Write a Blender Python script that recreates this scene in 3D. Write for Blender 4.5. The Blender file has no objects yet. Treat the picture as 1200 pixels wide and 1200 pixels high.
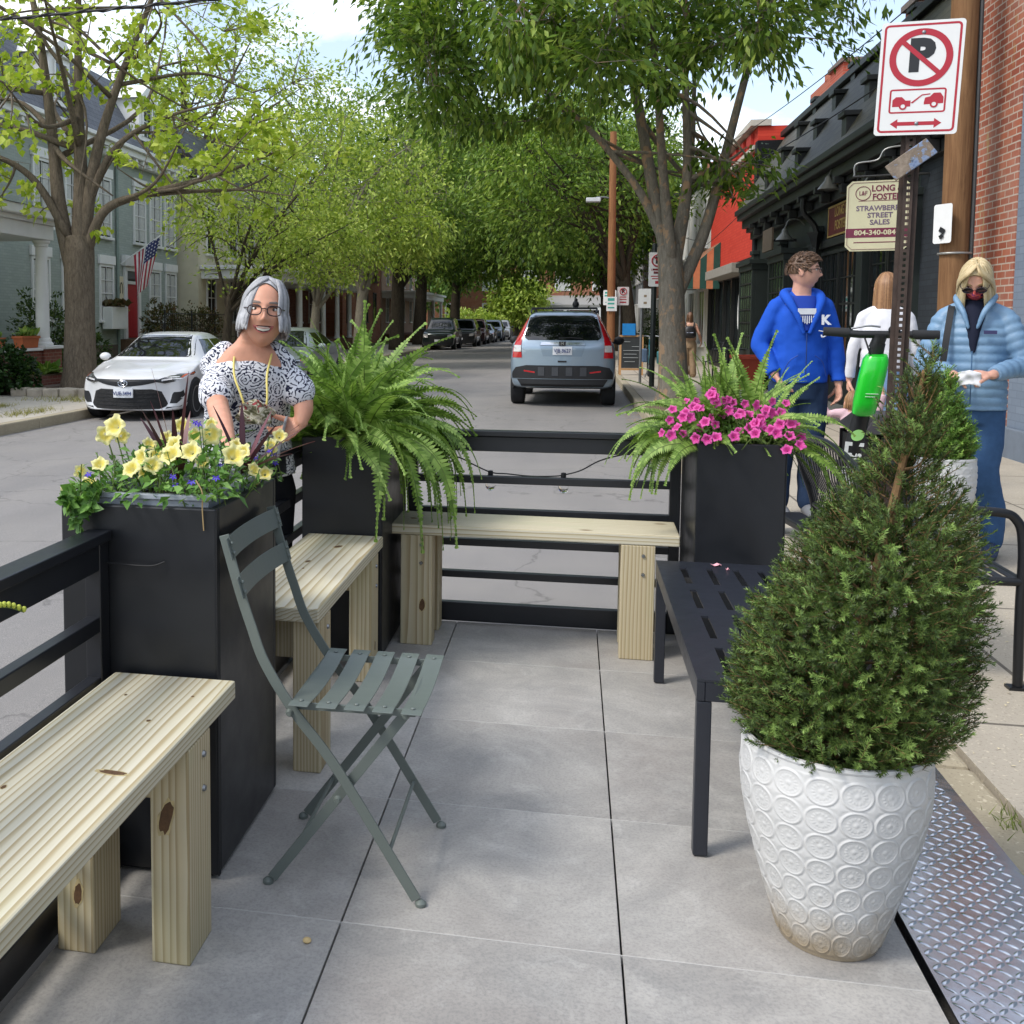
import bpy, bmesh, math, random
import numpy as np
from mathutils import Vector, Matrix, Euler
from mathutils.bvhtree import BVHTree
S = bpy.context.scene
COL = S.collection
R = math.radians
RNG = random.Random(7)

def srgb(h):
    h = h.lstrip('#'); o = []
    for i in (0, 2, 4):
        c = int(h[i:i+2], 16)/255
        o.append(c/12.92 if c <= .04045 else ((c+.055)/1.055)**2.4)
    return tuple(o)

# ------------------------------------------------------------------ materials
class NT:
    def __init__(s, name):
        s.m = bpy.data.materials.new(name); s.m.use_nodes = True
        s.t = s.m.node_tree; s.n = s.t.nodes; s.l = s.t.links
        s.b = s.n['Principled BSDF']; s.out = s.n['Material Output']
    def node(s, typ, **kw):
        n = s.n.new(typ)
        for k, v in kw.items():
            if k.startswith('i_'):
                key = k[2:]
                n.inputs[int(key) if key.isdigit() else key.replace('_', ' ')].default_value = v
            else: setattr(n, k, v)
        return n
    def link(s, a, b): s.l.new(a, b)
    def coord(s, kind='Object', scale=(1,1,1), rot=(0,0,0), loc=(0,0,0)):
        tc = s.node('ShaderNodeTexCoord'); mp = s.node('ShaderNodeMapping')
        mp.inputs['Scale'].default_value = scale; mp.inputs['Rotation'].default_value = rot; mp.inputs['Location'].default_value = loc
        s.link(tc.outputs[kind], mp.inputs['Vector']); return mp.outputs[0]
    def noise(s, vec=None, scale=5, detail=4, rough=.55, dist=0):
        n = s.node('ShaderNodeTexNoise'); n.inputs['Scale'].default_value = scale; n.inputs['Detail'].default_value = detail
        n.inputs['Roughness'].default_value = rough; n.inputs['Distortion'].default_value = dist
        if vec is not None: s.link(vec, n.inputs['Vector'])
        return n.outputs['Fac']
    def ramp(s, fac, stops):
        n = s.node('ShaderNodeValToRGB'); e = n.color_ramp.elements
        while len(e) < len(stops): e.new(.5)
        for i, (p, c) in enumerate(stops):
            e[i].position = p; e[i].color = tuple(c)+(1,) if len(c) == 3 else c
        s.link(fac, n.inputs[0]); return n.outputs[0]
    def mix(s, fac, a, b, blend='MIX'):
        n = s.node('ShaderNodeMix', data_type='RGBA', blend_type=blend)
        for inp, v in ((0, fac), (6, a), (7, b)):
            if isinstance(v, (int, float)): n.inputs[inp].default_value = v
            elif isinstance(v, tuple): n.inputs[inp].default_value = v if len(v) == 4 else v+(1,)
            else: s.link(v, n.inputs[inp])
        return n.outputs[2]
    def math(s, op, a, b=None, clamp=False):
        n = s.node('ShaderNodeMath', operation=op, use_clamp=clamp)
        for i, v in enumerate((a, b)):
            if v is None: continue
            if isinstance(v, (int, float)): n.inputs[i].default_value = v
            else: s.link(v, n.inputs[i])
        return n.outputs[0]
    def bump(s, h, strength=.3, dist=.01):
        n = s.node('ShaderNodeBump'); n.inputs['Strength'].default_value = strength; n.inputs['Distance'].default_value = dist
        s.link(h, n.inputs['Height']); s.link(n.outputs[0], s.b.inputs['Normal'])
    def color(s, c):
        if isinstance(c, tuple): s.b.inputs['Base Color'].default_value = c+(1,) if len(c) == 3 else c
        else: s.link(c, s.b.inputs['Base Color'])
    def set(s, rough=.6, metal=0, spec=.5, coat=0):
        s.b.inputs['Roughness'].default_value = rough; s.b.inputs['Metallic'].default_value = metal
        s.b.inputs['Specular IOR Level'].default_value = spec; s.b.inputs['Coat Weight'].default_value = coat
        s.b.inputs['Coat Roughness'].default_value = .05
        return s

def sc(c, k): return tuple(min(1, x*k) for x in c[:3])

_MC = {}
def mat(name, c, rough=.6, metal=0, var=.15, scale=8, bump=0, bscale=60, bdist=.003, spec=.5, coat=0, rvar=0):
    if name in _MC: return _MC[name]
    if isinstance(c, str): c = srgb(c)
    t = NT(name).set(rough, metal, spec, coat)
    v = t.coord()
    f = t.noise(v, scale, 5, .6)
    t.color(t.ramp(f, [(.25, sc(c, 1-var)), (.75, sc(c, 1+var))]))
    if rvar:
        r = t.noise(v, scale*2.3, 4)
        t.link(t.math('ADD', t.math('MULTIPLY', r, rvar), rough-rvar/2), t.b.inputs['Roughness'])
    if bump: t.bump(t.noise(v, bscale, 4, .6), bump, bdist)
    _MC[name] = t.m
    return t.m

def leaf_mat(name, cols, rough=.45, trans=.35, nscale=.8, gain=(1, 1, 1)):
    """leaf colour varies from leaf to leaf and slowly through the plant; light passes through"""
    t = NT(name).set(rough, 0, .35)
    g = t.node('ShaderNodeNewGeometry')
    v = t.coord('Object'); n = t.noise(v, nscale, 3)
    f = t.math('ADD', t.math('MULTIPLY', g.outputs['Random Per Island'], .55), t.math('MULTIPLY', n, .5))
    cols = [tuple(a*b for a, b in zip(srgb(c), gain)) for c in cols]
    k = len(cols)
    c = t.ramp(f, [(.12+.76*i/(k-1), cols[i]) for i in range(k)])
    t.color(c)
    tr = t.node('ShaderNodeBsdfTranslucent'); t.link(t.mix(1.0, c, (.95, 1.0, .62), 'MULTIPLY'), tr.inputs['Color'])
    mx = t.node('ShaderNodeMixShader'); mx.inputs[0].default_value = trans
    t.link(t.b.outputs[0], mx.inputs[1]); t.link(tr.outputs[0], mx.inputs[2]); t.link(mx.outputs[0], t.out.inputs['Surface'])
    return t.m

# ------------------------------------------------------------------ objects
def offset_of(p):
    o = Vector((0, 0, 0))
    while p is not None: o += p.location; p = p.parent
    return o

def link(o, parent=None):
    COL.objects.link(o)
    if parent is not None: o.parent = parent
    return o

def tag(o, label=None, cat=None, group=None, kind=None):
    if label: o['label'] = label
    if cat: o['category'] = cat
    if group: o['group'] = group
    if kind: o['kind'] = kind
    return o

def thing(name, label, cat, loc=(0,0,0), rz=0, group=None):
    o = bpy.data.objects.new(name, None); o.empty_display_size = .1
    o.location = loc; o.rotation_euler = (0, 0, rz)
    link(o); return tag(o, label, cat, group)

def copy_tree(o, parent=None):
    c = o.copy(); COL.objects.link(c)
    if parent is not None: c.parent = parent
    for ch in list(o.children): copy_tree(ch, c)
    return c

def np_mesh(name, V, F, m, parent=None, smooth=False, world=True):
    """fast mesh from arrays; F is (n,k)"""
    V = np.asarray(V, dtype=np.float32).reshape(-1, 3); F = np.asarray(F, dtype=np.int32)
    if world and parent is not None: V = V-np.array(offset_of(parent), dtype=np.float32)
    me = bpy.data.meshes.new(name)
    n, k = F.shape
    me.vertices.add(len(V)); me.vertices.foreach_set('co', V.ravel())
    me.loops.add(n*k); me.loops.foreach_set('vertex_index', F.ravel())
    me.polygons.add(n); me.polygons.foreach_set('loop_start', np.arange(0, n*k, k, dtype=np.int32))
    try: me.polygons.foreach_set('loop_total', np.full(n, k, dtype=np.int32))
    except Exception: pass
    if smooth: me.polygons.foreach_set('use_smooth', np.ones(n, dtype=bool))
    me.update(calc_edges=True)
    if m is not None: me.materials.append(m)
    return link(bpy.data.objects.new(name, me), parent)

def frame(d, up=(0, 0, 1)):
    d = Vector(d).normalized(); u = Vector(up)
    x = d.cross(u)
    if x.length < 1e-4: x = d.cross(Vector((1, 0, 0)))
    if x.length < 1e-4: x = d.cross(Vector((0, 1, 0)))
    x.normalize(); return x, x.cross(d).normalized(), d

class MB:
    def __init__(s): s.v = []; s.f = []; s.mi = []; s.cur = 0
    def add(s, vs, fs):
        o = len(s.v); s.v += [tuple(v) for v in vs]
        for f in fs: s.f.append(tuple(i+o for i in f)); s.mi.append(s.cur)
        return s
    def box(s, x0, x1, y0, y1, z0, z1):
        return s.add([(x0,y0,z0),(x1,y0,z0),(x1,y1,z0),(x0,y1,z0),(x0,y0,z1),(x1,y0,z1),(x1,y1,z1),(x0,y1,z1)],
                     [(0,3,2,1),(4,5,6,7),(0,1,5,4),(1,2,6,5),(2,3,7,6),(3,0,4,7)])
    def obox(s, c, size, rot=(0,0,0)):
        m = Euler(rot).to_matrix(); c = Vector(c); a, b, d = size[0]/2, size[1]/2, size[2]/2
        vs = [c+m@Vector(p) for p in [(-a,-b,-d),(a,-b,-d),(a,b,-d),(-a,b,-d),(-a,-b,d),(a,-b,d),(a,b,d),(-a,b,d)]]
        return s.add(vs, [(0,3,2,1),(4,5,6,7),(0,1,5,4),(1,2,6,5),(2,3,7,6),(3,0,4,7)])
    def beam(s, p0, p1, w, h, up=(0,0,1)):
        p0, p1 = Vector(p0), Vector(p1); x, y, d = frame(p1-p0, up); x = x*w/2; y = y*h/2
        return s.add([p0-x-y, p0+x-y, p0+x+y, p0-x+y, p1-x-y, p1+x-y, p1+x+y, p1-x+y],
                     [(0,1,2,3),(7,6,5,4),(0,4,5,1),(1,5,6,2),(2,6,7,3),(3,7,4,0)])
    def rings(s, rings, cap=True, close=True):
        n = len(rings[0]); o = len(s.v)
        vs = [p for r in rings for p in r]; fs = []
        for i in range(len(rings)-1):
            for j in range(n if close else n-1):
                a = i*n+j; b = i*n+(j+1) % n
                fs.append((a, b, b+n, a+n))
        if cap and close:
            fs.append(tuple(range(n-1, -1, -1))); fs.append(tuple((len(rings)-1)*n+j for j in range(n)))
        return s.add(vs, fs)
    def tube(s, path, r, n=8, cap=True, flat=1.0, up=(0,0,1)):
        P = [Vector(p) for p in path]; k = len(P)
        rr = r if isinstance(r, (list, tuple)) else [r]*k
        rs = []; px = None
        for i in range(k):
            d = (P[min(i+1, k-1)]-P[max(i-1, 0)])
            if d.length < 1e-9: d = Vector((0, 0, 1))
            d.normalize()
            if px is None: x, y, _ = frame(d, up)
            else:
                x = px-d*px.dot(d)
                if x.length < 1e-6: x, y, _ = frame(d, up)
                x.normalize(); y = x.cross(d)
            px = x
            rs.append([P[i]+x*math.cos(2*math.pi*j/n)*rr[i]+y*math.sin(2*math.pi*j/n)*rr[i]*flat for j in range(n)])
        return s.rings(rs, cap)
    def strip(s, path, w, t, wd):
        """flat bar swept along a path, width direction wd"""
        P = [Vector(p) for p in path]; wd = Vector(wd).normalized(); rs = []
        for i in range(len(P)):
            d = (P[min(i+1, len(P)-1)]-P[max(i-1, 0)]).normalized()
            w2 = (wd-d*wd.dot(d)).normalized(); nn = d.cross(w2)
            rs.append([P[i]-w2*w/2-nn*t/2, P[i]+w2*w/2-nn*t/2, P[i]+w2*w/2+nn*t/2, P[i]-w2*w/2+nn*t/2])
        return s.rings(rs)
    def lathe(s, prof, n=24, c=(0,0,0), cap=True):
        return s.rings([[(c[0]+r*math.cos(2*math.pi*j/n), c[1]+r*math.sin(2*math.pi*j/n), c[2]+z) for j in range(n)] for r, z in prof], cap)
    def prism(s, poly, fn):
        """poly of 2d points; fn(u,v,0/1) -> 3d"""
        n = len(poly)
        vs = [fn(u, v, 0) for u, v in poly]+[fn(u, v, 1) for u, v in poly]
        return s.add(vs, [tuple(range(n-1, -1, -1)), tuple(range(n, 2*n))]+[(i, (i+1) % n, n+(i+1) % n, n+i) for i in range(n)])
    def ball(s, c, r, nu=16, nv=10, rot=None):
        if not isinstance(r, (tuple, list)): r = (r, r, r)
        m = Euler(rot).to_matrix() if rot else Matrix.Identity(3); c = Vector(c)
        rs = []
        for i in range(nv+1):
            th = math.pi*(i+.001)/(nv+.002)
            rs.append([c+m@Vector((r[0]*math.sin(th)*math.cos(2*math.pi*j/nu), r[1]*math.sin(th)*math.sin(2*math.pi*j/nu), -r[2]*math.cos(th))) for j in range(nu)])
        return s.rings(rs)
    def build(s, name, m, parent=None, smooth=False, bevel=0, seg=2, world=True, angle=None, jit=0):
        off = offset_of(parent) if (world and parent is not None) else Vector((0,0,0))
        me = bpy.data.meshes.new(name)
        me.from_pydata([(v[0]-off.x, v[1]-off.y, v[2]-off.z) for v in s.v], [], s.f)
        ms = m if isinstance(m, (list, tuple)) else [m]
        for x in ms: me.materials.append(x)
        if len(ms) > 1: me.polygons.foreach_set('material_index', s.mi)
        bm = bmesh.new(); bm.from_mesh(me); bmesh.ops.recalc_face_normals(bm, faces=bm.faces); bm.to_mesh(me); bm.free()
        if smooth:
            me.polygons.foreach_set('use_smooth', [True]*len(me.polygons))
            me.set_sharp_from_angle(angle=R(angle if angle else 40))
        o = link(bpy.data.objects.new(name, me), parent)
        if bevel:
            b = o.modifiers.new('bevel', 'BEVEL'); b.width = bevel; b.segments = seg; b.limit_method = 'ANGLE'; b.angle_limit = R(35)
        return o

def text(name, body, size, loc, rot, m, parent, ext=.001, bold=0, align='CENTER', sx=1.0):
    c = bpy.data.curves.new(name, 'FONT'); c.body = body; c.size = size; c.extrude = ext; c.offset = bold
    c.align_x = align; c.align_y = 'CENTER'; c.resolution_u = 3
    tmp = bpy.data.objects.new(name, c); me = bpy.data.meshes.new_from_object(tmp); bpy.data.objects.remove(tmp)
    me.materials.clear(); me.materials.append(m)
    o = bpy.data.objects.new(name, me)
    o.location = Vector(loc)-(offset_of(parent) if parent is not None else Vector((0,0,0))); o.rotation_euler = rot; o.scale = (sx, 1, 1)
    return link(o, parent)

def bez(pts, n=12):
    """smooth curve through points (Catmull-Rom)"""
    P = [Vector(p) for p in pts]; P = [P[0]*2-P[1]]+P+[P[-1]*2-P[-2]]; out = []
    for i in range(1, len(P)-2):
        for k in range(n):
            t = k/n; a, b, c, d = P[i-1], P[i], P[i+1], P[i+2]
            out.append(.5*((2*b)+(c-a)*t+(2*a-5*b+4*c-d)*t*t+(3*b-3*c+d-a)*t**3))
    out.append(P[-2]); return out

def bvh_of(mb): return BVHTree.FromPolygons([Vector(v) for v in mb.v], mb.f)

def decal(mb, bvh, poly, fn, d, off=.004, nu=10, nv=8, thick=.012, shrink=False):
    """panel whose outline is poly (u,v), laid on a body by shooting along d; rows are taken across v"""
    d = Vector(d).normalized()
    vmin = min(p[1] for p in poly); vmax = max(p[1] for p in poly); n = len(poly); rows = []
    for i in range(nv+1):
        v = vmin+(vmax-vmin)*(i+.0005)/(nv+.001); xs = []
        for a in range(n):
            (u0, v0), (u1, v1) = poly[a], poly[(a+1) % n]
            if (v0-v)*(v1-v) <= 0 and abs(v1-v0) > 1e-9: xs.append(u0+(u1-u0)*(v-v0)/(v1-v0))
        if len(xs) < 2: continue
        lo, hi = min(xs), max(xs); row = []
        for j in range(nu+1):
            u = lo+(hi-lo)*j/nu; o = Vector(fn(u, v)); h = bvh.ray_cast(o, d)
            if h[0] is None and shrink:
                for q in range(1, 14):
                    o2 = Vector(fn(u*(1-.02*q), v)); h = bvh.ray_cast(o2, d)
                    if h[0] is not None: break
            row.append((h[0] if h[0] is not None else None, o))
        rows.append(row)
    good = [p[0] for r in rows for p in r if p[0] is not None]
    if not good: return mb
    mean = sum((p-Vector((0,0,0))).dot(d) for p in good)/len(good)
    last = None; F = []; B = []
    for r in rows:
        f = []
        for p, o in r:
            if p is None: p = o+d*((last if last is not None else mean)-o.dot(d))
            else: last = p.dot(d)
            f.append(p-d*off)
        F.append(f); B.append([p+d*thick for p in f])
    R_, C_ = len(F), len(F[0]); vs = [p for r in F for p in r]+[p for r in B for p in r]; N = R_*C_; fs = []
    for i in range(R_-1):
        for j in range(C_-1):
            a = i*C_+j; fs.append((a, a+1, a+1+C_, a+C_)); fs.append((N+a+C_, N+a+1+C_, N+a+1, N+a))
    for i in range(R_-1):
        for a in (i*C_, i*C_+C_-1): fs.append((a, a+C_, N+a+C_, N+a))
    for j in range(C_-1):
        for a in (j, (R_-1)*C_+j): fs.append((a, a+1, N+a+1, N+a))
    return mb.add(vs, fs)
SUN_E, SUN_A, SKY_S, EXPO = 1.5, 14, .15, .74
CLOUD = (8.5, 8.7, 9.0, 1)
# ------------------------------------------------------------------ camera, light, sky
cam = bpy.data.cameras.new('camera'); co = bpy.data.objects.new('camera', cam); COL.objects.link(co)
cam.sensor_width = 36; cam.sensor_fit = 'HORIZONTAL'; cam.lens = 36.24; cam.shift_x = .1388; cam.shift_y = -.1098
cam.clip_start = .05; cam.clip_end = 3000
_r = Vector((.981, .193, .004)); _f = Vector((-.192, .978, -.076)).normalized(); _r = (_r-_f*_r.dot(_f)).normalized(); _u = _r.cross(_f)
co.matrix_world = Matrix(((_r.x, _u.x, -_f.x, -.126), (_r.y, _u.y, -_f.y, -2.156), (_r.z, _u.z, -_f.z, 1.339), (0,0,0,1)))
S.camera = co

SUN_EL, SUN_DIR = 50, Vector((-.80, -.60, 0))            # direction towards the sun, seen from above
sun = bpy.data.lights.new('sun', 'SUN'); sun.energy = SUN_E; sun.angle = R(SUN_A); sun.color = (1, .95, .87)
so = bpy.data.objects.new('sun', sun); COL.objects.link(so)
_s = SUN_DIR.normalized()*math.cos(R(SUN_EL)); _s.z = math.sin(R(SUN_EL))
so.rotation_euler = _s.to_track_quat('Z', 'Y').to_euler(); so.location = (0, 0, 30)

w = bpy.data.worlds.new('World'); S.world = w; w.use_nodes = True
nt = w.node_tree; bg = nt.nodes['Background']; bg.inputs['Strength'].default_value = SKY_S
sky = nt.nodes.new('ShaderNodeTexSky'); sky.sky_type = 'NISHITA'; sky.sun_disc = False
sky.sun_elevation = R(SUN_EL); sky.sun_rotation = math.atan2(SUN_DIR.x, SUN_DIR.y); sky.air_density = 1.0; sky.dust_density = 1.4; sky.ozone_density = 1.5
tc = nt.nodes.new('ShaderNodeTexCoord'); mp = nt.nodes.new('ShaderNodeMapping'); mp.inputs['Scale'].default_value = (1.1, 1.1, 3.2)
nt.links.new(tc.outputs['Generated'], mp.inputs[0])
nz = nt.nodes.new('ShaderNodeTexNoise'); nz.inputs['Scale'].default_value = 2.6; nz.inputs['Detail'].default_value = 9; nz.inputs['Roughness'].default_value = .58
nt.links.new(mp.outputs[0], nz.inputs['Vector'])
rp = nt.nodes.new('ShaderNodeValToRGB'); rp.color_ramp.elements[0].position = .48; rp.color_ramp.elements[1].position = .66
rp.color_ramp.elements[0].color = (.16, .16, .16, 1); rp.color_ramp.elements[1].color = (1, 1, 1, 1)
nt.links.new(nz.outputs['Fac'], rp.inputs[0])
mx = nt.nodes.new('ShaderNodeMix'); mx.data_type = 'RGBA'; mx.inputs[7].default_value = CLOUD
nt.links.new(rp.outputs[0], mx.inputs[0]); nt.links.new(sky.outputs[0], mx.inputs[6]); nt.links.new(mx.outputs[2], bg.inputs['Color'])

S.view_settings.view_transform = 'Standard'; S.view_settings.look = 'None'; S.view_settings.exposure = EXPO; S.view_settings.gamma = 1
S.render.film_transparent = False
cy = S.cycles; cy.max_bounces = 7; cy.diffuse_bounces = 3; cy.glossy_bounces = 3; cy.transmission_bounces = 4; cy.transparent_max_bounces = 6
cy.use_denoising = True; cy.caustics_reflective = False; cy.caustics_refractive = False
try: cy.denoiser = 'OPENIMAGEDENOISE'
except Exception: pass
# ------------------------------------------------------------------ ground, road, deck
def asphalt():
    t = NT('asphalt').set(.85, 0, .3); v = t.coord()
    a = t.noise(v, 260, 3, .7); b = t.noise(v, 1.1, 5, .6); c = t.noise(t.coord(scale=(1.2,.16,1)), 1.6, 4)
    col = t.ramp(a, [(.28, srgb('#5f5e5e')), (.5, srgb('#827f7d')), (.72, srgb('#ada9a3'))])
    col = t.mix(t.math('MULTIPLY', t.ramp(b, [(.35, (0,0,0)), (.7, (1,1,1))]), .35), col, srgb('#9a958d'))
    col = t.mix(t.math('MULTIPLY', t.ramp(c, [(.45, (0,0,0)), (.70, (1,1,1))]), .22), col, srgb('#666565'))
    vo = t.node('ShaderNodeTexVoronoi', feature='DISTANCE_TO_EDGE'); vo.inputs['Scale'].default_value = .55
    wv = t.node('ShaderNodeVectorMath', operation='ADD'); nn = t.node('ShaderNodeTexNoise'); nn.inputs['Scale'].default_value = 1.7; nn.inputs['Detail'].default_value = 6
    t.link(v, nn.inputs['Vector']); t.link(v, wv.inputs[0]); t.link(nn.outputs['Color'], wv.inputs[1]); t.link(wv.outputs[0], vo.inputs['Vector'])
    crack = t.ramp(vo.outputs['Distance'], [(.0, (1,1,1)), (.009, (0,0,0))])
    col = t.mix(t.math('MULTIPLY', crack, .45), col, srgb('#4a4846'))
    t.color(col); t.bump(a, .5, .006); return t.m

def concrete(name, c1, c2, joint=1.2, speck=True, scale=1.0):
    t = NT(name).set(.85, 0, .3); v = t.coord()
    a = t.noise(v, 90, 4, .7); b = t.noise(v, 1.3, 6, .65)
    col = t.mix(b, srgb(c1), srgb(c2))
    if speck:
        vo = t.node('ShaderNodeTexVoronoi'); vo.inputs['Scale'].default_value = 70; t.link(v, vo.inputs['Vector'])
        col = t.mix(t.math('MULTIPLY', t.ramp(t.noise(v, 55, 2), [(.62, (0,0,0)), (.68, (1,1,1))]), .55), col, srgb('#d8cdb4'))
        col = t.mix(t.math('MULTIPLY', t.ramp(a, [(.3, (1,1,1)), (.45, (0,0,0))]), .5), col, srgb('#4c443b'))
    st = t.noise(v, .6, 5, .7); col = t.mix(t.math('MULTIPLY', t.ramp(st, [(.5, (0,0,0)), (.72, (1,1,1))]), .35), col, srgb('#6d655b'))
    if joint:
        br = t.node('ShaderNodeTexBrick', offset=0.0); br.inputs['Scale'].default_value = 1/joint; br.inputs['Mortar Size'].default_value = .006
        br.inputs['Brick Width'].default_value = 1.0; br.inputs['Row Height'].default_value = 1.0; t.link(v, br.inputs['Vector'])
        col = t.mix(t.math('MULTIPLY', br.outputs['Fac'], .75), col, srgb('#3d3935'))
    t.color(col); t.bump(a, .4, .004); return t.m

M_ROAD = asphalt()
M_WALK = concrete('sidewalk_concrete', '#a39a8b', '#b9b0a0', 1.55)
M_WALKL = concrete('pale_sidewalk_concrete', '#aba396', '#c2bbae', 1.5, False)
M_CURB = concrete('curb_stone', '#9a907c', '#b4a98f', 0, True)
M_LAWN = mat('lawn_grass', '#5b6b35', .9, var=.35, scale=3, bump=.6, bscale=40, bdist=.03)
M_EARTH = mat('bare_earth', '#6a5b47', .95, var=.3, scale=6, bump=.8, bscale=30, bdist=.03)

LX = -7.95
o = MB().box(-600, 600, -250, 900, -1.2, -.34).build('ground', M_LAWN); tag(o, kind='structure')
def strip_sheet(xs, zs, y0, y1, zb):
    m = MB(); n = len(xs)
    for a in range(n-1):
        m.add([(xs[a],y0,zs[a]),(xs[a+1],y0,zs[a+1]),(xs[a+1],y1,zs[a+1]),(xs[a],y1,zs[a]),(xs[a],y0,zb),(xs[a+1],y0,zb),(xs[a+1],y1,zb),(xs[a],y1,zb)], [(0,1,2,3),(7,6,5,4),(0,4,5,1),(2,6,7,3)]+([(0,3,7,4)] if a == 0 else [])+([(1,5,6,2)] if a == n-2 else []))
    return m
o = strip_sheet([LX-.0, -4.5, -1.4, .95], [-.285, -.205, -.15, -.15], -60, 92, -.5).build('road', M_ROAD); tag(o, kind='structure')
o = MB().box(-60, 60, 92.001, 99, -.5, -.16).build('road', M_ROAD); tag(o, kind='structure')
m = MB(); m.box(1.1, 4.3, -60, 92, -.5, 0); o = m.build('sidewalk', M_WALK); tag(o, kind='structure')
m = MB()
y = -60.0
while y < 91:
    if not (-6 < y < 2.0): m.box(.95, 1.095, y, y+1.79, -.45, .004)
    else: m.box(.95, 1.095, y, y+1.79, -.45, -.012)
    y += 1.8
o = m.build('curb', M_CURB, bevel=.02); tag(o, kind='structure')
o = MB().box(-11.6, LX-.16, -60, 92, -.5, -.13).build('sidewalk', M_WALKL); tag(o, kind='structure')
m = MB(); y = -60.0
while y < 90: m.box(LX-.15, LX, y, y+2.39, -.5, -.127); y += 2.4
o = m.build('curb', M_CURB, bevel=.02); tag(o, kind='structure')
o = MB().box(-60, -11.6, -60, 92, -.5, -.10).build('lawn', M_LAWN); tag(o, kind='structure')

# porcelain deck tiles
def tile_mat():
    t = NT('grey_porcelain_tile').set(.55, 0, .4); v = t.coord(); g = t.node('ShaderNodeNewGeometry')
    ra = t.node('ShaderNodeVectorMath', operation='ADD'); cb = t.node('ShaderNodeCombineXYZ')
    s = t.math('MULTIPLY', g.outputs['Random Per Island'], 37.0)
    t.link(s, cb.inputs[0]); t.link(s, cb.inputs[2]); t.link(v, ra.inputs[0]); t.link(cb.outputs[0], ra.inputs[1]); V = ra.outputs[0]
    a = t.noise(V, 3.2, 9, .72, .9); b = t.noise(V, 9, 8, .75, .9); c = t.noise(V, 130, 3, .7); d = t.noise(V, 1.7, 4)
    col = t.ramp(a, [(.28, srgb('#92918e')), (.5, srgb('#a8a5a0')), (.7, srgb('#bbb8b2'))])
    col = t.mix(t.math('MULTIPLY', t.ramp(b, [(.53, (0,0,0)), (.70, (1,1,1))]), .55), col, srgb('#c4c2bd'))
    col = t.mix(t.math('MULTIPLY', t.ramp(d, [(.45, (0,0,0)), (.75, (1,1,1))]), .5), col, srgb('#918983'))
    col = t.mix(t.math('MULTIPLY', t.ramp(c, [(.35, (1,1,1)), (.55, (0,0,0))]), .28), col, srgb('#5f6265'))
    k = t.math('ADD', .88, t.math('MULTIPLY', g.outputs['Random Per Island'], .18))
    hs = t.node('ShaderNodeHueSaturation'); t.link(k, hs.inputs['Value']); t.link(col, hs.inputs['Color'])
    t.color(hs.outputs[0]); t.link(t.math('ADD', .42, t.math('MULTIPLY', a, .25)), t.b.inputs['Roughness'])
    t.bump(c, .12, .001); return t.m
T = .61
m = MB()
for i in range(-2, 1):
    for j in range(-7, 4):
        x0, x1 = i*T+.0022, (i+1)*T-.0022
        if i == -2: x0 = -1.19
        y0, y1 = j*T+.0012, (j+1)*T-.0012
        if j == 3: y1 = 2.36
        m.box(x0, x1, y0, y1, -.02, 0)
o = m.build('deck_floor', tile_mat(), bevel=.0012, seg=1); tag(o, kind='structure')
M_BLACK = mat('black_powder_coat', '#17191d', .40, 0, .22, 5, .12, 400, .0006, .5, 0, .28)
M_BLACKM = mat('black_matte_steel', '#191a1c', .6, 0, .1, 30, .1, 300, .0005, .4)
M_FRAME = mat('black_satin_aluminium', '#191b20', .34, 0, .15, 6, .06, 300, .0004, .5, 0, .25)
m = MB().box(-1.24, .612, -4.27, 2.42, -.15, -.035)
o = m.build('deck_base', mat('deck_understructure', '#101010', .8)); tag(o, kind='structure')
m = MB()
for j in range(-7, 5): m.box(-1.19, .605, j*T-.001, j*T+.001, -.02, -.0008)
o = m.build('deck_joints', mat('tile_edge_filler', '#b9b8b4', .7)); tag(o, kind='structure')

# diamond plate ramp between deck and kerb
def plate():
    t = thing('metal_ramp', 'bright aluminium diamond tread plate bridging grey deck and the kerb', 'ramp', (.79, -.8, 0))
    m = MB(); x0, x1, y0, y1 = .622, .965, -4.2, 1.75
    z0, z1 = .008, .012
    m.add([(x0,y0,z0-.005),(x1,y0,z1-.005),(x1,y1,z1-.005),(x0,y1,z0-.005),(x0,y0,z0),(x1,y0,z1),(x1,y1,z1),(x0,y1,z0)],
          [(0,3,2,1),(4,5,6,7),(0,1,5,4),(1,2,6,5),(2,3,7,6),(3,0,4,7)])
    q = NT('polished_tread_plate').set(.17, 1.0)
    v = q.coord(); q.color(q.ramp(q.noise(v, 4, 4), [(.3, (.62,.63,.65)), (.7, (.80,.81,.83))]))
    q.link(q.math('ADD', .10, q.math('MULTIPLY', q.noise(v, 9, 4), .16)), q.b.inputs['Roughness']); q.bump(q.noise(v, 6, 3), .35, .006)
    m.build('plate', q.m, t)
    V = []; F = []; p = .026
    def lug(cx, cy, a):
        L, W, H = .0168, .0052, .0026; ca, sa = math.cos(a), math.sin(a); zz = z0+(z1-z0)*(cx-x0)/(x1-x0); o = len(V)
        for u, v, h in ((-L,0,0),(-L*.4,-W,0),(L*.4,-W,0),(L,0,0),(L*.4,W,0),(-L*.4,W,0),(-L*.55,0,H),(L*.55,0,H)):
            V.append((cx+u*ca-v*sa, cy+u*sa+v*ca, zz+h))
        for f in ((0,1,6),(1,2,7),(1,7,6),(2,3,7),(3,4,7),(4,5,6),(4,6,7),(5,0,6)): F.append([i+o for i in f])
    ny = int((1.72+1.3)/p)
    for i in range(int((x1-x0-.02)/p)):
        for j in range(ny):
            lug(x0+.018+i*p, -1.3+j*p, R(45) if (i+j) % 2 else R(-45))
    np_mesh('tread_pattern', V, F, q.m, t, True)
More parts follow.
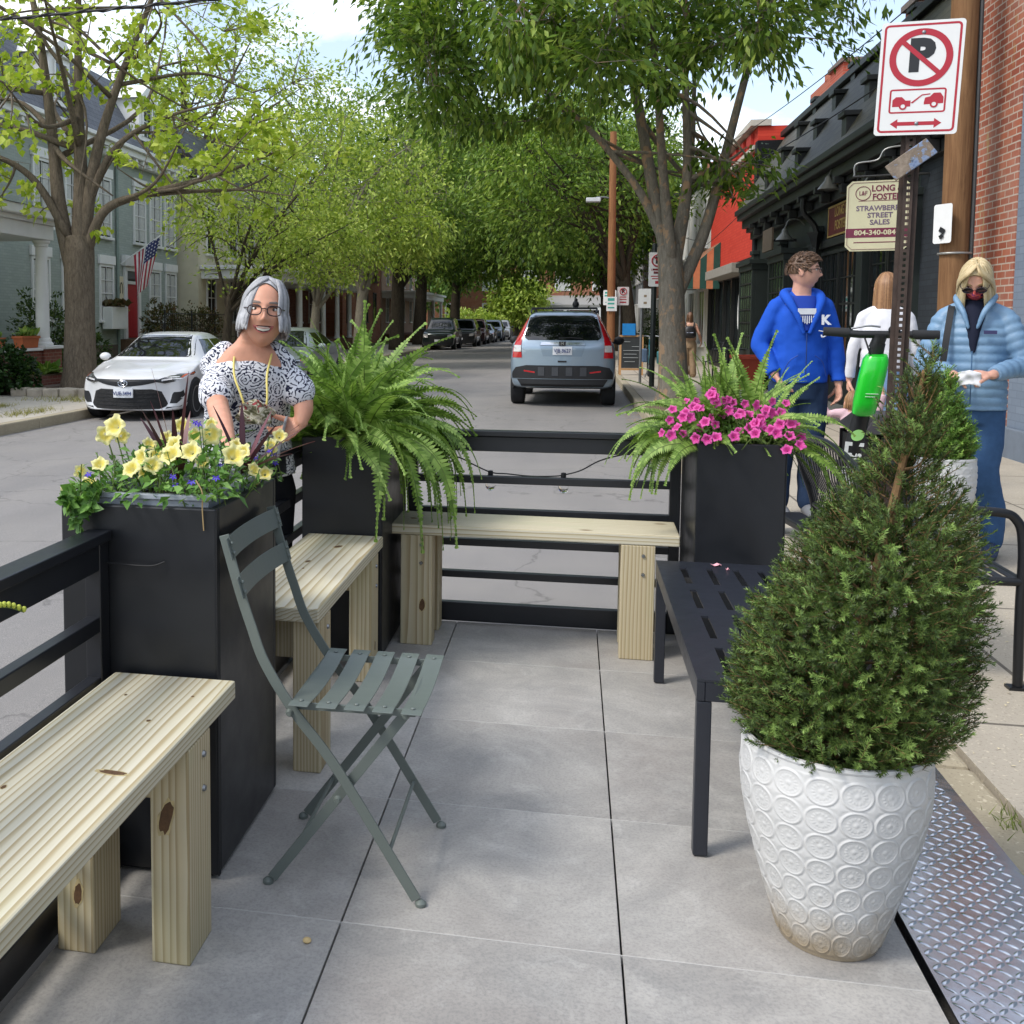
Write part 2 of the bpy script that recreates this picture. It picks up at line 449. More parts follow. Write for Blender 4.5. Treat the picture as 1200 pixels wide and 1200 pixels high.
plate()

# ------------------------------------------------------------------ wood
def wood(name, axis, tone=('#ab9b78', '#cfc8ae', '#d8d3c0'), seed=0., green=.25, ends='#a08454'):
    t = NT(name).set(.6, 0, .3)
    sc_ = [20., 20., 20.]; sc_[axis] = .9
    v = t.coord('Object', tuple(sc_), loc=(seed, seed*1.7, seed*.6))
    nn = t.node('ShaderNodeTexNoise'); nn.inputs['Scale'].default_value = .55; nn.inputs['Detail'].default_value = 3; t.link(v, nn.inputs['Vector'])
    w = t.node('ShaderNodeTexWave', wave_type='RINGS', rings_direction='XYZ'[axis], wave_profile='SAW')
    w.inputs['Scale'].default_value = 1.5; w.inputs['Distortion'].default_value = 8.5; w.inputs['Detail'].default_value = 3; w.inputs['Detail Scale'].default_value = .5
    off = t.node('ShaderNodeVectorMath', operation='ADD'); oo = [3.1, 1.9, 4.3]; oo[axis] = 0; off.inputs[1].default_value = oo
    t.link(v, off.inputs[0]); t.link(off.outputs[0], w.inputs['Vector'])
    c = t.ramp(w.outputs['Fac'], [(0., srgb(tone[2])), (.55, srgb(tone[1])), (.86, srgb(tone[0])), (.97, srgb(tone[0])), (1., srgb(tone[1]))])
    big = t.noise(t.coord('Object', tuple(4. if i != axis else 1.2 for i in range(3)), loc=(seed,)*3), 1.3, 4)
    c = t.mix(t.math('MULTIPLY', t.ramp(big, [(.5, (0,0,0)), (.72, (1,1,1))]), green), c, srgb('#a9b48a'))
    fine = t.noise(t.coord('Object', tuple(60. if i != axis else 2. for i in range(3))), 3, 4)
    c = t.mix(t.math('MULTIPLY', fine, .30), c, srgb(tone[0]))
    kn = t.node('ShaderNodeTexVoronoi'); kn.inputs['Scale'].default_value = 2.1; t.link(t.coord('Object', tuple(1.9 if i != axis else 1.0 for i in range(3)), loc=(seed*3.1,)*3), kn.inputs['Vector'])
    kd = t.ramp(kn.outputs['Distance'], [(.035, (1,1,1)), (.075, (0,0,0))])
    c = t.mix(t.math('MULTIPLY', kd, .8), c, srgb('#6e5230'))
    t.color(c); t.bump(w.outputs['Fac'], .18, .002); return t.m

M_BOLT = mat('galvanised_bolt', '#8d8f90', .35, .9)
def bench(label, c, L, rz, lx, group='wooden benches on the deck'):
    """bench along local X, centre c, seat .29 deep"""
    t = thing('wooden_bench', label, 'bench', c, rz, group)
    sd = RNG.uniform(0, 20)
    top = wood('pine_plank', 0, seed=sd); leg = wood('pine_post', 2, ('#a18f6c', '#beb08f', '#c9bfa3'), sd+3, .3)
    MB().box(-L/2, L/2, -.15, .15, .462, .505).build('seat', top, t, bevel=.005, world=False)
    for s in lx:
        for k in (-1, 1):
            y0, y1 = (-.149, -.064) if k < 0 else (.064, .149)
            l = MB().box(s-.066, s+.066, y0, y1, 0, .461).build('leg', leg, t, bevel=.004, world=False)
            for z in (.42, .345):
                yy = y0-.0005 if k < 0 else y1+.0005
                MB().tube([(s+.02, yy-k*.002, z), (s+.02, yy+k*.005, z)], [.008, .006], 10).build('bolt', M_BOLT, l, world=False, smooth=True)
        MB().box(s-.019, s+.019, -.0635, .0635, .33, .46).build('stretcher', leg, t, bevel=.003, world=False)
    return t
KNOT = mat('dark_pine_knot', '#5b4128', .8, var=.5, scale=40, bump=.8, bscale=60, bdist=.004); HALO = mat('grain_halo', '#bba97c', .7, var=.3, scale=60)
def knot(par, p, n, a, b, ang=0):
    """a flat dark knot with a paler ring let into a plank"""
    n = Vector(n); u, v, _ = frame(n, (0,1,0) if abs(n.y) < .5 else (0,0,1)); c, s_ = math.cos(ang), math.sin(ang); u, v = u*c+v*s_, v*c-u*s_; p = Vector(p); r = random.Random(int(a*1e5)+int(abs(p.x)*1e3))
    for k, (m_, h) in enumerate(((HALO, .0006), (KNOT, .0011))):
        f = 1.0 if k else 1.28; P = [p+u*a*f*math.cos(t_)*(1+r.uniform(-.18,.18))+v*b*f*math.sin(t_)*(1+r.uniform(-.18,.18)) for t_ in np.linspace(0, 6.283, 17)[:-1]]
        m = MB(); m.add([q+n*h for q in P]+[q-n*.001 for q in P], [tuple(range(16))]+[(i, (i+1) % 16, 16+(i+1) % 16, 16+i) for i in range(16)]); m.build('knot', m_, par)
_b1 = bench('near wooden bench running out of the photo beside the black slatted fence', (-1.03, -.66, 0), 1.48, R(90), (-.55, .505))
_b2 = bench('short wooden bench between the petunia planter and the fern planter', (-.985, 1.215, 0), 1.04, R(90), (-.425, .36))
_b3 = bench('wooden bench across the end of the deck below the black fence', (-.295, 2.135, 0), 1.195, R(-1), (-.445, .44))

def knots(b, L):
    rot = b.rotation_euler.z; off = b.location.copy(); b.location = (0,0,0)
    for p, n, a_, b_, g in L: knot(b, p, n, a_, b_, g)
    b.location = off
knots(_b1, [((.224,-.085,.505),(0,0,1),.008,.026,.1), ((.47,-.05,.505),(0,0,1),.005,.004,0), ((.13,.08,.505),(0,0,1),.007,.004,0), ((.62,-.09,.505),(0,0,1),.004,.003,0), ((.60,.06,.505),(0,0,1),.004,.003,0), ((.4388,-.100,.315),(-1,0,0),.034,.013,.25), ((.4388,.10,.13),(-1,0,0),.024,.009,.1)])
knots(_b2, [((.30,-.02,.505),(0,0,1),.020,.011,.4), ((.05,.03,.505),(0,0,1),.014,.008,.2), ((-.05,.02,.505),(0,0,1),.006,.004,0), ((.36,-.1492,.12),(0,-1,0),.008,.018,0)])
knots(_b3, [((-.48,-.02,.505),(0,0,1),.014,.009,.2), ((-.44,-.09,.505),(0,0,1),.010,.006,.5), ((-.42,-.149,.17),(0,-1,0),.012,.024,.1), ((-.56,-.15,.485),(0,-1,0),.006,.010,.2)])

# ------------------------------------------------------------------ black planters and fences
def planter(label, x0, x1, y0, y1, h, liner=False):
    t = thing('planter_box', label, 'planter', ((x0+x1)/2, (y0+y1)/2, 0), 0, 'tall black planter boxes on the deck')
    m = MB(); th = .022
    m.box(x0, x1, y0, y0+th, .012, h); m.box(x0, x1, y1-th, y1, .012, h)
    m.box(x0, x0+th, y0+th+.0005, y1-th-.0005, .012, h-.001); m.box(x1-th, x1, y0+th+.0005, y1-th-.0005, .012, h-.001); m.box(x0+th, x1-th, y0+th, y1-th, .3, .32)
    m.build('box', M_BLACK, t, bevel=.004)
    MB().box(x0+.02, x1-.02, y0+.02, y1-.02, 0, .0115).build('base', M_BLACKM, t)
    MB().box(x1-.0005, x1+.003, y0-.001, y0+.014, .012, h-.004).build('corner_trim', M_BLACKM, t, bevel=.001)
    MB().box(x0+th+.003, x1-th-.003, y0+th+.003, y1-th-.003, h-.12, h-.035).build('soil', mat('potting_soil', '#2b2119', .95, var=.4, scale=30, bump=1, bscale=80, bdist=.01), t)
    if liner:
        m = MB(); a = .026
        pr = [(x0+a, y0+a), (x1-a, y0+a), (x1-a, y1-a), (x0+a, y1-a)]
        def ring(i, z): return [(x0+i, y0+i, z), (x1-i, y0+i, z), (x1-i, y1-i, z), (x0+i, y1-i, z)]
        m.rings([ring(.04, h-.1), ring(.026, h+.012), ring(.020, h+.014), ring(.020, h+.026), ring(.040, h+.026), ring(.05, h-.03)], cap=False)
        m.build('liner', mat('grey_plastic_liner', '#9aa0a8', .4), t, bevel=.002)
    return t
P1 = (-1.325, -.935, .105, .60, .90)
P2 = (-1.165, -.845, 1.75, 2.36, .885)
P3 = (.342, .662, 1.875, 2.40, .885)
planter('tall black planter box holding yellow petunias with a grey liner rim', *P1, liner=True)
planter('tall black planter box holding the large drooping fern', *P2)
planter('tall black planter box holding pink petunias and a fern', *P3)

def fence(label, p0, p1, zs, post=True, cap=True):
    """black rail fence from p0 to p1 (ground points)"""
    p0, p1 = Vector(p0), Vector(p1); d = (p1-p0).normalized()
    t = thing('metal_fence', label, 'fence', (p0+p1)/2, 0, 'black rail fence panels around the deck')
    for p in (p0+d*.02, p1-d*.02):
        MB().beam(p+Vector((0,0,-.14)), p+Vector((0,0,zs[0][1]-.002)), .04, .045, d).build('post', M_FRAME, t, bevel=.003)
        n = d.cross(Vector((0,0,1))); s = 1 if p is not None and (p-p0).length < .1 else -1
        MB().beam(p+d*.0205*s+n*.0, p+d*.0245*s, .02, .05, (0,0,1)).build('bracket', M_FRAME, t)
    for i, (a, b) in enumerate(zs):
        th = .05 if i == 0 else .034
        q0, q1 = p0+d*.0405, p1-d*.0405
        if i == 0: q0, q1 = p0+d*.002, p1-d*.002
        zc = (a+b)/2
        r = MB()
        if i == 0:
            r.beam(q0+Vector((0,0,b-.012)), q1+Vector((0,0,b-.012)), .062, .024)
            r.beam(q0+d*.04+Vector((0,0,(a+b-.026)/2)), q1-d*.04+Vector((0,0,(a+b-.026)/2)), .036, (b-.026)-a)
        else: r.beam(q0+Vector((0,0,zc)), q1+Vector((0,0,zc)), th, b-a)
        r.build('rail', M_FRAME, t, bevel=.003)
    return t
ZS = [(.768, .860), (.625, .658), (.482, .513), (.342, .374), (.197, .228), (.0, .085)]
fence('black rail fence behind the near wooden bench at the edge of the photo', (-1.222, -2.6, 0), (-1.222, .098, 0), [(.752, .842), (.605, .642), (.462, .497), (.322, .356), (.18, .212), (0, .085)])
fence('black rail fence between the petunia planter and the fern planter', (-1.222, .607, 0), (-1.222, 2.34, 0), [(.752, .842), (.605, .642), (.462, .497), (.322, .356), (.18, .212), (0, .085)])
fence('black rail fence across the end of the deck behind the wooden bench', (-.838, 2.39, 0), (.335, 2.39, 0), ZS)
# thin cable hook on the first planter
o = MB().tube(bez([(-1.205,.088,.765),(-1.15,.085,.763),(-1.09,.09,.762),(-1.06,.099,.771)], 6), .0022, 6).build('wire_hook', M_BLACKM, smooth=True)
tag(o, 'thin black wire hook sticking out across the petunia planter', 'hook')

# string lights on the end fence
t = thing('string_light', 'black cable string light sagging along the end fence', 'string light', (-.25, 2.42, .6))
pts = bez([(-.80,2.42,.79),(-.66,2.42,.745),(-.60,2.422,.725),(-.55,2.422,.70),(-.47,2.42,.668),(-.40,2.42,.664),(-.30,2.42,.657),(-.20,2.42,.660),(-.15,2.42,.668),(-.08,2.42,.69),(.0,2.42,.735),(.10,2.42,.765),(.22,2.42,.79)], 5)
MB().tube(pts, .0032, 6).build('cable', M_BLACKM, t, smooth=True)
for x, z in ((-.475, .664), (-.155, .664)):
    s = MB().lathe([(.001,.014),(.011,.012),(.012,-.012),(.009,-.02),(.001,-.021)], 12, (x,2.42,z)).build('socket', M_BLACKM, t, smooth=True)
gl = NT('clear_bulb_glass').set(.03); gl.b.inputs['Transmission Weight'].default_value = 1; gl.color((1,1,1)); gl.b.inputs['IOR'].default_value = 1.2
for x, z in ((-.475, .625), (-.155, .625)):
    MB().ball((x, 2.42, z-.012), (.022, .022, .027), 16, 12).build('bulb', gl.m, t, smooth=True)

# ------------------------------------------------------------------ slatted black metal bench on the right of the deck
def slot_bench():
    t = thing('metal_bench', 'dark slotted metal bench with square legs in front of the pink petunia planter', 'bench', (.39, 1.1, 0))
    x0, x1, y0, y1, z = .192, .600, .448, 1.752, .457
    xs = [.278, .368, .458, .540]; w = .011
    ys = [(y0+.045+.31*k, y0+.045+.31*k+.225) for k in range(4)]
    m = MB(); xc = [x0]; 
    for x in xs: xc += [x-w, x+w]
    xc.append(x1)
    for i in range(0, len(xc)-1):
        if i % 2 == 0: m.box(xc[i], xc[i+1], y0, y1, z-.006, z)
        else:
            yy = y0
            for a, b in ys: m.box(xc[i], xc[i+1], yy, a, z-.006, z); yy = b
            m.box(xc[i], xc[i+1], yy, y1, z-.006, z)
    mm = mat('dark_slate_powder_coat', '#24272f', .34, 0, .12, 14, .1, 300, .0005, .5, 0, .15)
    m.build('seat', mm, t)
    m = MB(); m.box(x0, x0+.02, y0, y1, z-.055, z-.0065); m.box(x1-.02, x1, y0, y1, z-.055, z-.0065); m.box(x0+.0205, x1-.0205, y0, y0+.02, z-.055, z-.0065); m.box(x0+.0205, x1-.0205, y1-.02, y1, z-.055, z-.0065)
    m.build('apron', mm, t, bevel=.002)
    for x, y in ((x0+.001, y0+.001), (x1-.037, y0+.001), (x0+.001, y1-.037), (x1-.037, y1-.037)):
        MB().box(x, x+.036, y, y+.036, .004, z-.056).build('leg', mm, t, bevel=.003)
slot_bench()
for x, y, r in ((.40, 1.70, .02), (.43, 1.64, .008)):
    m = MB(); n = 9
    m.add([(x+r*(1+.3*math.sin(3*k))*math.cos(k*2*math.pi/n), y+.6*r*math.sin(k*2*math.pi/n), .459+.004*(k % 3)) for k in range(n)]+[(x, y, .459)], [(k, (k+1) % n, n) for k in range(n)])
    o = m.build('fallen_petal', mat('pale_pink_petal', '#e2a7b0', .7)); tag(o, 'larger pale pink petal lying on the slotted metal bench' if r > .01 else 'tiny pale petal scrap lying on the slotted metal bench', 'petal', 'petals fallen on the metal bench')

# ------------------------------------------------------------------ folding bistro chair
def bistro():
    t = thing('folding_chair', 'grey-green folding bistro chair with slatted seat and back beside the petunia planter', 'chair', (-.64, .29, 0))
    g = mat('grey_green_enamel', '#646c67', .38, 0, .06, 10, .05, 200, .0005)
    W, TH = .024, .006
    A = bez([(-.912,0,.842),(-.876,0,.716),(-.848,0,.632),(-.815,0,.545),(-.745,0,.435),(-.640,0,.302),(-.455,0,.014)], 8)
    B = [(-.478,0,.452),(-.806,0,.014)]
    for y in (.098, .476):
        MB().strip([(p[0], y, p[2]) for p in A], TH, W, (0,1,0)).build('leg', g, t, bevel=.001)
        f = MB().lathe([(.001,0),(.013,.001),(.013,.008),(.006,.014),(.001,.015)], 12, (-.445, y, 0)); f.build('foot', g, t, smooth=True)
    for y in (.122, .452):
        MB().strip([(p[0], y, p[2]) for p in B], TH, W, (0,1,0)).build('leg', g, t, bevel=.001)
        f = MB().lathe([(.001,0),(.013,.001),(.013,.008),(.006,.014),(.001,.015)], 12, (-.816, y, 0)); f.build('foot', g, t, smooth=True)
    # seat bearers and cross rods
    for y in (.112, .464): MB().strip([(-.755,y,.444),(-.462,y,.447)], TH, .016, (0,1,0)).build('seat_bearer', g, t)
    for p, y0, y1, r in (((-.755,.444),.10,.474,.006), ((-.480,.446),.118,.456,.006), ((-.735,.117),.124,.45,.005), ((-.52,.117),.10,.474,.005)):
        MB().tube([(p[0], y0, p[1]), (p[0], y1, p[1])], r, 8).build('cross_rod', g, t, smooth=True)
    for (x, z) in ((-.640,.235), (-.482,.447), (-.755,.432)):
        for y, s in ((.094, -1), (.480, 1)):
            MB().tube([(x,y,z),(x,y+s*.008,z)], [.010,.006], 10).build('rivet', g, t, smooth=True)
    for k in range(5):
        x = -.728+k*.0655
        path = [(x, .066+.424*i/12, .4645-.016*(1-((i-6)/6)**2)) for i in range(13)]
        path[0] = (x, .066, .4600); path[-1] = (x, .490, .4600)
        s = MB().strip(path, .047, .0028, (1,0,0)).build('seat_slat', g, t, bevel=.001)
        for y in (.10, .458): MB().ball((x, y, .4625), (.006, .006, .0022), 10, 6).build('rivet', g, s, smooth=True)
    for zc in (.812, .722):
        x0 = np.interp(zc, [.632,.716,.842], [-.848,-.876,-.912])
        tilt = Vector((-.28, 0, 1)).normalized()
        path = [(x0+.010-.016*(1-((i-8)/8)**2), .078+.418*i/16, zc) for i in range(17)]
        s = MB().strip(path, .052, .0028, tilt).build('back_slat', g, t, bevel=.001)
        for y in (.098, .476):
            for dz in (-.011, .011): MB().ball((x0+.013-.28*dz, y, zc+dz), (.004, .005, .005), 10, 6).build('rivet', g, s, smooth=True)
bistro()
# ------------------------------------------------------------------ plants on the deck
def rvec(rng):
    while True:
        v = Vector((rng.uniform(-1,1), rng.uniform(-1,1), rng.uniform(-1,1)))
        if .05 < v.length < 1: return v.normalized()

def leaf4(V, F, p, d, n, L, W, fold=.25, droop=.0):
    """one leaf: 6 vertices, folded along its midrib"""
    d = d.normalized(); s = d.cross(n)
    if s.length < 1e-4: s = d.cross(Vector((1,0,0)))
    s.normalize(); n = s.cross(d); o = len(V)
    m = p+d*L*.5+n*(-fold*W*.4); e = p+d*L-Vector((0,0,droop*L))
    V.append(p); V.append(p+d*L*.42+s*W/2); V.append(e); V.append(p+d*L*.42-s*W/2); V.append(m)
    F += [(o, o+1, o+4), (o+1, o+2, o+4), (o+2, o+3, o+4), (o+3, o, o+4)]

FERN = leaf_mat('fern_green', ['#4b662d', '#6c8c3a', '#8cab52', '#abc46c'], .5, .3, 3)
STEM = mat('green_stem', '#55682c', .6)
def frond(V, F, SV, SF, base, az, el, L, droop, rng, w=.046, npair=38):
    p = Vector(base); d = Vector((math.cos(az)*math.cos(el), math.sin(az)*math.cos(el), math.sin(el)))
    side = Vector((-math.sin(az), math.cos(az), 0)); roll = rng.uniform(-1.1, 1.1); N = npair; st = L/N
    path = [p.copy()]; tw = rng.uniform(-.012, .012)
    for i in range(N):
        t = i/N
        d = (d+Vector((0,0,-1))*droop*st*(0.35+1.6*t)+side*tw).normalized()
        p = p+d*st; path.append(p.copy())
        if i < 3: continue
        s = (side-d*side.dot(d)).normalized(); nrm = s.cross(d)
        if nrm.z < 0: nrm = -nrm
        pl = w*math.sin(math.pi*min(1, (t*1.0+.16))**.8)**.75*rng.uniform(.85, 1.1) if t < .96 else w*.2
        pl = max(pl, .006)
        for k in (-1, 1):
            q = (s*k*math.cos(roll)+nrm*k*math.sin(roll)*.9+d*.22+nrm*.08+Vector((0,0,-.14))).normalized()
            a = d*st*.52; o = len(V); tip = p+q*pl; mid = p+q*pl*.55+nrm*.0015
            V += [p-a, mid-a*.85, tip, mid+a*.85, p+a]
            F += [(o, o+1, o+3, o+4), (o+1, o+2, o+3, o+3)]
    m = MB().tube(path[::3]+[path[-1]], [.0022*(1-i/(len(path[::3])+1))+.0006 for i in range(len(path[::3])+1)], 4, cap=False)
    o = len(SV); SV += [Vector(v) for v in m.v]; SF += [tuple(i+o for i in f) for f in m.f]

def tri_quads(F): return [f if len(f) == 4 else (f[0], f[1], f[2], f[2]) for f in F]

def fern(label, specs, loc):
    rng = random.Random(5); V, F, SV, SF = [], [], [], []
    t = thing('fern', label, 'fern', loc, 0, None)
    for sp in specs(rng): frond(V, F, SV, SF, *sp)
    tris = [f for f in F if f[2] != f[3]]; t3 = [f[:3] for f in F if f[2] == f[3]]
    allt = [(a,b,c) for a,b,c,d in tris]+[(a,c,d) for a,b,c,d in tris]+t3
    np_mesh('fronds', [tuple(v) for v in V], allt, FERN, t)
    np_mesh('stems', [tuple(v) for v in SV], SF, STEM, t, True)

def f1(rng):
    out = []
    cx, cy = (P2[0]+P2[1])/2, (P2[2]+P2[3])/2
    for i in range(330):
        az = rng.uniform(0, 2*math.pi); u = rng.random()
        el = R(rng.uniform(12, 62)) if u < .80 else R(rng.uniform(55, 84))
        L = rng.uniform(.34, .60) if u < .80 else rng.uniform(.34, .54)
        dr = rng.uniform(2.4, 4.8) if u < .80 else rng.uniform(2.0, 4.2)
        if math.sin(az) < -.5: dr *= .62; L *= .9
        b = (cx+rng.uniform(-.11, .11), cy+rng.uniform(-.24, .24), .86)
        out.append((b, az, el, L, dr, rng))
    for i in range(34):        # long drooping fronds over the right and front rims
        az = R(rng.uniform(-70, 25)); out.append(((cx+rng.uniform(.06, .15), cy+rng.uniform(-.28, .2), .885), az, R(rng.uniform(5, 32)), rng.uniform(.46, .64), rng.uniform(5.4, 8.0), rng))
    for az, el, L in ((-60,84,.52), (-20,80,.54), (40,78,.5), (-120,86,.54), (10,66,.55), (-10,58,.6), (170,74,.5), (200,60,.5)):
        out.append(((cx+rng.uniform(-.06,.06), cy-.1, .88), R(az), R(el), L, 1.3, rng, .047))
    return out
fern('large bright green fern with fronds hanging over the planter behind the wooden benches', f1, (-1.005, 2.055, .86))
def f2(rng):
    out = []; cx, cy = .50, 2.22
    for i in range(170):
        az = rng.uniform(0, 2*math.pi); u = rng.random()
        el = R(rng.uniform(10, 45)) if u < .7 else R(rng.uniform(45, 85))
        dr = rng.uniform(2.2, 4.6) if u < .7 else rng.uniform(1, 3)
        if math.sin(az) < -.4: dr *= .5
        out.append(((cx+rng.uniform(-.12, .12), cy+rng.uniform(-.10, .14), .87), az, el, rng.uniform(.28, .46), dr, rng, .038))
    for i in range(20):
        az = R(rng.uniform(165, 235)); out.append(((cx-.12+rng.uniform(-.03,.03), cy+rng.uniform(-.32,.1), .87), az, R(rng.uniform(0, 30)), rng.uniform(.30, .44), rng.uniform(4, 7), rng, .034))
    for i in range(11):
        az = R(rng.uniform(-60, 35)); out.append(((cx+.12+rng.uniform(-.03,.03), cy+rng.uniform(-.30,.15), .87), az, R(rng.uniform(0, 35)), rng.uniform(.30, .46), rng.uniform(4, 7.5), rng, .034))
    return out
fern('green fern spreading out behind the pink petunias in the planter by the pavement', f2, (.5, 2.2, .86))

def flower_mat(name, throat, mid, edge, eye=None):
    t = NT(name).set(.55, 0, .3); v = t.coord('Object')
    ln = t.node('ShaderNodeVectorMath', operation='LENGTH'); t.link(v, ln.inputs[0])
    nz = t.noise(v, 90, 3); d = t.math('ADD', ln.outputs['Value'], t.math('MULTIPLY', t.math('SUBTRACT', nz, .5), .008))
    c = t.ramp(t.math('MULTIPLY', d, 25), [(.10, srgb(throat)), (.34, srgb(mid)), (.62, srgb(edge))]); t.color(c)
    tr = t.node('ShaderNodeBsdfTranslucent'); t.link(c, tr.inputs['Color']); mx = t.node('ShaderNodeMixShader'); mx.inputs[0].default_value = .3
    t.link(t.b.outputs[0], mx.inputs[1]); t.link(tr.outputs[0], mx.inputs[2]); t.link(mx.outputs[0], t.out.inputs['Surface']); return t.m

def petunia_mesh(name, m, seed):
    """trumpet flower opening along +Z, mouth at the origin"""
    rng = random.Random(seed); V = []; F = []; n = 30; rows = 8; ph = rng.uniform(0, 6)
    for i in range(rows):
        s = i/(rows-1)
        r = .0035+.0295*s**1.35; z = -.030*(1-s)**1.6
        for j in range(n):
            a = 2*math.pi*j/n; lobe = 1+.15*s*s*math.cos(5*a+ph); ruf = .0042*s**3*math.sin(10*a+ph*2)+.0025*s**2*math.sin(5*a+ph)
            V.append((r*lobe*math.cos(a), r*lobe*math.sin(a), z+ruf-.004*max(0, s-.75)*4))
    for i in range(rows-1):
        for j in range(n): F.append((i*n+j, i*n+(j+1) % n, (i+1)*n+(j+1) % n, (i+1)*n+j))
    me = bpy.data.meshes.new(name); me.from_pydata(V, [], F); me.materials.append(m)
    me.polygons.foreach_set('use_smooth', [True]*len(F)); return me

def petunias(label, spots, meshes, loc, leafm, box, nleaf, face, trail=(), lsize=(.022,.042), seed=3, mound=.10):
    rng = random.Random(seed)
    t = thing('petunia_plant', label, 'flowers', loc)
    off = Vector(loc)
    for i, (x, y, z, s) in enumerate(spots):
        o = bpy.data.objects.new('flower', meshes[i % len(meshes)]); link(o, t)
        o.location = Vector((x, y, z))-off; o.scale = (s, s, s)
        d = Vector(face)+Vector((rng.uniform(-.75, .75), rng.uniform(-.5, .3), rng.uniform(-.5, .5)))
        o.rotation_euler = d.normalized().to_track_quat('Z', 'Y').to_euler()
    V, F, st = [], [], MB(); x0, x1, y0, y1, z0 = box
    for i in range(nleaf):
        x, y = rng.uniform(x0, x1), rng.uniform(y0, y1)
        ex = min(1, 2.2*min(x-x0, x1-x, (y-y0)*.8, (y1-y)*.8)/(x1-x0)+.35)
        z = z0+mound*ex*rng.random()**.7
        d = (Vector((x-(x0+x1)/2, y-(y0+y1)/2, .05)).normalized()*.8+rvec(rng)*.8+Vector((0,0,.25)))
        L = rng.uniform(*lsize); leaf4(V, F, Vector((x, y, z)), d, Vector((0,0,1))+rvec(rng)*.5, L, L*rng.uniform(.42,.62), .3, .25)
    for i in range(int(nleaf/22)):
        x, y = rng.uniform(x0, x1), rng.uniform(y0, y1); q = Vector((x, y, z0-.02)); e = q+Vector((rng.uniform(-.06,.06), rng.uniform(-.06,.06), rng.uniform(.5,1.25)*mound))
        st.tube([q, (q+e)/2+rvec(rng)*.008, e], [.002,.0017,.0012], 5)
        for k in range(8):
            p = q.lerp(e, .35+.65*k/8); L = rng.uniform(*lsize)*.7
            leaf4(V, F, p, rvec(rng)+Vector((0,0,.5)), Vector((0,0,1)), L, L*.4, .3, .2)
    for (x, y, z, s) in spots:
        q = Vector((x, y, z))-Vector(face).normalized()*.028*s; b = Vector((x*.8+.2*(x0+x1)/2, y*.7+.3*(y0+y1)/2, z0))
        st.tube([b, (b+q)/2+Vector((0,0,.01)), q], [.002,.0018,.0022], 5)
    for path in trail:
        P = bez(path, 7); st.tube(P, .002, 5)
        for p in P[2:]:
            for k in range(3):
                L = rng.uniform(*lsize)*.85; leaf4(V, F, p, rvec(rng)+Vector((-.1,-.5,.0)), Vector((0,-1,.4))+rvec(rng)*.4, L, L*.7, .3, .2)
    np_mesh('leaves', [tuple(v) for v in V], F, leafm, t)
    st.build('stems', STEM, t, smooth=True)
    return t

PLEAF = leaf_mat('petunia_leaf_green', ['#3a5a26', '#527a34', '#6f9a44', '#93b862'], .5, .25, 6)
ym = flower_mat('yellow_petunia', '#b8980c', '#ecd333', '#efe8a6')
pm = flower_mat('pink_petunia', '#5e0d3e', '#c2257f', '#e35fae')
YM = [petunia_mesh('yellow_petunia', ym, k) for k in range(3)]
PM = [petunia_mesh('pink_petunia', pm, k+9) for k in range(3)]
YS = [(-1.278,.3,1.091,1.15),(-1.31,.32,1.064,1.0),(-1.165,.2,1.025,1.0),(-1.166,.15,1.007,.95),(-1.116,.17,1.013,.9),(-1.085,.2,1.038,1.15),(-1.143,.25,1.027,.8),(-1.112,.28,1.051,1.0),(-1.033,.2,1.046,1.0),(-1.246,.15,1.015,.8),(-1.301,.1,.948,.85),(-.954,.3,1.026,1.2),(-1.05,.4,1.062,1.1),(-.942,.32,1.032,.9),(-1.152,.45,1.08,.9),(-1.089,.5,1.081,.7),(-1.173,.4,1.054,.8),(-1.2,.35,1.041,.8),(-.91,.42,.963,.75),(-.926,.38,.977,.8),(-.908,.55,1.048,.8),(-.933,.55,1.005,.7),(-1.32,.2,.985,.7)]
PS = [(.36,2.0,1.01),(.34,2.0,1.014),(.367,1.88,.967),(.316,1.88,.982),(.305,2.0,.992),(.263,1.88,.945),(.244,1.84,.916),(.329,1.84,.906),(.371,1.84,.903),(.405,1.84,.916),(.469,1.84,.919),(.423,2.0,1.032),(.444,2.0,.987),(.471,2.0,1.0),(.514,2.0,.992),(.542,2.0,.985),(.572,2.0,1.022),(.603,2.0,1.007),(.631,2.0,.995),(.662,2.0,.996),(.546,1.88,.967),(.563,1.88,.964),(.541,1.84,.932),(.603,1.88,.941),(.633,1.88,.962),(.619,1.84,.934),(.674,1.88,.966),(.703,1.84,.894),(.654,1.84,.875),(.664,1.84,.927),(.402,2.0,1.064),(.413,2.0,1.051),(.285,1.88,.982),(.531,1.88,.947)]
petunias('pale yellow petunias with green leaves overflowing the near black planter', [(a,b,c-.022,d*.76) for a,b,c,d in YS]+[(a+.05*math.sin(9*k),b+.05,c-.055,.60) for k, (a,b,c,d) in enumerate(YS) if k % 2 == 0], YM, (-1.13,.35,.87), PLEAF, (-1.31,-.93,.10,.62,.90), 900, (.25,-.85,.45),
    trail=[[(-1.27,.14,.94),(-1.29,.07,.93),(-1.275,.05,.90),(-1.262,.065,.85)], [(-1.22,.14,.94),(-1.235,.08,.92),(-1.23,.07,.885)], [(-1.25,.15,.95),(-1.26,.08,.93),(-1.255,.072,.87)]], mound=.12)
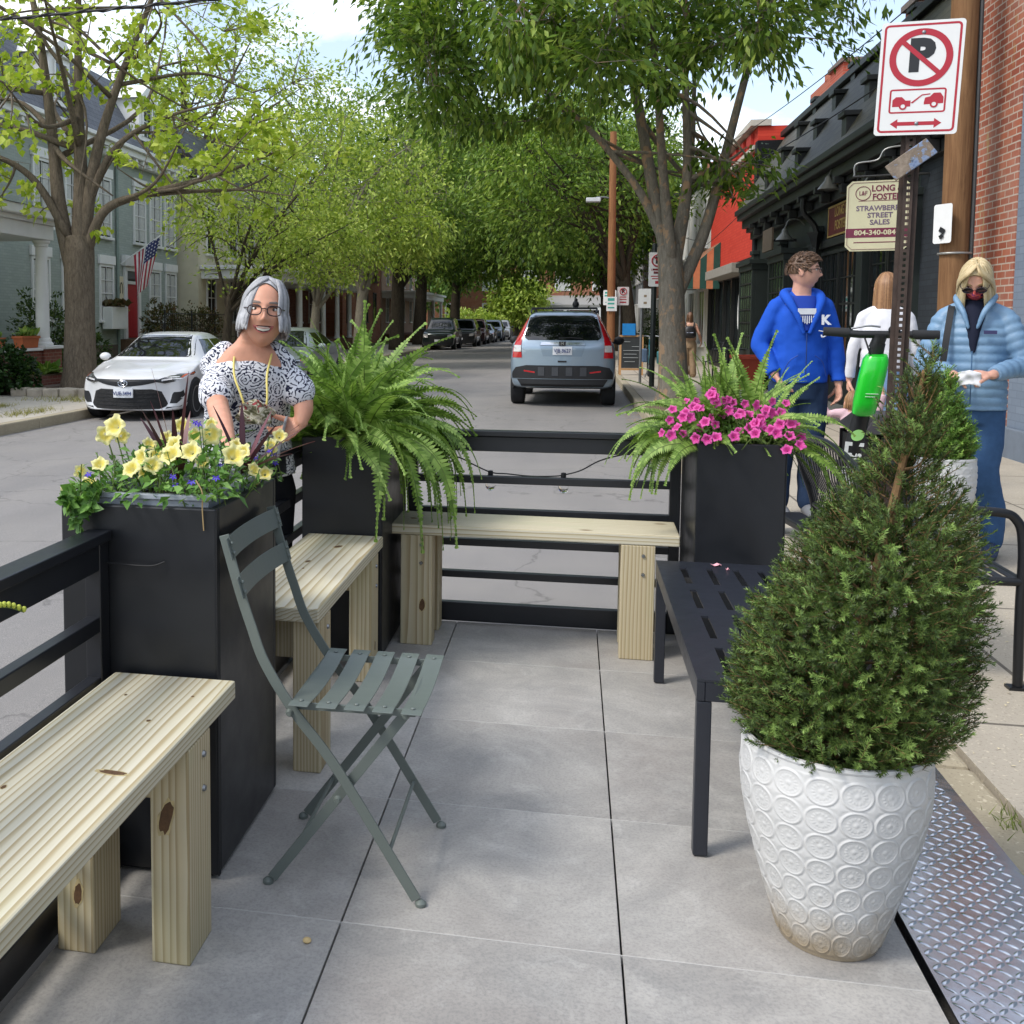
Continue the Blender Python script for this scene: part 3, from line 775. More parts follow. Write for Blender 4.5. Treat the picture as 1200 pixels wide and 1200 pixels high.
petunias('magenta pink petunias crowding the rim of the planter by the pavement', [p+(.62,) for p in PS]+[(x+.035*math.sin(7*k),y+.07,z+.02+.02*math.sin(5*k),.5) for k, (x,y,z) in enumerate(PS)], PM, (.5,1.95,.86), leaf_mat('small_leaf_green', ['#33501f','#54752f','#7c9a4c'], .5, .25, 6), (.30,.70,1.86,2.12,.885), 520, (-.05,-.8,.5), lsize=(.018,.032), seed=11, mound=.12)

# dusky purple spikes
def spikes(label, c, blades, seed):
    rng = random.Random(seed); t = thing('purple_grass', label, 'plant', c)
    m = MB()
    for az, el, L in blades:
        d = Vector((math.cos(R(az))*math.cos(R(el)), math.sin(R(az))*math.cos(R(el)), math.sin(R(el)))); p = Vector(c)
        s = d.cross(Vector((0,0,1))).normalized(); n = 7; L_, R_ = [], []
        for i in range(n+1):
            w = .0085*math.sin(math.pi*min(1, (i+1.2)/(n+1.2)))**.8+.0003
            L_.append(p-s*w); R_.append(p+s*w+Vector((0,0,.002))); d = (d+Vector((0,0,-.045))).normalized(); p = p+d*L/n
        o = len(m.v); m.v += [tuple(v) for v in L_+R_]
        for i in range(n): m.f.append((o+i, o+i+1, o+n+2+i, o+n+1+i)); m.mi.append(0)
    m.build('blades', leaf_mat('purple_blade', ['#2c1a20','#55303a','#7c4a50'], .4, .25, 5), t, smooth=True)
spikes('upright dusky purple spiky blades at the left among the yellow petunias', (-1.13,.36,.92), [(180,74,.22),(200,80,.30),(250,62,.24),(90,66,.2),(150,52,.22),(280,78,.20),(-10,84,.29),(300,40,.2)], 2)
spikes('arching dusky purple spiky blades at the right end of the yellow petunias', (-.985,.46,.93), [(20,48,.20),(60,62,.2),(330,54,.19),(0,34,.22),(110,76,.2),(170,68,.2),(40,40,.24),(-30,30,.2),(200,60,.16)], 3)
# blue lobelia
def lobelia():
    t = thing('lobelia_plant', 'small violet blue flowers scattered low among the yellow petunias', 'flowers', (-1.02,.35,.9)); off = Vector(t.location)
    lm = mat('violet_petal', '#5038b8', .5); me = None
    P = [(-1.038,.12,.954),(-1.045,.12,.974),(-1.044,.27,1.088),(-1.037,.27,1.085),(-1.03,.40,.960),(-1.022,.40,.962),(-.939,.12,.974),(-.999,.12,.961),(-.975,.40,.982),(-.945,.45,.977),(-.912,.52,.957),(-.92,.5,.99),(-1.258,.12,.971),(-.935,.40,.945),(-.925,.55,.975)]
    rng = random.Random(4)
    m = MB()
    for k in range(5):
        a = R(-90+ (k-2)*52); L = .011 if abs(k-2) < 2 else .008
        m.add([(0,0,0),(L*.6*math.cos(a-.35),L*.6*math.sin(a-.35),.002),(L*math.cos(a),L*math.sin(a),.001),(L*.6*math.cos(a+.35),L*.6*math.sin(a+.35),.002)], [(0,1,2,3)])
    me = m.build('flower', lm, t, world=False); first = True; st = MB(); V, F = [], []
    for x, y, z in P:
        o = me if first else me.copy()
        if not first: link(o, t)
        first = False; o.location = Vector((x, y, z))-off; o.scale = (1.15,)*3
        o.rotation_euler = (Vector((0,-1,.3))+rvec(rng)*.5).to_track_quat('Z','Y').to_euler()
        st.tube([(x+.01, y+.04, .9), (x+.004, y+.012, z-.01), (x, y+.003, z)], .0011, 5)
        for k in range(5): leaf4(V, F, Vector((x+rng.uniform(-.015,.015), y+.02, z-rng.uniform(.005,.05))), rvec(rng)+Vector((0,-.4,0)), Vector((0,-.5,1)), .02, .008)
    st.build('stems', STEM, t); np_mesh('leaves', [tuple(v) for v in V], F, PLEAF, t)
lobelia()
# dried stalk hanging over the rim and a twig with yellow buds at the left edge
o = MB().tube(bez([(-.985,.112,.965),(-.966,.10,.94),(-.965,.098,.90),(-.962,.098,.85)], 6), .0018, 5).build('dry_stalk', mat('dry_straw', '#9a835a', .8)); tag(o, 'dry straw coloured stalk hanging over the rim of the near planter', 'stalk')
t = thing('bud_twig', 'curved yellow-green twig with small buds poking in at the left edge of the photo', 'twig', (-1.16,-.42,.80))
MB().tube(bez([(-1.188,-.47,.79),(-1.172,-.44,.803),(-1.157,-.42,.80),(-1.140,-.395,.785)], 5), .0022, 6).build('stem', STEM, t, smooth=True)
for i, p in enumerate(bez([(-1.172,-.44,.803),(-1.157,-.42,.80),(-1.140,-.395,.785)], 3)):
    MB().ball(tuple(p+Vector((0,0,.005))), (.005,.005,.006), 8, 6).build('bud', mat('yellow_green_bud', '#b9c14a', .6), t, smooth=True)

# ------------------------------------------------------------------ white pots and dwarf spruces
def emboss(u, v, kind):
    if kind == 0:
        a, b = (u % 1)-.5, (v % 1)-.5; r = math.hypot(a, b); th = math.atan2(b, a); h = 0
        if abs(r-.44) < .05: h += .0030*math.cos((r-.44)/.05*math.pi/2)
        elif abs(r-.355) < .03: h += .0014*math.cos((r-.355)/.03*math.pi/2)
        elif .13 < r < .32: h += .0017*max(0, math.cos(15*th))*math.sin((r-.13)/.19*math.pi)
        elif r < .10: h += .0016*math.cos(r/.10*math.pi/2)
        elif r > .52: h += .0014*min(1, (r-.52)/.1)
        return h
    a = (u+.5*(int(v) % 2)) % 1-.5; b = v % 1; r = math.hypot(a, b*.8)
    return .004*max(0, 1-abs(r-.5)/.12)+.001*(1 if r < .4 else 0)

def white_pot(label, c, kind, ncol, nrow, du, dv, dirt):
    t = thing('plant_pot', label, 'plant pot', c, 0, 'white embossed plant pots')
    prof = [(.105,.0),(.112,.012),(.136,.09),(.163,.18),(.184,.26),(.198,.335),(.2015,.385),(.199,.425),(.197,.452)]
    zs = np.array([p[1] for p in prof]); rs = np.array([p[0] for p in prof])
    NU, NV = ncol*du, nrow*dv; V = np.zeros((NV+1, NU, 3))
    from math import pi
    zz = np.linspace(0, .452, NV+1); rr = np.interp(zz, zs, rs)
    ker = np.ones(9)/9; rr = np.convolve(np.pad(rr, 4, mode='edge'), ker, 'valid')
    for i in range(NV+1):
        vv = (zz[i]-.012)/(.44-.012)*nrow; inb = 0 < vv < nrow
        for j in range(NU):
            h = emboss(j/du, vv, kind) if inb else 0
            a = 2*pi*j/NU; V[i, j] = ((rr[i]+h)*math.cos(a), (rr[i]+h)*math.sin(a), zz[i])
    idx = np.arange((NV+1)*NU).reshape(NV+1, NU)
    F = np.stack([idx[:-1], np.roll(idx[:-1], -1, 1), np.roll(idx[1:], -1, 1), idx[1:]], -1).reshape(-1, 4)
    q = NT('white_glazed_pot' if kind == 0 else 'white_scalloped_pot').set(.4, 0, .5); v = q.coord()
    sx = q.node('ShaderNodeSeparateXYZ'); q.link(v, sx.inputs[0])
    n = q.noise(v, 13, 6, .7); col = q.mix(q.noise(v, 5, 4), srgb('#c6c7c6'), srgb('#d3d2cf'))
    low = q.math('SUBTRACT', q.math('MULTIPLY', q.math('SUBTRACT', .16, sx.outputs[2]), 6.0), q.math('MULTIPLY', n, 1.25), )
    st = q.ramp(q.math('ADD', low, .62, True), [(.1, (0,0,0)), (.9, (1,1,1))])
    col = q.mix(q.math('MULTIPLY', st, dirt), col, srgb('#9a8c76'))
    col = q.mix(q.math('MULTIPLY', q.ramp(q.noise(v, 60, 3), [(.66, (0,0,0)), (.72, (1,1,1))]), .25), col, srgb('#6f6350'))
    q.color(col)
    np_mesh('body', V.reshape(-1, 3), F, q.m, t, True, world=False)
    MB().lathe([(.1965,.4515),(.199,.457),(.197,.463),(.190,.464),(.184,.458),(.181,.43),(.176,.36)], 96, cap=False).build('rim', q.m, t, smooth=True, world=False)
    MB().lathe([(.01,.414),(.10,.416),(.178,.409),(.178,.39)], 32).build('soil', mat('bark_mulch', '#5b4632', .95, var=.4, scale=40, bump=1, bscale=90, bdist=.01), t, world=False)
    MB().lathe([(.001,.002),(.104,.002),(.104,-.001)], 32).build('underside', mat('pot_underside', '#77705f', .9), t, world=False)
    return t
white_pot('large white pot embossed with rosettes on the grey deck', (.447, .168, .001), 0, 18, 7, 28, 30, 1.0).scale = (.95, .95, .97)
white_pot('white pot with scalloped pattern on the pavement by the woman in a blue jacket', (1.88, 3.95, .001), 1, 22, 14, 10, 10, .4).scale = (.80, .80, 1.32)

def spruce(label, c, top, prof, ntw, cols, lite, seed, nl=.0135, nw=.0017, lean=(0,0), twl=(.05,.10), nn=46, bare=None):
    rng = random.Random(seed); nrg = np.random.default_rng(seed)
    t = thing('spruce_shrub', label, 'conifer', c)
    c = Vector(c); zs = [p[0] for p in prof]; rs = [p[1] for p in prof]; z0 = c.z
    def cen(z): k = (z-z0); return Vector((c.x+lean[0]*k, c.y+lean[1]*k, z))
    tw = MB(); tr = [cen(z0-.03+(top-z0)*i/8) for i in range(9)]
    tw.tube(tr, [.017*(1-i/9.5)+.002 for i in range(9)], 8)
    cum = np.cumsum([(r+.02)**1.6 for r in np.interp(np.linspace(zs[0], zs[-1], 60), zs, rs)]); cum /= cum[-1]
    A = [[], []]
    # boughs
    for i in range(46):
        z = zs[0]+(zs[-1]-zs[0])*rng.random()**1.2*.92; rr = float(np.interp(z, zs, rs)); a = rng.uniform(0, 2*math.pi)
        q = cen(z-.03); e = cen(z)+Vector((math.cos(a)*rr*.86, math.sin(a)*rr*.86, rr*rng.uniform(.05,.45)))
        tw.tube([q, q.lerp(e, .5)+Vector((0,0,-.01)), e], [.0036,.0022,.001], 5)
    ends = []
    lump = [(rng.uniform(0, 6.28), rng.uniform(zs[0], zs[-1]), rng.uniform(-.22, .28), rng.uniform(.3,.7)) for _ in range(26)]
    for i in range(ntw):
        z = float(np.interp(rng.random(), cum, np.linspace(zs[0], zs[-1], 60))); rr = float(np.interp(z, zs, rs)); a = rng.uniform(0, 2*math.pi)
        k = 1.0
        for la, lz, ls, lw in lump:
            da = (a-la+math.pi) % (2*math.pi)-math.pi; k += ls*math.exp(-(da/lw)**2-((z-lz)/.07)**2)
        if bare and abs(z-bare[1]) < bare[2] and abs((a-bare[0]+math.pi) % (2*math.pi)-math.pi) < bare[3] and rng.random() < .85: continue
        u = rng.random(); f = (.30+.70*u**.45)*k
        p = cen(z)+Vector((math.cos(a)*rr*f, math.sin(a)*rr*f, 0))
        d = Vector((math.cos(a), math.sin(a), .55+1.1*(1-min(1, rr/.2))))+rvec(rng)*.65
        L = rng.uniform(*twl); ends.append((p, d.normalized(), L, f/k))
    P = []; D = []; Ls = []; lightflag = []
    for p, d, L, f in ends:
        tw.tube([p-d*L*.6, p+d*L*.3], [.0012, .0007], 3, cap=False)
        P.append(tuple(p-d*L*.5)); D.append(tuple(d)); Ls.append(L); lightflag.append(1 if (f > .8 and rng.random() < .22) else 0)
    P = np.array(P); D = np.array(D); Ls = np.array(Ls); lf = np.array(lightflag, bool); N = len(P)
    for flag, name, cc in ((False, 'needles', cols), (True, 'new_growth', lite)):
        sel = lf == flag; Pn, Dn, Ln = P[sel], D[sel], Ls[sel]; n = len(Pn)
        if n == 0: continue
        k = nn; u = nrg.random((n, k)); ang = nrg.random((n, k))*6.283
        h = np.tile(np.array([0.3, .2, 1.0]), (n, 1)); X = np.cross(Dn, h); X /= np.linalg.norm(X, axis=1, keepdims=True); Y = np.cross(Dn, X)
        base = Pn[:, None]+Dn[:, None]*(u[..., None]*Ln[:, None, None])
        rad = X[:, None]*np.cos(ang)[..., None]+Y[:, None]*np.sin(ang)[..., None]
        fw = .45+.7*u**2
        q = rad+Dn[:, None]*fw[..., None]; q /= np.linalg.norm(q, axis=2, keepdims=True)
        ll = nl*(.75+.5*nrg.random((n, k)))*(1-.35*u**4)
        sd = np.cross(q, Dn[:, None]); sd /= (np.linalg.norm(sd, axis=2, keepdims=True)+1e-9)
        a1 = base-sd*nw/2; a2 = base+sd*nw/2; tip = base+q*ll[..., None]; mid = base+q*ll[..., None]*.6
        V = np.stack([a1, a2, mid+sd*nw*.42, tip, mid-sd*nw*.42], 2).reshape(-1, 3); M_ = n*k
        o = (np.arange(M_)*5)[:, None]
        F = np.concatenate([o+np.array([0,1,2]), o+np.array([0,2,4]), o+np.array([4,2,3])], 0)
        np_mesh(name, V, F, leaf_mat(name+'_green_%d' % seed, cc, .5, .2, 5, (1.2, 1.2, 1.15)), t)
    tw.build('trunk', mat('spruce_twig', '#7a5f3e', .85, var=.3, scale=30), t, smooth=True)
    return t
spruce('dwarf spruce with dark needles and lighter tips in the large white pot', (.447,.168,.405), 1.27,
       [(.41,.14),(.45,.195),(.51,.236),(.60,.243),(.725,.228),(.82,.192),(.90,.150),(.98,.105),(1.06,.060),(1.14,.048),(1.215,.035),(1.285,.012)], 4300,
       ['#2a3a1e','#3d4f26','#51652f','#66793c'], ['#56713a','#728c48','#8ea55c'], 8, nl=.0125, nw=.0018, twl=(.035,.08), nn=52, lean=(.19,.05), bare=(R(245), 1.02, .05, .8))
spruce('lighter green dwarf spruce in the scalloped white pot by the woman in blue', (1.88,3.95,.555), 1.06,
       [(.57,.10),(.63,.125),(.72,.13),(.80,.11),(.88,.085),(.96,.055),(1.04,.03),(1.09,.01)], 1100,
       ['#446226','#628638','#7fa24a'], ['#7aa544','#9cc05c','#b4d070'], 9, nl=.017, nw=.0035, twl=(.06,.11), nn=34)

# small litter on the deck
m = MB(); P = [(0,0),(.02,.012),(.035,.006),(.06,.015),(.075,.004),(.05,-.004),(.03,-.014),(.012,-.008)]
m.prism(P, lambda u, v, k: (.50+u*1.0, -.235+v, .002+.0015*k+.006*abs(math.sin(u*60))))
o = m.build('fallen_leaf', mat('dry_brown_leaf', '#7d5a41', .8, var=.3, scale=40)); tag(o, 'curled dry brown leaf lying on the deck near the tread plate', 'leaf')
o = MB().ball((-.665,-.09,.005), (.010,.009,.006), 8, 6).build('wood_chip', mat('pale_wood_chip', '#cbb27f', .8), smooth=True); tag(o, 'tiny pale wood chip lying on the grey tile by the wooden bench leg', 'chip')
# ------------------------------------------------------------------ buildings
def brick_mat(name, c1, c2, mortar, axes='YZ', bw=.215, rh=.075, ms=.006, rough=.85, stain=.3, bump=.5, paint=None):
    t = NT(name).set(rough, 0, .3); v = t.coord()
    s = t.node('ShaderNodeSeparateXYZ'); c = t.node('ShaderNodeCombineXYZ'); t.link(v, s.inputs[0])
    t.link(s.outputs['XYZ'.index(axes[0])], c.inputs[0]); t.link(s.outputs['XYZ'.index(axes[1])], c.inputs[1])
    b = t.node('ShaderNodeTexBrick'); b.inputs['Scale'].default_value = 1; b.inputs['Brick Width'].default_value = bw; b.inputs['Row Height'].default_value = rh
    b.inputs['Mortar Size'].default_value = ms; b.inputs['Mortar Smooth'].default_value = .2; b.inputs['Bias'].default_value = 0
    b.inputs['Color1'].default_value = srgb(c1)+(1,); b.inputs['Color2'].default_value = srgb(c2)+(1,); b.inputs['Mortar'].default_value = srgb(mortar)+(1,)
    t.link(c.outputs[0], b.inputs['Vector'])
    n = t.noise(v, 1.4, 6, .7); n2 = t.noise(v, 35, 4, .7)
    col = t.mix(t.math('MULTIPLY', t.ramp(n, [(.45, (0,0,0)), (.7, (1,1,1))]), stain), b.outputs['Color'], srgb(mortar))
    col = t.mix(t.math('MULTIPLY', n2, .35), col, sc(srgb(c1), .55))
    if paint:
        sx = t.node('ShaderNodeSeparateXYZ'); t.link(v, sx.inputs[0])
        pn = t.noise(t.coord(scale=(1,1.6,.5)), 1.9, 5, .65)
        col = t.mix(t.math('MULTIPLY', t.ramp(pn, [(.58, (0,0,0)), (.62, (1,1,1))]), .45), col, srgb(paint))
    t.color(col); t.bump(t.math('ADD', b.outputs['Fac'], t.math('MULTIPLY', n2, -.3)), -bump, .006); return t.m

def slate_mat(name, c1, c2, axes='YZ'):
    return brick_mat(name, c1, c2, '#222224', axes, .22, .16, .006, .6, .25, .6)
def glass_mat(name, c='#0d1114', rough=.04):
    t = NT(name).set(rough, 0, .8); v = t.coord(); t.color(t.ramp(t.noise(v, 1.2, 3), [(.35, sc(srgb(c), .5)), (.7, sc(srgb(c), 2.2))])); t.bump(t.noise(v, 1.1, 2), .06, .05); return t.m
GLASS = glass_mat('window_glass'); GLASS2 = glass_mat('shop_glass', '#182022')
WHITE = mat('white_painted_wood', '#dcdcd8', .5, var=.06, scale=3); CREAM = mat('cream_painted_wood', '#d6cfb6', .6, var=.08, scale=3)
BLKP = mat('black_painted_wood', '#1b1d1d', .5, var=.2, scale=6, bump=.15, bscale=30); GRNBLK = mat('dark_green_black_paint', '#202826', .5, var=.2, scale=5, bump=.1, bscale=25)
CURTAIN = mat('white_curtain', '#b9bab4', .8, var=.2, scale=14)

def window(par, X, y0, y1, z0, z1, f, frame=.07, nx=2, nz=4, fm=None, gm=None, sill=True, lintel=None, depth=.10, bar=.02, curtain=False):
    """window in a wall whose face is at X; f=+1 looks along +X, -1 along -X"""
    fm = fm or WHITE; gm = gm or GLASS
    bx = lambda m, a, b, c, d, e, g: m.box(min(X+f*a, X+f*b), max(X+f*a, X+f*b), c, d, e, g)
    m = MB(); bx(m, .003, .055, y0-frame, y0, z0-frame*.2, z1+frame); bx(m, .003, .055, y1, y1+frame, z0-frame*.2, z1+frame); bx(m, .003, .054, y0+.001, y1-.001, z1, z1+frame)
    w = m.build('window', fm, par)
    m = MB(); bx(m, .004, .012, y0, y1, z0, z1); m.build('pane', gm, w)
    if curtain:
        m = MB()
        for a, b in ((y0+.02, y0+.02+(y1-y0)*.40), (y1-.02-(y1-y0)*.40, y1-.02)): bx(m, .0125, .0135, a, b, z0+.05, z1-.03)
        m.build('curtain', CURTAIN, w)
    m = MB()
    for i in range(1, nx): y = y0+(y1-y0)*i/nx; bx(m, .013, .03, y-bar/2, y+bar/2, z0+.0005, z1-.0005)
    for i in range(1, nz): z = z0+(z1-z0)*i/nz; k = 1.7 if (i*2 == nz) else 1; bx(m, .0125, .033, y0+.0005, y1-.0005, z-bar*k/2, z+bar*k/2)
    if nx > 1 or nz > 1: m.build('muntins', fm, w)
    if sill: m = MB(); bx(m, .003, .12, y0-frame-.05, y1+frame+.05, z0-.10, z0-.016); m.build('sill', fm, w, bevel=.008)
    if lintel: m = MB(); bx(m, .003, .09, y0-frame-.06, y1+frame+.06, z1+frame+.002, z1+frame+lintel); m.build('lintel', fm, w, bevel=.008)
    return w

def bld(name, label, cat, loc, group=None): return thing(name, label, cat, loc, 0, group)

# ---- left: sage green row house with mansard roof
FX = -14.6
def green_house():
    t = bld('row_house', 'sage green painted brick row house with white trim and slate mansard roof', 'house', (FX-3, 28, 0), 'houses along the left pavement')
    MB().box(FX-7, FX, 16.5, 34.3, -.3, 6.75).build('wall', brick_mat('sage_painted_brick', '#99a29a', '#a5ada5', '#929b93', stain=.15, bump=.35), t)
    m = MB(); m.box(FX+.003, FX+.24, 16.4, 34.4, 6.42, 6.60); m.box(FX+.003, FX+.42, 16.4, 34.4, 6.602, 6.80); m.box(FX+.003, FX+.55, 16.4, 34.4, 6.802, 6.92)
    for y in np.arange(16.7, 34.2, .55): m.box(FX+.241, FX+.38, y, y+.14, 6.44, 6.601)
    m.build('cornice', WHITE, t, bevel=.012)
    m = MB(); m.add([(FX+.35,16.4,6.93),(FX+.35,34.4,6.93),(FX-1.2,34.4,9.5),(FX-1.2,16.4,9.5),(FX-7,16.4,6.93),(FX-7,34.4,6.93),(FX-6.5,34.4,9.5),(FX-6.5,16.4,9.5)],
                    [(0,1,2,3),(5,4,7,6),(3,2,6,7),(0,3,7,4),(1,5,6,2),(0,4,5,1)])
    rf = m.build('roof', slate_mat('grey_slate', '#5d6066', '#6c6f75'), t)
    for y in (20.3, 25.2, 31.2):
        m = MB(); m.box(FX-1.2, FX+.18, y-.6, y+.6, 7.35, 8.7); d = m.build('dormer', WHITE, t, bevel=.01)
        m = MB(); m.add([(FX-1.6,y-.75,8.702),(FX+.3,y-.75,8.702),(FX+.3,y+.75,8.702),(FX-1.6,y+.75,8.702),(FX-1.6,y,9.25),(FX+.3,y,9.25)], [(0,1,5,4),(2,3,4,5),(0,4,3),(1,2,5),(0,3,2,1)]); m.build('gable', WHITE, d)
        window(t, FX+.183, y-.32, y+.32, 7.5, 8.5, 1, .06, 2, 2, sill=False)
    for y in (18.2, 21.3, 24.35, 26.15, 28.2, 30.9, 32.25, 33.55): window(t, FX, y-.42, y+.42, 3.95, 5.7, 1, .08, 2, 4, lintel=.28, curtain=True)
    for y in (18.2, 21.3, 24.2, 25.9, 28.3, 32.15, 33.6): window(t, FX, y-.42, y+.42, 1.35, 3.0, 1, .08, 2, 4, lintel=.28, curtain=True)
    # red front door with transom
    m = MB(); m.box(FX+.003, FX+.10, 29.55, 29.72, .72, 3.10); m.box(FX+.003, FX+.10, 30.62, 30.79, .72, 3.10); m.box(FX+.003, FX+.098, 29.7205, 30.6195, 2.95, 3.10); m.box(FX+.003, FX+.07, 29.7205, 30.6195, 2.52, 2.62)
    d = m.build('door', WHITE, t, bevel=.01)
    MB().box(FX+.003, FX+.04, 29.73, 30.61, .75, 2.515).build('leaf', mat('red_door_paint', '#a3222b', .35), d, bevel=.008)
    MB().box(FX+.003, FX+.02, 29.75, 30.6, 2.63, 2.94).build('transom', GLASS, d)
    MB().ball((FX+.075, 29.82, 1.65), .035, 10, 8).build('handle', mat('brass_knob', '#a98a45', .3, .9), d, smooth=True)
    MB().box(FX+.003, FX+.16, 29.45, 30.9, 3.102, 3.45).build('lintel', WHITE, d, bevel=.01)
    m = MB()
    for k in range(4): m.box(FX+.003, FX+.5+.3*(4-k), 29.3-.001*k, 31.0+.001*k, -.05+.19*k, .14+.19*k)
    m.build('steps', mat('brown_stone_step', '#6b5340', .85, var=.25), t)
    MB().tube([(FX+.07,29.05,0),(FX+.07,29.05,6.4)], .05, 8).build('downpipe', mat('sage_pipe', '#7a8880', .5), t, smooth=True)
    # foundation course
    MB().box(FX+.003, FX+.05, 16.5, 29.2, -.05, .55).build('foundation', mat('foundation_stone', '#5d544b', .9, var=.3, scale=5), t)
    return t
green_house()
t = thing('wall_plaque', 'cream rectangular plaque with an arch emblem on the sage green house wall', 'sign', (FX+.06, 29.35, 2.2))
MB().box(FX+.01, FX+.05, 29.14, 29.5, 1.85, 2.75).build('board', mat('cream_board', '#c9c0a2', .6), t, bevel=.01)
m = MB(); m.tube(bez([(FX+.055,29.24,2.2),(FX+.055,29.23,2.4),(FX+.055,29.32,2.55),(FX+.055,29.41,2.4),(FX+.055,29.40,2.2)], 5), .016, 6); m.build('emblem', mat('dark_emblem', '#3c3a33', .6), t)
def flag():
    t = thing('flag', 'American flag hanging from a slanted white pole on the sage green house', 'flag', (FX+.1, 29.2, 3.4))
    a = Vector((FX+.05, 29.3, 3.15)); b = Vector((FX+1.35, 29.75, 4.15))
    MB().tube([a, b], .022, 8).build('pole', WHITE, t, smooth=True)
    MB().ball(tuple(b), .04, 8, 6).build('finial', mat('gold_finial', '#b79a4a', .3, .8), t, smooth=True)
    d = (b-a).normalized(); n = 40; k = 26; L, H = 1.05, 1.55; V = []
    for i in range(k+1):
        for j in range(n+1):
            u, v = i/k, j/n
            p = a+d*(.52+L*u*(1-.25*v))
            q = p+Vector((.0, .10*math.sin(u*7+v*2)*(.3+v)+.05*v, -H*v*(1-.12*u)))+Vector((-.25*v*u, 0, 0))
            V.append(tuple(q))
    F = []; MI = []
    for i in range(k):
        for j in range(n):
            F.append((i*(n+1)+j, (i+1)*(n+1)+j, (i+1)*(n+1)+j+1, i*(n+1)+j+1))
            st = int(i/k*13)
            u, v = i/k, j/n
            blue = u > .46 and v < .4
            MI.append(2 if blue and not (i % 3 == 1 and j % 3 == 1) else 1 if blue else (0 if (int(i*13/k) % 2 == 0) else 1))
    m = MB(); m.add(V, F); m.mi = MI
    m.build('cloth', [mat('flag_red', '#a52336', .7), mat('flag_white', '#dedbd8', .7), mat('flag_blue', '#2c3460', .7)], t, smooth=True, angle=180)
flag()
def porch():
    t = bld('porch', 'white columned porch with a red brick base at the left edge of the photo', 'porch', (-12.6, 17, 0))
    px = -11.6; bm = brick_mat('porch_brick', '#6d382c', '#7f4636', '#8c7b6b', 'YZ', stain=.2)
    bmx = bm
    w = MB().box(px-.35, px, 8, 18.75, -.25, .66).build('wall', bm, t)
    MB().box(px-.42, px+.06, 18.76, 19.55, -.25, .69).build('pier', bm, t, bevel=.01)
    m = MB(); m.box(px-.40, px+.05, 8, 18.74, .661, .72); m.box(px-.47, px+.11, 18.745, 19.62, .691, .76); m.build('coping', WHITE, t, bevel=.01)
    c = MB(); cx, cyy = px-.19, 19.16
    c.lathe([(.23,0),(.23,.05),(.19,.08),(.18,.14),(.155,.17),(.15,.2),(.15,.9),(.125,2.18),(.15,2.2),(.16,2.26),(.19,2.28),(.2,2.33)], 20, (cx,cyy,.762)); c.build('column', WHITE, t, smooth=True, angle=30)
    m = MB(); m.box(-FX and FX+.01, px+.02, 8, 19.35, 3.10, 3.42); m.box(FX+.01, px+.12, 8, 19.45, 3.422, 3.52); m.box(FX+.01, px+.30, 8, 19.62, 3.522, 3.72); m.build('entablature', WHITE, t, bevel=.015)
    m = MB(); m.add([(FX+.01,8,3.722),(px+.34,8,3.722),(px+.34,19.66,3.722),(FX+.01,19.66,3.722),(FX+.01,8,4.1),(FX+.01,19.66,4.1)], [(1,2,5,4),(0,1,4),(3,5,2),(0,4,5,3),(0,3,2,1)]); m.build('roof', mat('porch_roof_tin', '#74777a', .6), t)
    MB().box(FX+.01, px-.36, 8, 19.5, .0, .30).build('deck_boards', mat('porch_boards', '#5d6360', .7), t)
    m = MB(); m.box(FX+.01, FX+.1, 17.2, 17.45, .31, 3.09); m.build('pilaster', bm, t)
    m = MB(); m.box(FX+.01, FX+.08, 17.46, 17.7, .31, 3.09); m.build('trim', WHITE, t)
porch()
def porch_bench():
    t = thing('porch_bench', 'dark wooden bench with pale arms on the left porch', 'bench', (-12.9, 18.0, .3))
    g = mat('grey_bench_back', '#3a3f40', .6); wd = mat('honey_wood', '#8a6a3c', .6)
    X0, X1, Y0, Y1 = -13.3, -12.75, 17.35, 18.75
    m = MB()
    for k in range(4): m.box(X0+.14*k, X0+.14*k+.11, Y0, Y1, .66, .69)
    m.build('seat', g, t)
    m = MB(); m.box(X0-.06, X0-.02, Y0, Y1, .72, 1.28); m.build('backrest', g, t)
    for y in (Y0, Y1-.06):
        MB().box(X0-.075, X0-.015, y+.001, y+.059, .30, 1.32).build('leg', wd, t); MB().box(X1-.06, X1, y+.001, y+.059, .30, .93).build('leg', wd, t)
        MB().box(X0-.01, X1+.03, y-.005, y+.065, .931, .965).build('armrest', wd, t, bevel=.01)
porch_bench()
ym_ = mat('mustard_cushion', '#b8932f', .8, var=.12, scale=10, bump=.3, bscale=30, bdist=.01)
for label, c, s, rot in (('mustard yellow cushion standing against the back of the porch bench', (-13.15,17.72,.98), (.14,.52,.5), (0,R(-14),0)), ('mustard yellow cushion lying flat on the seat of the porch bench', (-12.98,18.25,.765), (.5,.62,.14), (0,0,R(8)))):
    m = MB(); n = 14; V = []
    for k in (1, -1):
        for i in range(n+1):
            for j in range(n+1):
                a, b = -1+2*i/n, -1+2*j/n; h = ((1-a**4)*(1-b**4))**.5; cr = 1-.08*(1-abs(a))*abs(b)-.08*(1-abs(b))*abs(a)
                V.append((a*cr, b*cr, k*h))
    F = []
    for k in range(2):
        for i in range(n):
            for j in range(n): a = k*(n+1)**2+i*(n+1)+j; F.append((a, a+1, a+n+2, a+n+1))
    ax = 0 if s[0] < .2 else 2; o3 = [i for i in range(3) if i != ax]; M_ = Euler(rot).to_matrix()
    W = []
    for a, b, h in V:
        p = [0,0,0]; p[o3[0]] = a*s[o3[0]]/2; p[o3[1]] = b*s[o3[1]]/2; p[ax] = h*s[ax]/2; W.append(Vector(c)+M_@Vector(p))
    m.add(W, F); o = m.build('cushion', ym_, smooth=True, angle=180); tag(o, label, 'cushion', 'cushions on the porch bench')

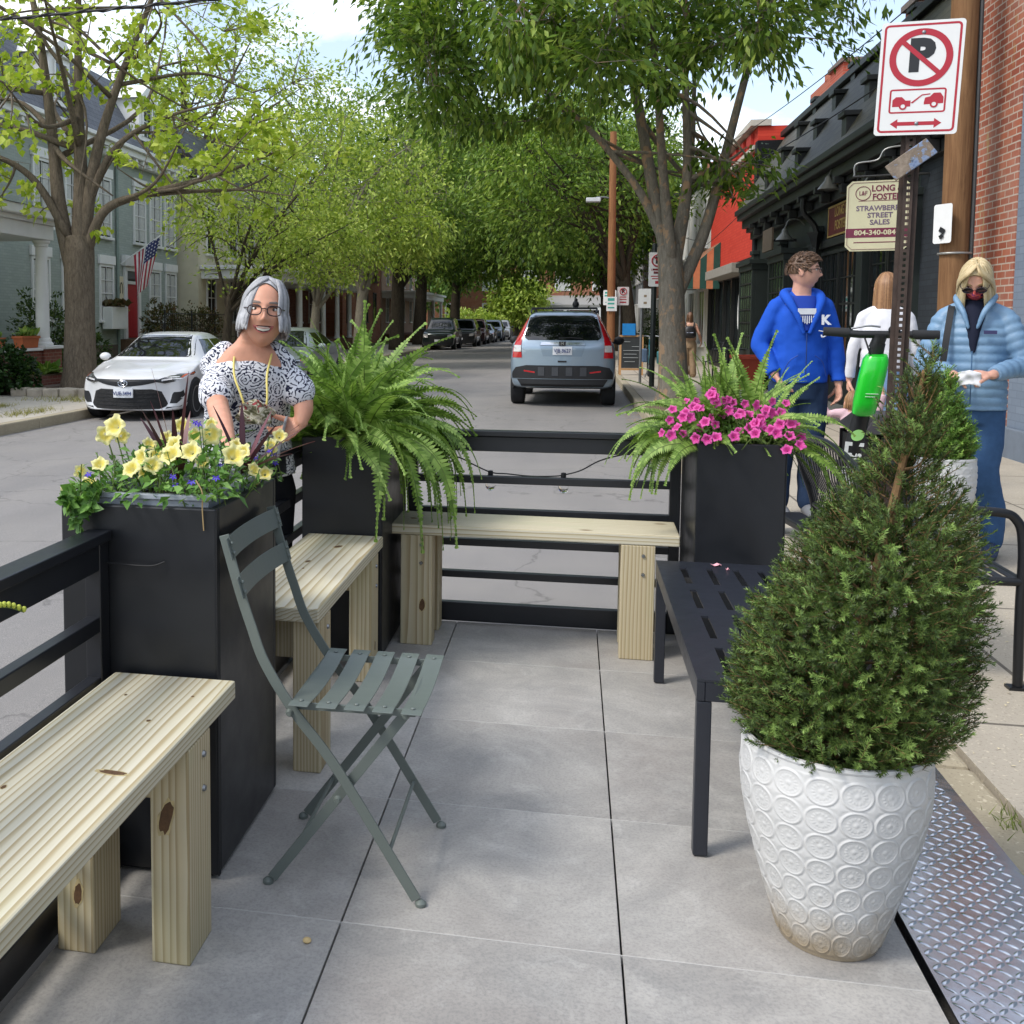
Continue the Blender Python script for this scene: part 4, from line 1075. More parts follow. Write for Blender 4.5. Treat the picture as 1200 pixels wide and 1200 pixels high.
# ---- cream house further along, then brick ones
def row(label, y0, y1, X, h, mt, roofm, wy, name='row_house', porch=False, upper=True, z0=1.3, trim=None, gx=None):
    t = bld(name, label, 'house', (X-3, (y0+y1)/2, 0), 'houses along the left pavement'); trim = trim or WHITE
    MB().box(X-7, X, y0, y1, -.3, h).build('wall', mt, t)
    m = MB(); m.box(X+.003, X+.3, y0, y1, h-.35, h-.12); m.box(X+.003, X+.5, y0-.02, y1+.02, h-.118, h+.08); m.build('cornice', trim, t, bevel=.01)
    m = MB(); m.add([(X+.35,y0,h+.082),(X+.35,y1,h+.082),(X-1.3,y1,h+2.2),(X-1.3,y0,h+2.2),(X-7,y0,h+.082),(X-7,y1,h+.082)], [(0,1,2,3),(3,2,5,4),(0,3,4),(1,5,2),(0,4,5,1)]); m.build('roof', roofm, t)
    for y in wy:
        if upper: window(t, X, y-.45, y+.45, 3.9, 5.6, 1, .08, 2, 2, fm=trim, lintel=.2)
        window(t, X, y-.45, y+.45, z0, z0+1.8, 1, .08, 2, 2, fm=trim)
    if porch:
        m = MB(); m.box(X+.003, X+2.4, y0+.3, y1-.3, 2.9, 3.25); m.box(X+.003, X+2.6, y0+.15, y1-.15, 3.252, 3.4); m.build('porch_roof', trim, t, bevel=.01)
        MB().box(X+.003, X+2.4, y0+.3, y1-.3, -.1, .45).build('porch_floor', mat('porch_brick_base', '#6b4a3c', .85, var=.3), t)
        for y in np.linspace(y0+.5, y1-.5, 4): MB().lathe([(.17,0),(.17,.08),(.13,.12),(.11,2.3),(.15,2.36),(.16,2.44)], 14, (X+2.2,y,.452)).build('column', trim, t, smooth=True, angle=30)
    return t
SL = slate_mat('dark_slate', '#4c4f53', '#5c5f63')
row('cream painted house with tall white porch columns behind the first small trees', 34.6, 44.5, -13.9, 6.6, mat('cream_stucco', '#c9c2a8', .8, var=.08, scale=2), SL, (36, 38.6, 41, 43.2), porch=True)
row('dull red brick house with white trim among trees on the left', 44.8, 54.5, -13.9, 6.8, brick_mat('dull_red_brick', '#6d3c2d', '#84503c', '#94816e'), SL, (46.3, 49, 51.5, 53.3), porch=True)
row('orange brick house with dark trim far down the left pavement', 54.8, 66.5, -12.9, 6.8, brick_mat('orange_brick', '#8f5238', '#a2654a', '#a89580'), SL, (56.3, 59, 61.5, 64.3), trim=mat('dark_trim', '#3d3a36', .6))
row('pale brick house near the end of the street on the left', 66.8, 82, -12.9, 6.6, brick_mat('pale_brick', '#9c7a64', '#ab8a72', '#b3a595'), SL, (69, 72.5, 76, 79.5), porch=True)

# ---- far house closing the street
def far_house():
    t = bld('brick_house', 'orange brick house with grey porch roof closing the far end of the street', 'house', (-1.5, 103, 0))
    bmx = brick_mat('far_orange_brick', '#8d5238', '#a06346', '#a6937f', 'XZ')
    MB().box(-15, 13, 101, 110, -.2, 7.2).build('wall', bmx, t)
    m = MB(); m.add([(-15.4,100.6,7.2),(13.4,100.6,7.2),(13.4,110.4,7.2),(-15.4,110.4,7.2),(-11,105.5,10.2),(9,105.5,10.2)], [(0,1,5,4),(1,2,5),(2,3,4,5),(3,0,4),(0,3,2,1)]); m.build('roof', SL, t)
    for x in (-12,-8.3,-4.3,-1.2,2.4,6.2,10):
        for z in (4.35, 1.1):
            w = MB(); w.box(x-.75,x-.6,100.93,100.997,z,z+1.9); w.box(x+.6,x+.75,100.93,100.997,z,z+1.9); w.box(x-.75,x+.75,100.93,100.997,z+1.902,z+2.05); w.box(x-.599,x+.599,100.935,100.997,z+.9,z+1.0); wn = w.build('window', WHITE, t)
            MB().box(x-.599,x+.599,100.95,100.998,z,z+1.9).build('pane', CURTAIN if z > 3 else GLASS, wn)
    m = MB(); m.add([(-8,97.4,2.95),(6,97.4,2.95),(6,100.99,3.9),(-8,100.99,3.9),(-8,97.4,2.75),(6,97.4,2.75),(6,100.99,3.7),(-8,100.99,3.7)], [(0,1,2,3),(4,7,6,5),(0,4,5,1),(1,5,6,2),(2,6,7,3),(3,7,4,0)]); m.build('porch_roof', mat('grey_shingle', '#8b8a86', .8, var=.15, scale=10), t)
    m = MB().box(-8, 6, 97.45, 97.7, 2.45, 2.745); m.build('porch_beam', WHITE, t)
    for x in (-7.6,-4.2,-.9,2.4,5.6): MB().box(x-.14,x+.14,97.45,97.72,.4,2.448).build('column', WHITE, t)
    MB().box(-8, 6, 97.4, 100.99, -.2, .4).build('porch_floor', mat('far_porch_floor', '#7b6a5a', .9), t)
far_house()

# ---- right: painted and bare brick walls, black shop, red shop, white shop
RX = 4.2
t = bld('painted_building', 'blue-grey painted brick building at the right edge of the photo', 'building', (RX+3, -5, 0), 'buildings along the right pavement')
MB().box(RX, RX+9, -25, 9.28, -.1, 5.2).build('wall', brick_mat('blue_grey_painted_brick', '#74808f', '#7d8998', '#6d7988', stain=.12, bump=.6), t)
MB().box(RX-.06, RX-.003, -25, 9.27, -.1, .30).build('plinth', mat('worn_blue_grey_paint', '#6a7480', .85, var=.2, scale=4), t, bevel=.01)
t = bld('brick_building', 'tall bare red brick wall with patches of old yellow paint at the upper right', 'building', (RX+3, 10, 0), 'buildings along the right pavement')
MB().box(RX-.012, RX+9, 9.285, 10.95, -.1, 6.0).build('wall', brick_mat('worn_red_brick', '#94503e', '#b0684e', '#bfb3a4', bw=.21, rh=.075, ms=.008, stain=.25, bump=.9, paint='#a6965c'), t)

def black_shop():
    t = bld('black_shop', 'black painted shop front with bay windows, heavy cornice and slate roof', 'building', (RX+3, 17.5, 0), 'buildings along the right pavement')
    Y0, Y1 = 10.96, 24.3
    MB().box(RX, RX+8, Y0, Y1, -.1, 4.0).build('wall', GRNBLK, t)
    # painted dark brick return next to the bare brick
    MB().box(RX-.03, RX-.002, Y0+.003, 12.2, -.05, 3.5).build('brick_panel', brick_mat('dark_painted_brick', '#2b3036', '#33393f', '#262a2f', stain=.1, bump=.8), t)
    m = MB()
    for a, b, c, d in ((.003,.14,3.34,3.50),(.003,.24,3.502,3.60),(.003,.34,3.602,3.78),(.003,.46,3.782,3.90),(.003,.52,3.902,4.02)): m.box(RX-b, RX-a, Y0, Y1+.15, c, d)
    m.build('cornice', BLKP, t, bevel=.012)
    for y in np.arange(Y0+.2, Y1-.1, 1.31): MB().box(RX-.30, RX-.145, y, y+.16, 3.345, 3.50).box(RX-.40, RX-.25, y+.01, y+.15, 3.495, 3.6).build('corbel', BLKP, t, bevel=.01)
    m = MB(); m.add([(RX-.48,Y0,4.022),(RX-.48,Y1,4.022),(RX+.55,Y1,5.75),(RX+.55,Y0,5.75),(RX+8,Y0,4.022),(RX+8,Y1,4.022),(RX+8,Y1,5.75),(RX+8,Y0,5.75)], [(0,1,2,3),(3,2,6,7),(0,3,7,4),(1,5,6,2),(5,4,7,6),(0,4,5,1)])
    rf = m.build('roof', slate_mat('olive_slate', '#4b4a40', '#5d5b4e'), t)
    MB().box(RX+.45, RX+.75, Y0, Y1+.01, 5.752, 5.88).build('ridge_cap', BLKP, t, bevel=.01)
    for y in (14.55, 17.9, 20.9):      # party wall upstands crossing the roof
        m = MB()
        for k in range(4):
            x = RX-.42+.30*k; z = 4.03+.50*k
            m.box(x, x+.34, y-.14-.002*k, y+.14+.002*k, z-.05, z+.36)
            m.box(x-.05, x+.36, y-.19, y+.19, z+.361, z+.44)
        m.build('parapet_step', BLKP, t, bevel=.01)
    m = MB().box(RX-.06, RX+.9, Y1+.012, Y1+.35, 3.0, 5.7); m.build('side_wall', brick_mat('black_painted_brick', '#17191c', '#1d2024', '#121416', 'XZ', stain=.1), t)
    # pilasters and panels
    for y in (12.25, 14.55, 17.65, 20.75, 24.05):
        m = MB(); m.box(RX-.14, RX-.003, y-.16, y+.16, -.05, 2.95); m.box(RX-.17, RX-.003, y-.19, y+.19, 2.951, 3.05); m.box(RX-.17, RX-.004, y-.19, y+.19, -.05, .3501); m.build('pilaster', GRNBLK, t, bevel=.008)
    m = MB().box(RX-.11, RX-.003, Y0+1.3, Y1, 2.62, 2.75); m.build('transom_rail', BLKP, t, bevel=.01)
    for y0, y1 in ((12.6, 13.35), (13.5, 14.25)): window(t, RX, y0, y1, .95, 2.5, -1, .06, 3, 5, fm=BLKP, gm=GLASS2, sill=True, bar=.022)
    for y0, y1 in ((15.0, 16.1), (16.2, 17.3)): window(t, RX, y0, y1, .8, 2.5, -1, .06, 4, 4, fm=BLKP, gm=GLASS2, sill=True, bar=.022)
    # two box bays
    for y0, y1 in ((18.25, 19.85), (21.75, 23.5)):
        X = RX-.5
        m = MB(); m.box(X, RX-.003, y0, y1, -.05, .75); m.box(X, X+.08, y0, y0+.1, .7501, 2.5); m.box(X, X+.08, y1-.1, y1, .7501, 2.5); m.box(X-.02, RX-.003, y0-.02, y1+.02, 2.501, 2.62); m.box(X-.08, RX-.003, y0-.08, y1+.08, 2.621, 2.72); m.box(X+.081, RX-.003, y0+.002, y0+.05, .7501, 2.5)
        b = m.build('bay', GRNBLK, t, bevel=.006)
        MB().box(X+.03, X+.04, y0+.101, y1-.101, .752, 2.499).build('pane', glass_mat('bay_glass', '#3b4a33'), b)
        m = MB()
        for i in range(1, 5): y = y0+.1+(y1-y0-.2)*i/5; m.box(X+.012, X+.029, y-.016, y+.016, .752, 2.499)
        for i in range(1, 6): z = .75+1.75*i/6; m.box(X+.008, X+.031, y0+.101, y1-.101, z-.014, z+.014)
        m.build('muntins', BLKP, b)
    # doorway recess
    m = MB(); m.box(RX-.06, RX-.003, 20.95, 21.05, 0, 2.5); m.box(RX-.06, RX-.003, 21.5, 21.6, 0, 2.5); d = m.build('door', BLKP, t)
    MB().box(RX-.03, RX-.003, 21.0505, 21.4995, .0, 2.45).build('leaf', GLASS2, d)
    # downpipe with hopper
    m = MB(); m.tube(bez([(RX-.42,17.2,3.5),(RX-.4,17.2,3.25),(RX-.2,17.2,3.0),(RX-.19,17.2,2.6)], 6), .05, 8); m.tube([(RX-.19,17.2,2.6),(RX-.19,17.2,.1)], .05, 8); m.lathe([(.06,-.28),(.09,-.1),(.15,.0),(.15,.02)], 4, (RX-.19,17.2,2.9)); m.build('downpipe', mat('black_iron_pipe', '#1a1b1c', .5), t, smooth=True)
black_shop()
def lamp_arm(label, x, y, z):
    t = thing('gooseneck_lamp', label, 'wall lamp', (x, y, z), 0, 'gooseneck lamps under the black cornice'); g = mat('grey_enamel_lamp', '#6c6e6a', .4)
    MB().tube(bez([(x, y, z), (x-.1, y, z+.10), (x-.28, y, z+.10), (x-.36, y, z-.06)], 6), .014, 8).build('arm', g, t, smooth=True)
    MB().lathe([(.03,.0),(.05,-.03),(.06,-.08),(.15,-.19),(.165,-.22),(.15,-.215)], 18, (x-.36, y, z-.06), cap=False).build('shade', g, t, smooth=True)
lamp_arm('grey gooseneck lamp over the red shop sign board', RX-.01, 15.6, 3.12+.62); lamp_arm('grey gooseneck lamp beyond the small brown sign', RX-.01, 19.0, 3.2); lamp_arm('grey gooseneck lamp nearest to the bare brick wall', RX-.01, 13.6, 3.28)

RED = mat('dark_red_sign', '#6b1f22', .5); GOLD = mat('gold_lettering', '#b89a5a', .45); SIGNC = mat('cream_sign_face', '#c9c6a4', .55, var=.04); MAROON = mat('maroon_print', '#6d1f3d', .5)
t = thing('shop_sign', 'dark red wall sign board with gold lettering on the black shop front', 'sign', (RX-.05, 16, 3.2))
MB().box(RX-.07, RX-.004, 15.15, 16.85, 2.78, 3.30).build('board', RED, t, bevel=.005)
m = MB(); m.box(RX-.08,RX-.071,15.15,16.85,2.78,2.81); m.box(RX-.08,RX-.071,15.15,16.85,3.27,3.30); m.box(RX-.08,RX-.071,15.15,15.18,2.8105,3.2695); m.box(RX-.08,RX-.071,16.82,16.85,2.8105,3.2695); m.build('border', GOLD, t)
text('lettering', 'LONG &\nFOSTER', .22, (RX-.075, 16.0, 3.06), (R(90), 0, R(-90)), GOLD, t, .002, .004)
t = thing('shop_sign', 'small brown wall sign between the bay windows of the black shop', 'sign', (RX-.05, 19.9, 2.95))
MB().box(RX-.55, RX-.51, 19.3, 20.3, 2.76, 3.2).build('board', mat('brown_sign', '#6a5a4a', .6), t, bevel=.004)
MB().box(RX-.51, RX-.004, 19.75, 19.80, 2.95, 3.0).build('bracket', BLKP, t)

def hanging_sign():
    c = Vector((3.62, 12.0, 2.69)); t = thing('hanging_sign', 'cream hanging shop sign with maroon lettering and band beside the wooden pole', 'sign', c, R(-14))
    w, h, k = .36, .44, .06
    poly = [(-w,-h+k),(-w+k,-h),(w-k,-h),(w,-h+k),(w,h-k),(w-k,h),(-w+k,h),(-w,h-k)]
    MB().prism(poly, lambda u, v, s: (u, -.018+.036*s, v)).build('board', SIGNC, t, world=False)
    m = MB()
    for a, b in zip(poly, poly[1:]+poly[:1]): m.beam((a[0]*.94, -.0205, a[1]*.95), (b[0]*.94, -.0205, b[1]*.95), .004, .008, (0,1,0))
    m.build('border', MAROON, t, world=False)
    MB().box(-w*.985, w*.985, -.021, -.0185, -.27, -.155).build('band', MAROON, t, world=False)
    def tx(s, size, x, z, m_, b=.002, sx=1): text('lettering', s, size, Vector((x, -.0215, z))+c, (R(90), 0, 0), m_, t, .0008, b, sx=sx)
    tx('LONG &\nFOSTER', .105, .10, .285, MAROON, .003, .9); tx('STRAWBERRY\nSTREET\nSALES', .088, .03, .005, mat('grey_violet_print', '#6a5a70', .5), .002, 1.0)
    tx('804-340-0840', .085, 0, -.212, SIGNC, .002, 1.08); MB().box(-.26, .26, -.0205, -.0185, -.338, -.326).build('small_print', MAROON, t, world=False)
    m = MB(); m.tube([(-.17+.085*math.cos(a), -.0205, .285+.085*math.sin(a)) for a in np.linspace(0, 2*math.pi, 25)], .005, 5); m.build('emblem_ring', MAROON, t, world=False)
    tx('L&F', .075, -.17, .285, MAROON, .001, .8)
    MB().box(-.22, .26, -.0205, -.0185, .185, .192).build('rule', MAROON, t, world=False)
    m = MB(); m.tube([(-.30,0,.50),(.75,0,.50)], .016, 8); m.build('bracket', BLKP, t, world=False, smooth=True)
    for x in (-.24, .24): MB().tube([(x,0,.44),(x,0,.50)], .006, 6).build('hanger', BLKP, t, world=False)
    MB().tube(bez([(-.28,0,.51),(-.26,0,.66),(-.02,0,.70),(.1,0,.84),(.6,0,.86)], 6), .012, 8).build('scroll', mat('galvanised_conduit', '#8b8d8c', .4, .6), t, world=False, smooth=True)
    return t
hanging_sign()

def red_shop():
    t = bld('red_shop', 'bright orange-red painted brick shop above glass windows', 'building', (RX+3, 29, 0), 'buildings along the right pavement')
    MB().box(RX, RX+8, 24.66, 33.0, 2.95, 6.1).build('wall', brick_mat('bright_red_painted_brick', '#c63b2b', '#d24734', '#b73526', stain=.08, bump=.5), t)
    m = MB(); m.box(RX-.10, RX-.003, 24.66, 33.0, 5.55, 5.65); m.box(RX-.18, RX+.3, 24.6, 33.02, 6.102, 6.25); m.build('cornice', mat('pale_stone_band', '#b9b1a3', .7), t)
    m = MB(); m.box(RX, RX+8, 24.66, 33.0, -.1, .45); m.build('stallriser', BLKP, t)
    m = MB(); m.box(RX+.06, RX+.07, 24.7, 33.0, .452, 2.55); m.build('pane', GLASS2, t)
    m = MB()
    for y in (24.66, 26.3, 27.9, 29.5, 31.2, 32.9): m.box(RX-.04, RX+.055, y, y+.1, .452, 2.55)
    m.box(RX-.06, RX+.056, 24.64, 33.0, 2.551, 2.95); m.build('shop_frame', BLKP, t)
    MB().box(RX-.55, RX-.061, 24.5, 29.6, 2.56, 2.80).build('fascia', mat('grey_weathered_fascia', '#8f8a80', .7, var=.15), t, bevel=.01)
    for y in (25.2, 26.4, 27.6, 28.8, 30, 31.2): MB().box(RX-.08, RX-.003, y, y+.7, 5.75, 6.0).build('parapet_panel', mat('deep_red_panel', '#a82f24', .7), t)
    # emblem painted on the glass: a ring and a bottle shape
    m = MB(); m.tube([(RX+.055, 26.95+.32*math.cos(a)*.8, 1.62+.5*math.sin(a)) for a in np.linspace(0, 2*math.pi, 25)], .03, 5); m.build('window_emblem', WHITE, t)
red_shop()
t = bld('white_shop', 'white painted shop beyond the orange-red one with a striped awning', 'building', (RX+3, 38, 0), 'buildings along the right pavement')
MB().box(RX+.02, RX+8, 33.03, 43, -.1, 6.3).build('wall', mat('white_stucco', '#cfcdc6', .8, var=.06, scale=2), t)
MB().box(RX-.14, RX+.4, 33.03, 43, 6.302, 6.5).build('cornice', mat('terracotta_coping', '#9a6a50', .8), t)
for y in (34.5, 37, 39.5, 41.6): window(t, RX+.02, y-.4, y+.4, 3.9, 5.4, -1, .07, 2, 2)
for y in (35, 38, 41): window(t, RX+.02, y-.8, y+.8, .6, 2.4, -1, .07, 2, 1, gm=GLASS2)
def awning(label, y0, y1, z0, z1, out, c1, c2, n):
    t = thing('awning', label, 'awning', (RX-.3, (y0+y1)/2, z0))
    m = MB(); k = n*1
    for i in range(n):
        a, b = y0+(y1-y0)*i/n, y0+(y1-y0)*(i+1)/n; m.cur = i % 2
        m.add([(RX-.01,a,z1),(RX-.01,b,z1),(RX-out,b,z0),(RX-out,a,z0),(RX-.01,a,z1-.02),(RX-.01,b,z1-.02),(RX-out+.02,b,z0-.02),(RX-out+.02,a,z0-.02)], [(0,1,2,3),(7,6,5,4),(0,4,5,1),(2,6,7,3)])
        m.add([(RX-out,a,z0-.001),(RX-out,b,z0-.001),(RX-out,b,z0-.22),(RX-out,(a+b)/2,z0-.27),(RX-out,a,z0-.22)], [(0,1,2,3,4)])
    m.build('canopy', [mat(*c1), mat(*c2)], t)
    m = MB(); 
    for j in range(7):
        a, b = j/7, (j+1)/7; m.cur = j % 2; xa, xb = RX-.01-a*(out-.01), RX-.01-b*(out-.01); zt = lambda q: z1+(z0-z1)*q
        m.add([(xa,y0-.004,zt(a)),(xb,y0-.004,zt(b)),(xb,y0-.004,z0-.2),(xa,y0-.004,z0-.2)], [(0,1,2,3)])
    m.build('side_flap', [mat(*c1), mat(*c2)], t)
    m = MB(); m.beam((RX-.02,y0+.02,z0-.05),(RX-out+.02,y0+.02,z0-.05),.03,.03); m.beam((RX-.02,y1-.02,z0-.05),(RX-out+.02,y1-.02,z0-.05),.03,.03); m.build('frame', BLKP, t)
awning('green and orange striped awning over the shop beside the red wall', 30.6, 36.5, 2.55, 3.75, 1.35, ('awning_green', '#1f4a40', .8), ('awning_orange', '#c07650', .8), 18)
row2 = [('charcoal shop with tall windows beyond the white one', 43.1, 54, 6.6, '#2c2e30'), ('brown brick shop far down the right pavement', 54.1, 66, 7.2, None), ('grey house last on the right pavement', 66.1, 82, 6.6, '#77787a')]
for lb, a, b, h, c in row2:
    t = bld('shop_building', lb, 'building', (RX+3, (a+b)/2, 0), 'buildings along the right pavement')
    MB().box(RX, RX+8, a, b, -.1, h).build('wall', mat('shop_wall_'+str(int(a)), c, .8, var=.12, scale=2) if c else brick_mat('brown_brick', '#6a4032', '#7b5040', '#8d7d6c'), t)
    MB().box(RX-.3, RX+.4, a+.01, b-.01, h+.002, h+.25).build('cornice', BLKP, t)
    for y in np.arange(a+1.2, b-.8, 2.2):
        window(t, RX, y-.4, y+.4, 4.0, 5.6, -1, .07, 2, 2); window(t, RX, y-.8, y+.8, .7, 2.5, -1, .07, 2, 1, gm=GLASS2)
# chimneys behind the black shop roof
for lb, x0, x1, y0, y1, z0, z1, c, cap in (('narrow red brick chimney above the ridge of the black shop', 6.1, 6.6, 19.2, 20.0, 5.0, 7.35, ('#7d4534','#8c5240'), True), ('broad broken orange brick chimney stack with a low step', 7.2, 8.2, 31.0, 33.6, 4.5, 8.6, ('#a5553c','#b7664a'), False), ('squat orange brick chimney with a metal cowl', 6.9, 7.5, 28.2, 29.6, 4.5, 8.35, ('#a54a35','#b75a42'), True)):
    t = thing('chimney', lb, 'chimney', ((x0+x1)/2, (y0+y1)/2, z0), 0, 'chimneys above the shops')
    bm_ = brick_mat('chimney_brick_%d' % int(x0*10), c[0], c[1], '#9a8878', 'XZ')
    MB().box(x0, x1, y0, y1, z0, z1).build('stack', bm_, t)
    if cap: MB().box(x0-.07, x1+.07, y0-.07, y1+.07, z1+.001, z1+.12).build('cap', mat('chimney_cap', '#6d625a', .8), t)
    else:
        m = MB(); r = random.Random(3)
        for k in range(9): m.obox((x0+.1+.8*k/9, y0+.5+r.uniform(-.3,.3), z1+r.uniform(.02,.1)), (.22, .5, r.uniform(.1,.3)), (0, 0, r.uniform(-.3,.3)))
        m.build('broken_top', bm_, t)
# ------------------------------------------------------------------ vehicles
TYRE = mat('tyre_rubber', '#17181a', .85, var=.1, scale=20, bump=.3, bscale=60, bdist=.003); RIM = mat('grey_alloy', '#8d9094', .3, .85); PLAST = mat('black_car_plastic', '#16171a', .6, var=.1, scale=20)
CHROME = mat('chrome_trim', '#c9ccd0', .12, 1.0, .03); CGLASS = glass_mat('car_glass', '#0b0e11', .03); PLATE = mat('white_plate', '#d9dcdf', .45, var=.03); NAVY = mat('navy_print', '#23366e', .5)
LAMPR = mat('red_lamp_plastic', '#b3101c', .15, 0, .08, 20, coat=.6); LAMPC = mat('clear_lamp_plastic', '#c9c6c4', .12, .2, .1, 30, coat=.6)
def paint(name, c, metal=.0, rough=.28): return mat(name, c, rough, metal, .03, 2, coat=.9)

def catm(vals, n):
    A = np.array(vals, float); A = np.vstack([2*A[0]-A[1], A, 2*A[-1]-A[-2]]); out = []
    for i in range(1, len(A)-2):
        for k in range(n):
            t = k/n; a, b, c, d = A[i-1:i+3]
            out.append(.5*((2*b)+(c-a)*t+(2*a-5*b+4*c-d)*t*t+(3*b-3*c+d-a)*t**3))
    out.append(A[-2]); return np.array(out)

def car_shell(st, bulge=.12, nb=.9):
    """stations (y, half width, z bottom, z belt, half roof width, z roof) -> dense closed body"""
    S_ = catm(st, 4); m = MB(); rings = []
    for y, w, zb, zl, wr, zr in S_:
        zr = max(zr, zl+.004); wr = min(wr, w*.97)
        half = [(0,zb),(w*.55,zb),(w*.86,zb+.01),(w*.965,zb+.09),(w,zb+(zl-zb)*.45),(w*.995,zb+(zl-zb)*.72),(w*.965,zl-.03),(w*.93+.0*(wr),zl+.01),(wr+(w*.9-wr)*.45,zl+(zr-zl)*.55),(wr,zr-(zr-zl)*.16-.004),(wr*.86,zr-(zr-zl)*.02),(wr*.5,zr+.008),(0,zr+.012)]
        h = catm(half, 3); pts = [(x, z) for x, z in h]+[(-x, z) for x, z in h[-2:0:-1]]
        k = bulge*max(0, 1-y/nb)
        rings.append([(x, y+k*(x/w)**2, z) for x, z in pts])
    zc = (S_[0][2]+S_[0][3])/2; k = bulge; w0 = S_[0][1]; caps = []
    for q in (.03, .3, .6, .85): caps.append([(p[0]*q, S_[0][0]+k*(p[0]*q/w0)**2, zc+(p[2]-zc)*q) for p in rings[0]])
    m.rings(caps+rings); return m

def wheel(par, x, y, z, r, wd, side, spokes=8):
    w = MB(); prof = [(r*.62,-wd/2),(r*.92,-wd/2),(r*.985,-wd/2+.025),(r,-wd/4),(r,wd/4),(r*.985,wd/2-.025),(r*.92,wd/2),(r*.62,wd/2)]
    n = 32; rs = [[(x+h, y+q*math.cos(2*math.pi*j/n), z+q*math.sin(2*math.pi*j/n)) for j in range(n)] for q, h in prof]
    w.rings(rs); o = w.build('wheel', TYRE, par, smooth=True, world=False)
    m = MB(); xo = x+side*(wd/2-.02); m.rings([[(x+h*side, y+q*math.cos(2*math.pi*j/n), z+q*math.sin(2*math.pi*j/n)) for j in range(n)] for q, h in ((r*.55,wd/2-.07),(r*.60,wd/2-.05),(r*.66,wd/2+.004),(r*.60,wd/2+.006))], cap=False)
    for k in range(spokes):
        a = 2*math.pi*k/spokes; m.beam((xo, y, z), (xo, y+r*.62*math.cos(a), z+r*.62*math.sin(a)), .035, .02, (1,0,0))
    m.lathe([(.001,-.02),(.06,-.015),(.05,.02),(.001,.025)], 12, (0,0,0)) if False else m.tube([(xo-.01*side,y,z),(xo+.015*side,y,z)], [.06,.045], 14)
    m.build('rim', RIM, o, smooth=True, world=False)
    MB().tube([(x-wd*.2*side, y, z), (x+(wd/2-.075)*side, y, z)], r*.58, 24).build('brake_disc', PLAST, o, world=False)

def part(par, body, bvh, poly, name, m, fn, d, off=.004, nu=10, nv=8, thick=.012, parent=None):
    return decal(MB(), bvh, poly, fn, d, off, nu, nv, thick, abs(d[1]) > .5).build(name, m, parent or par, smooth=True, world=False, angle=25)
mir = lambda P: [(-u, v) for u, v in P]

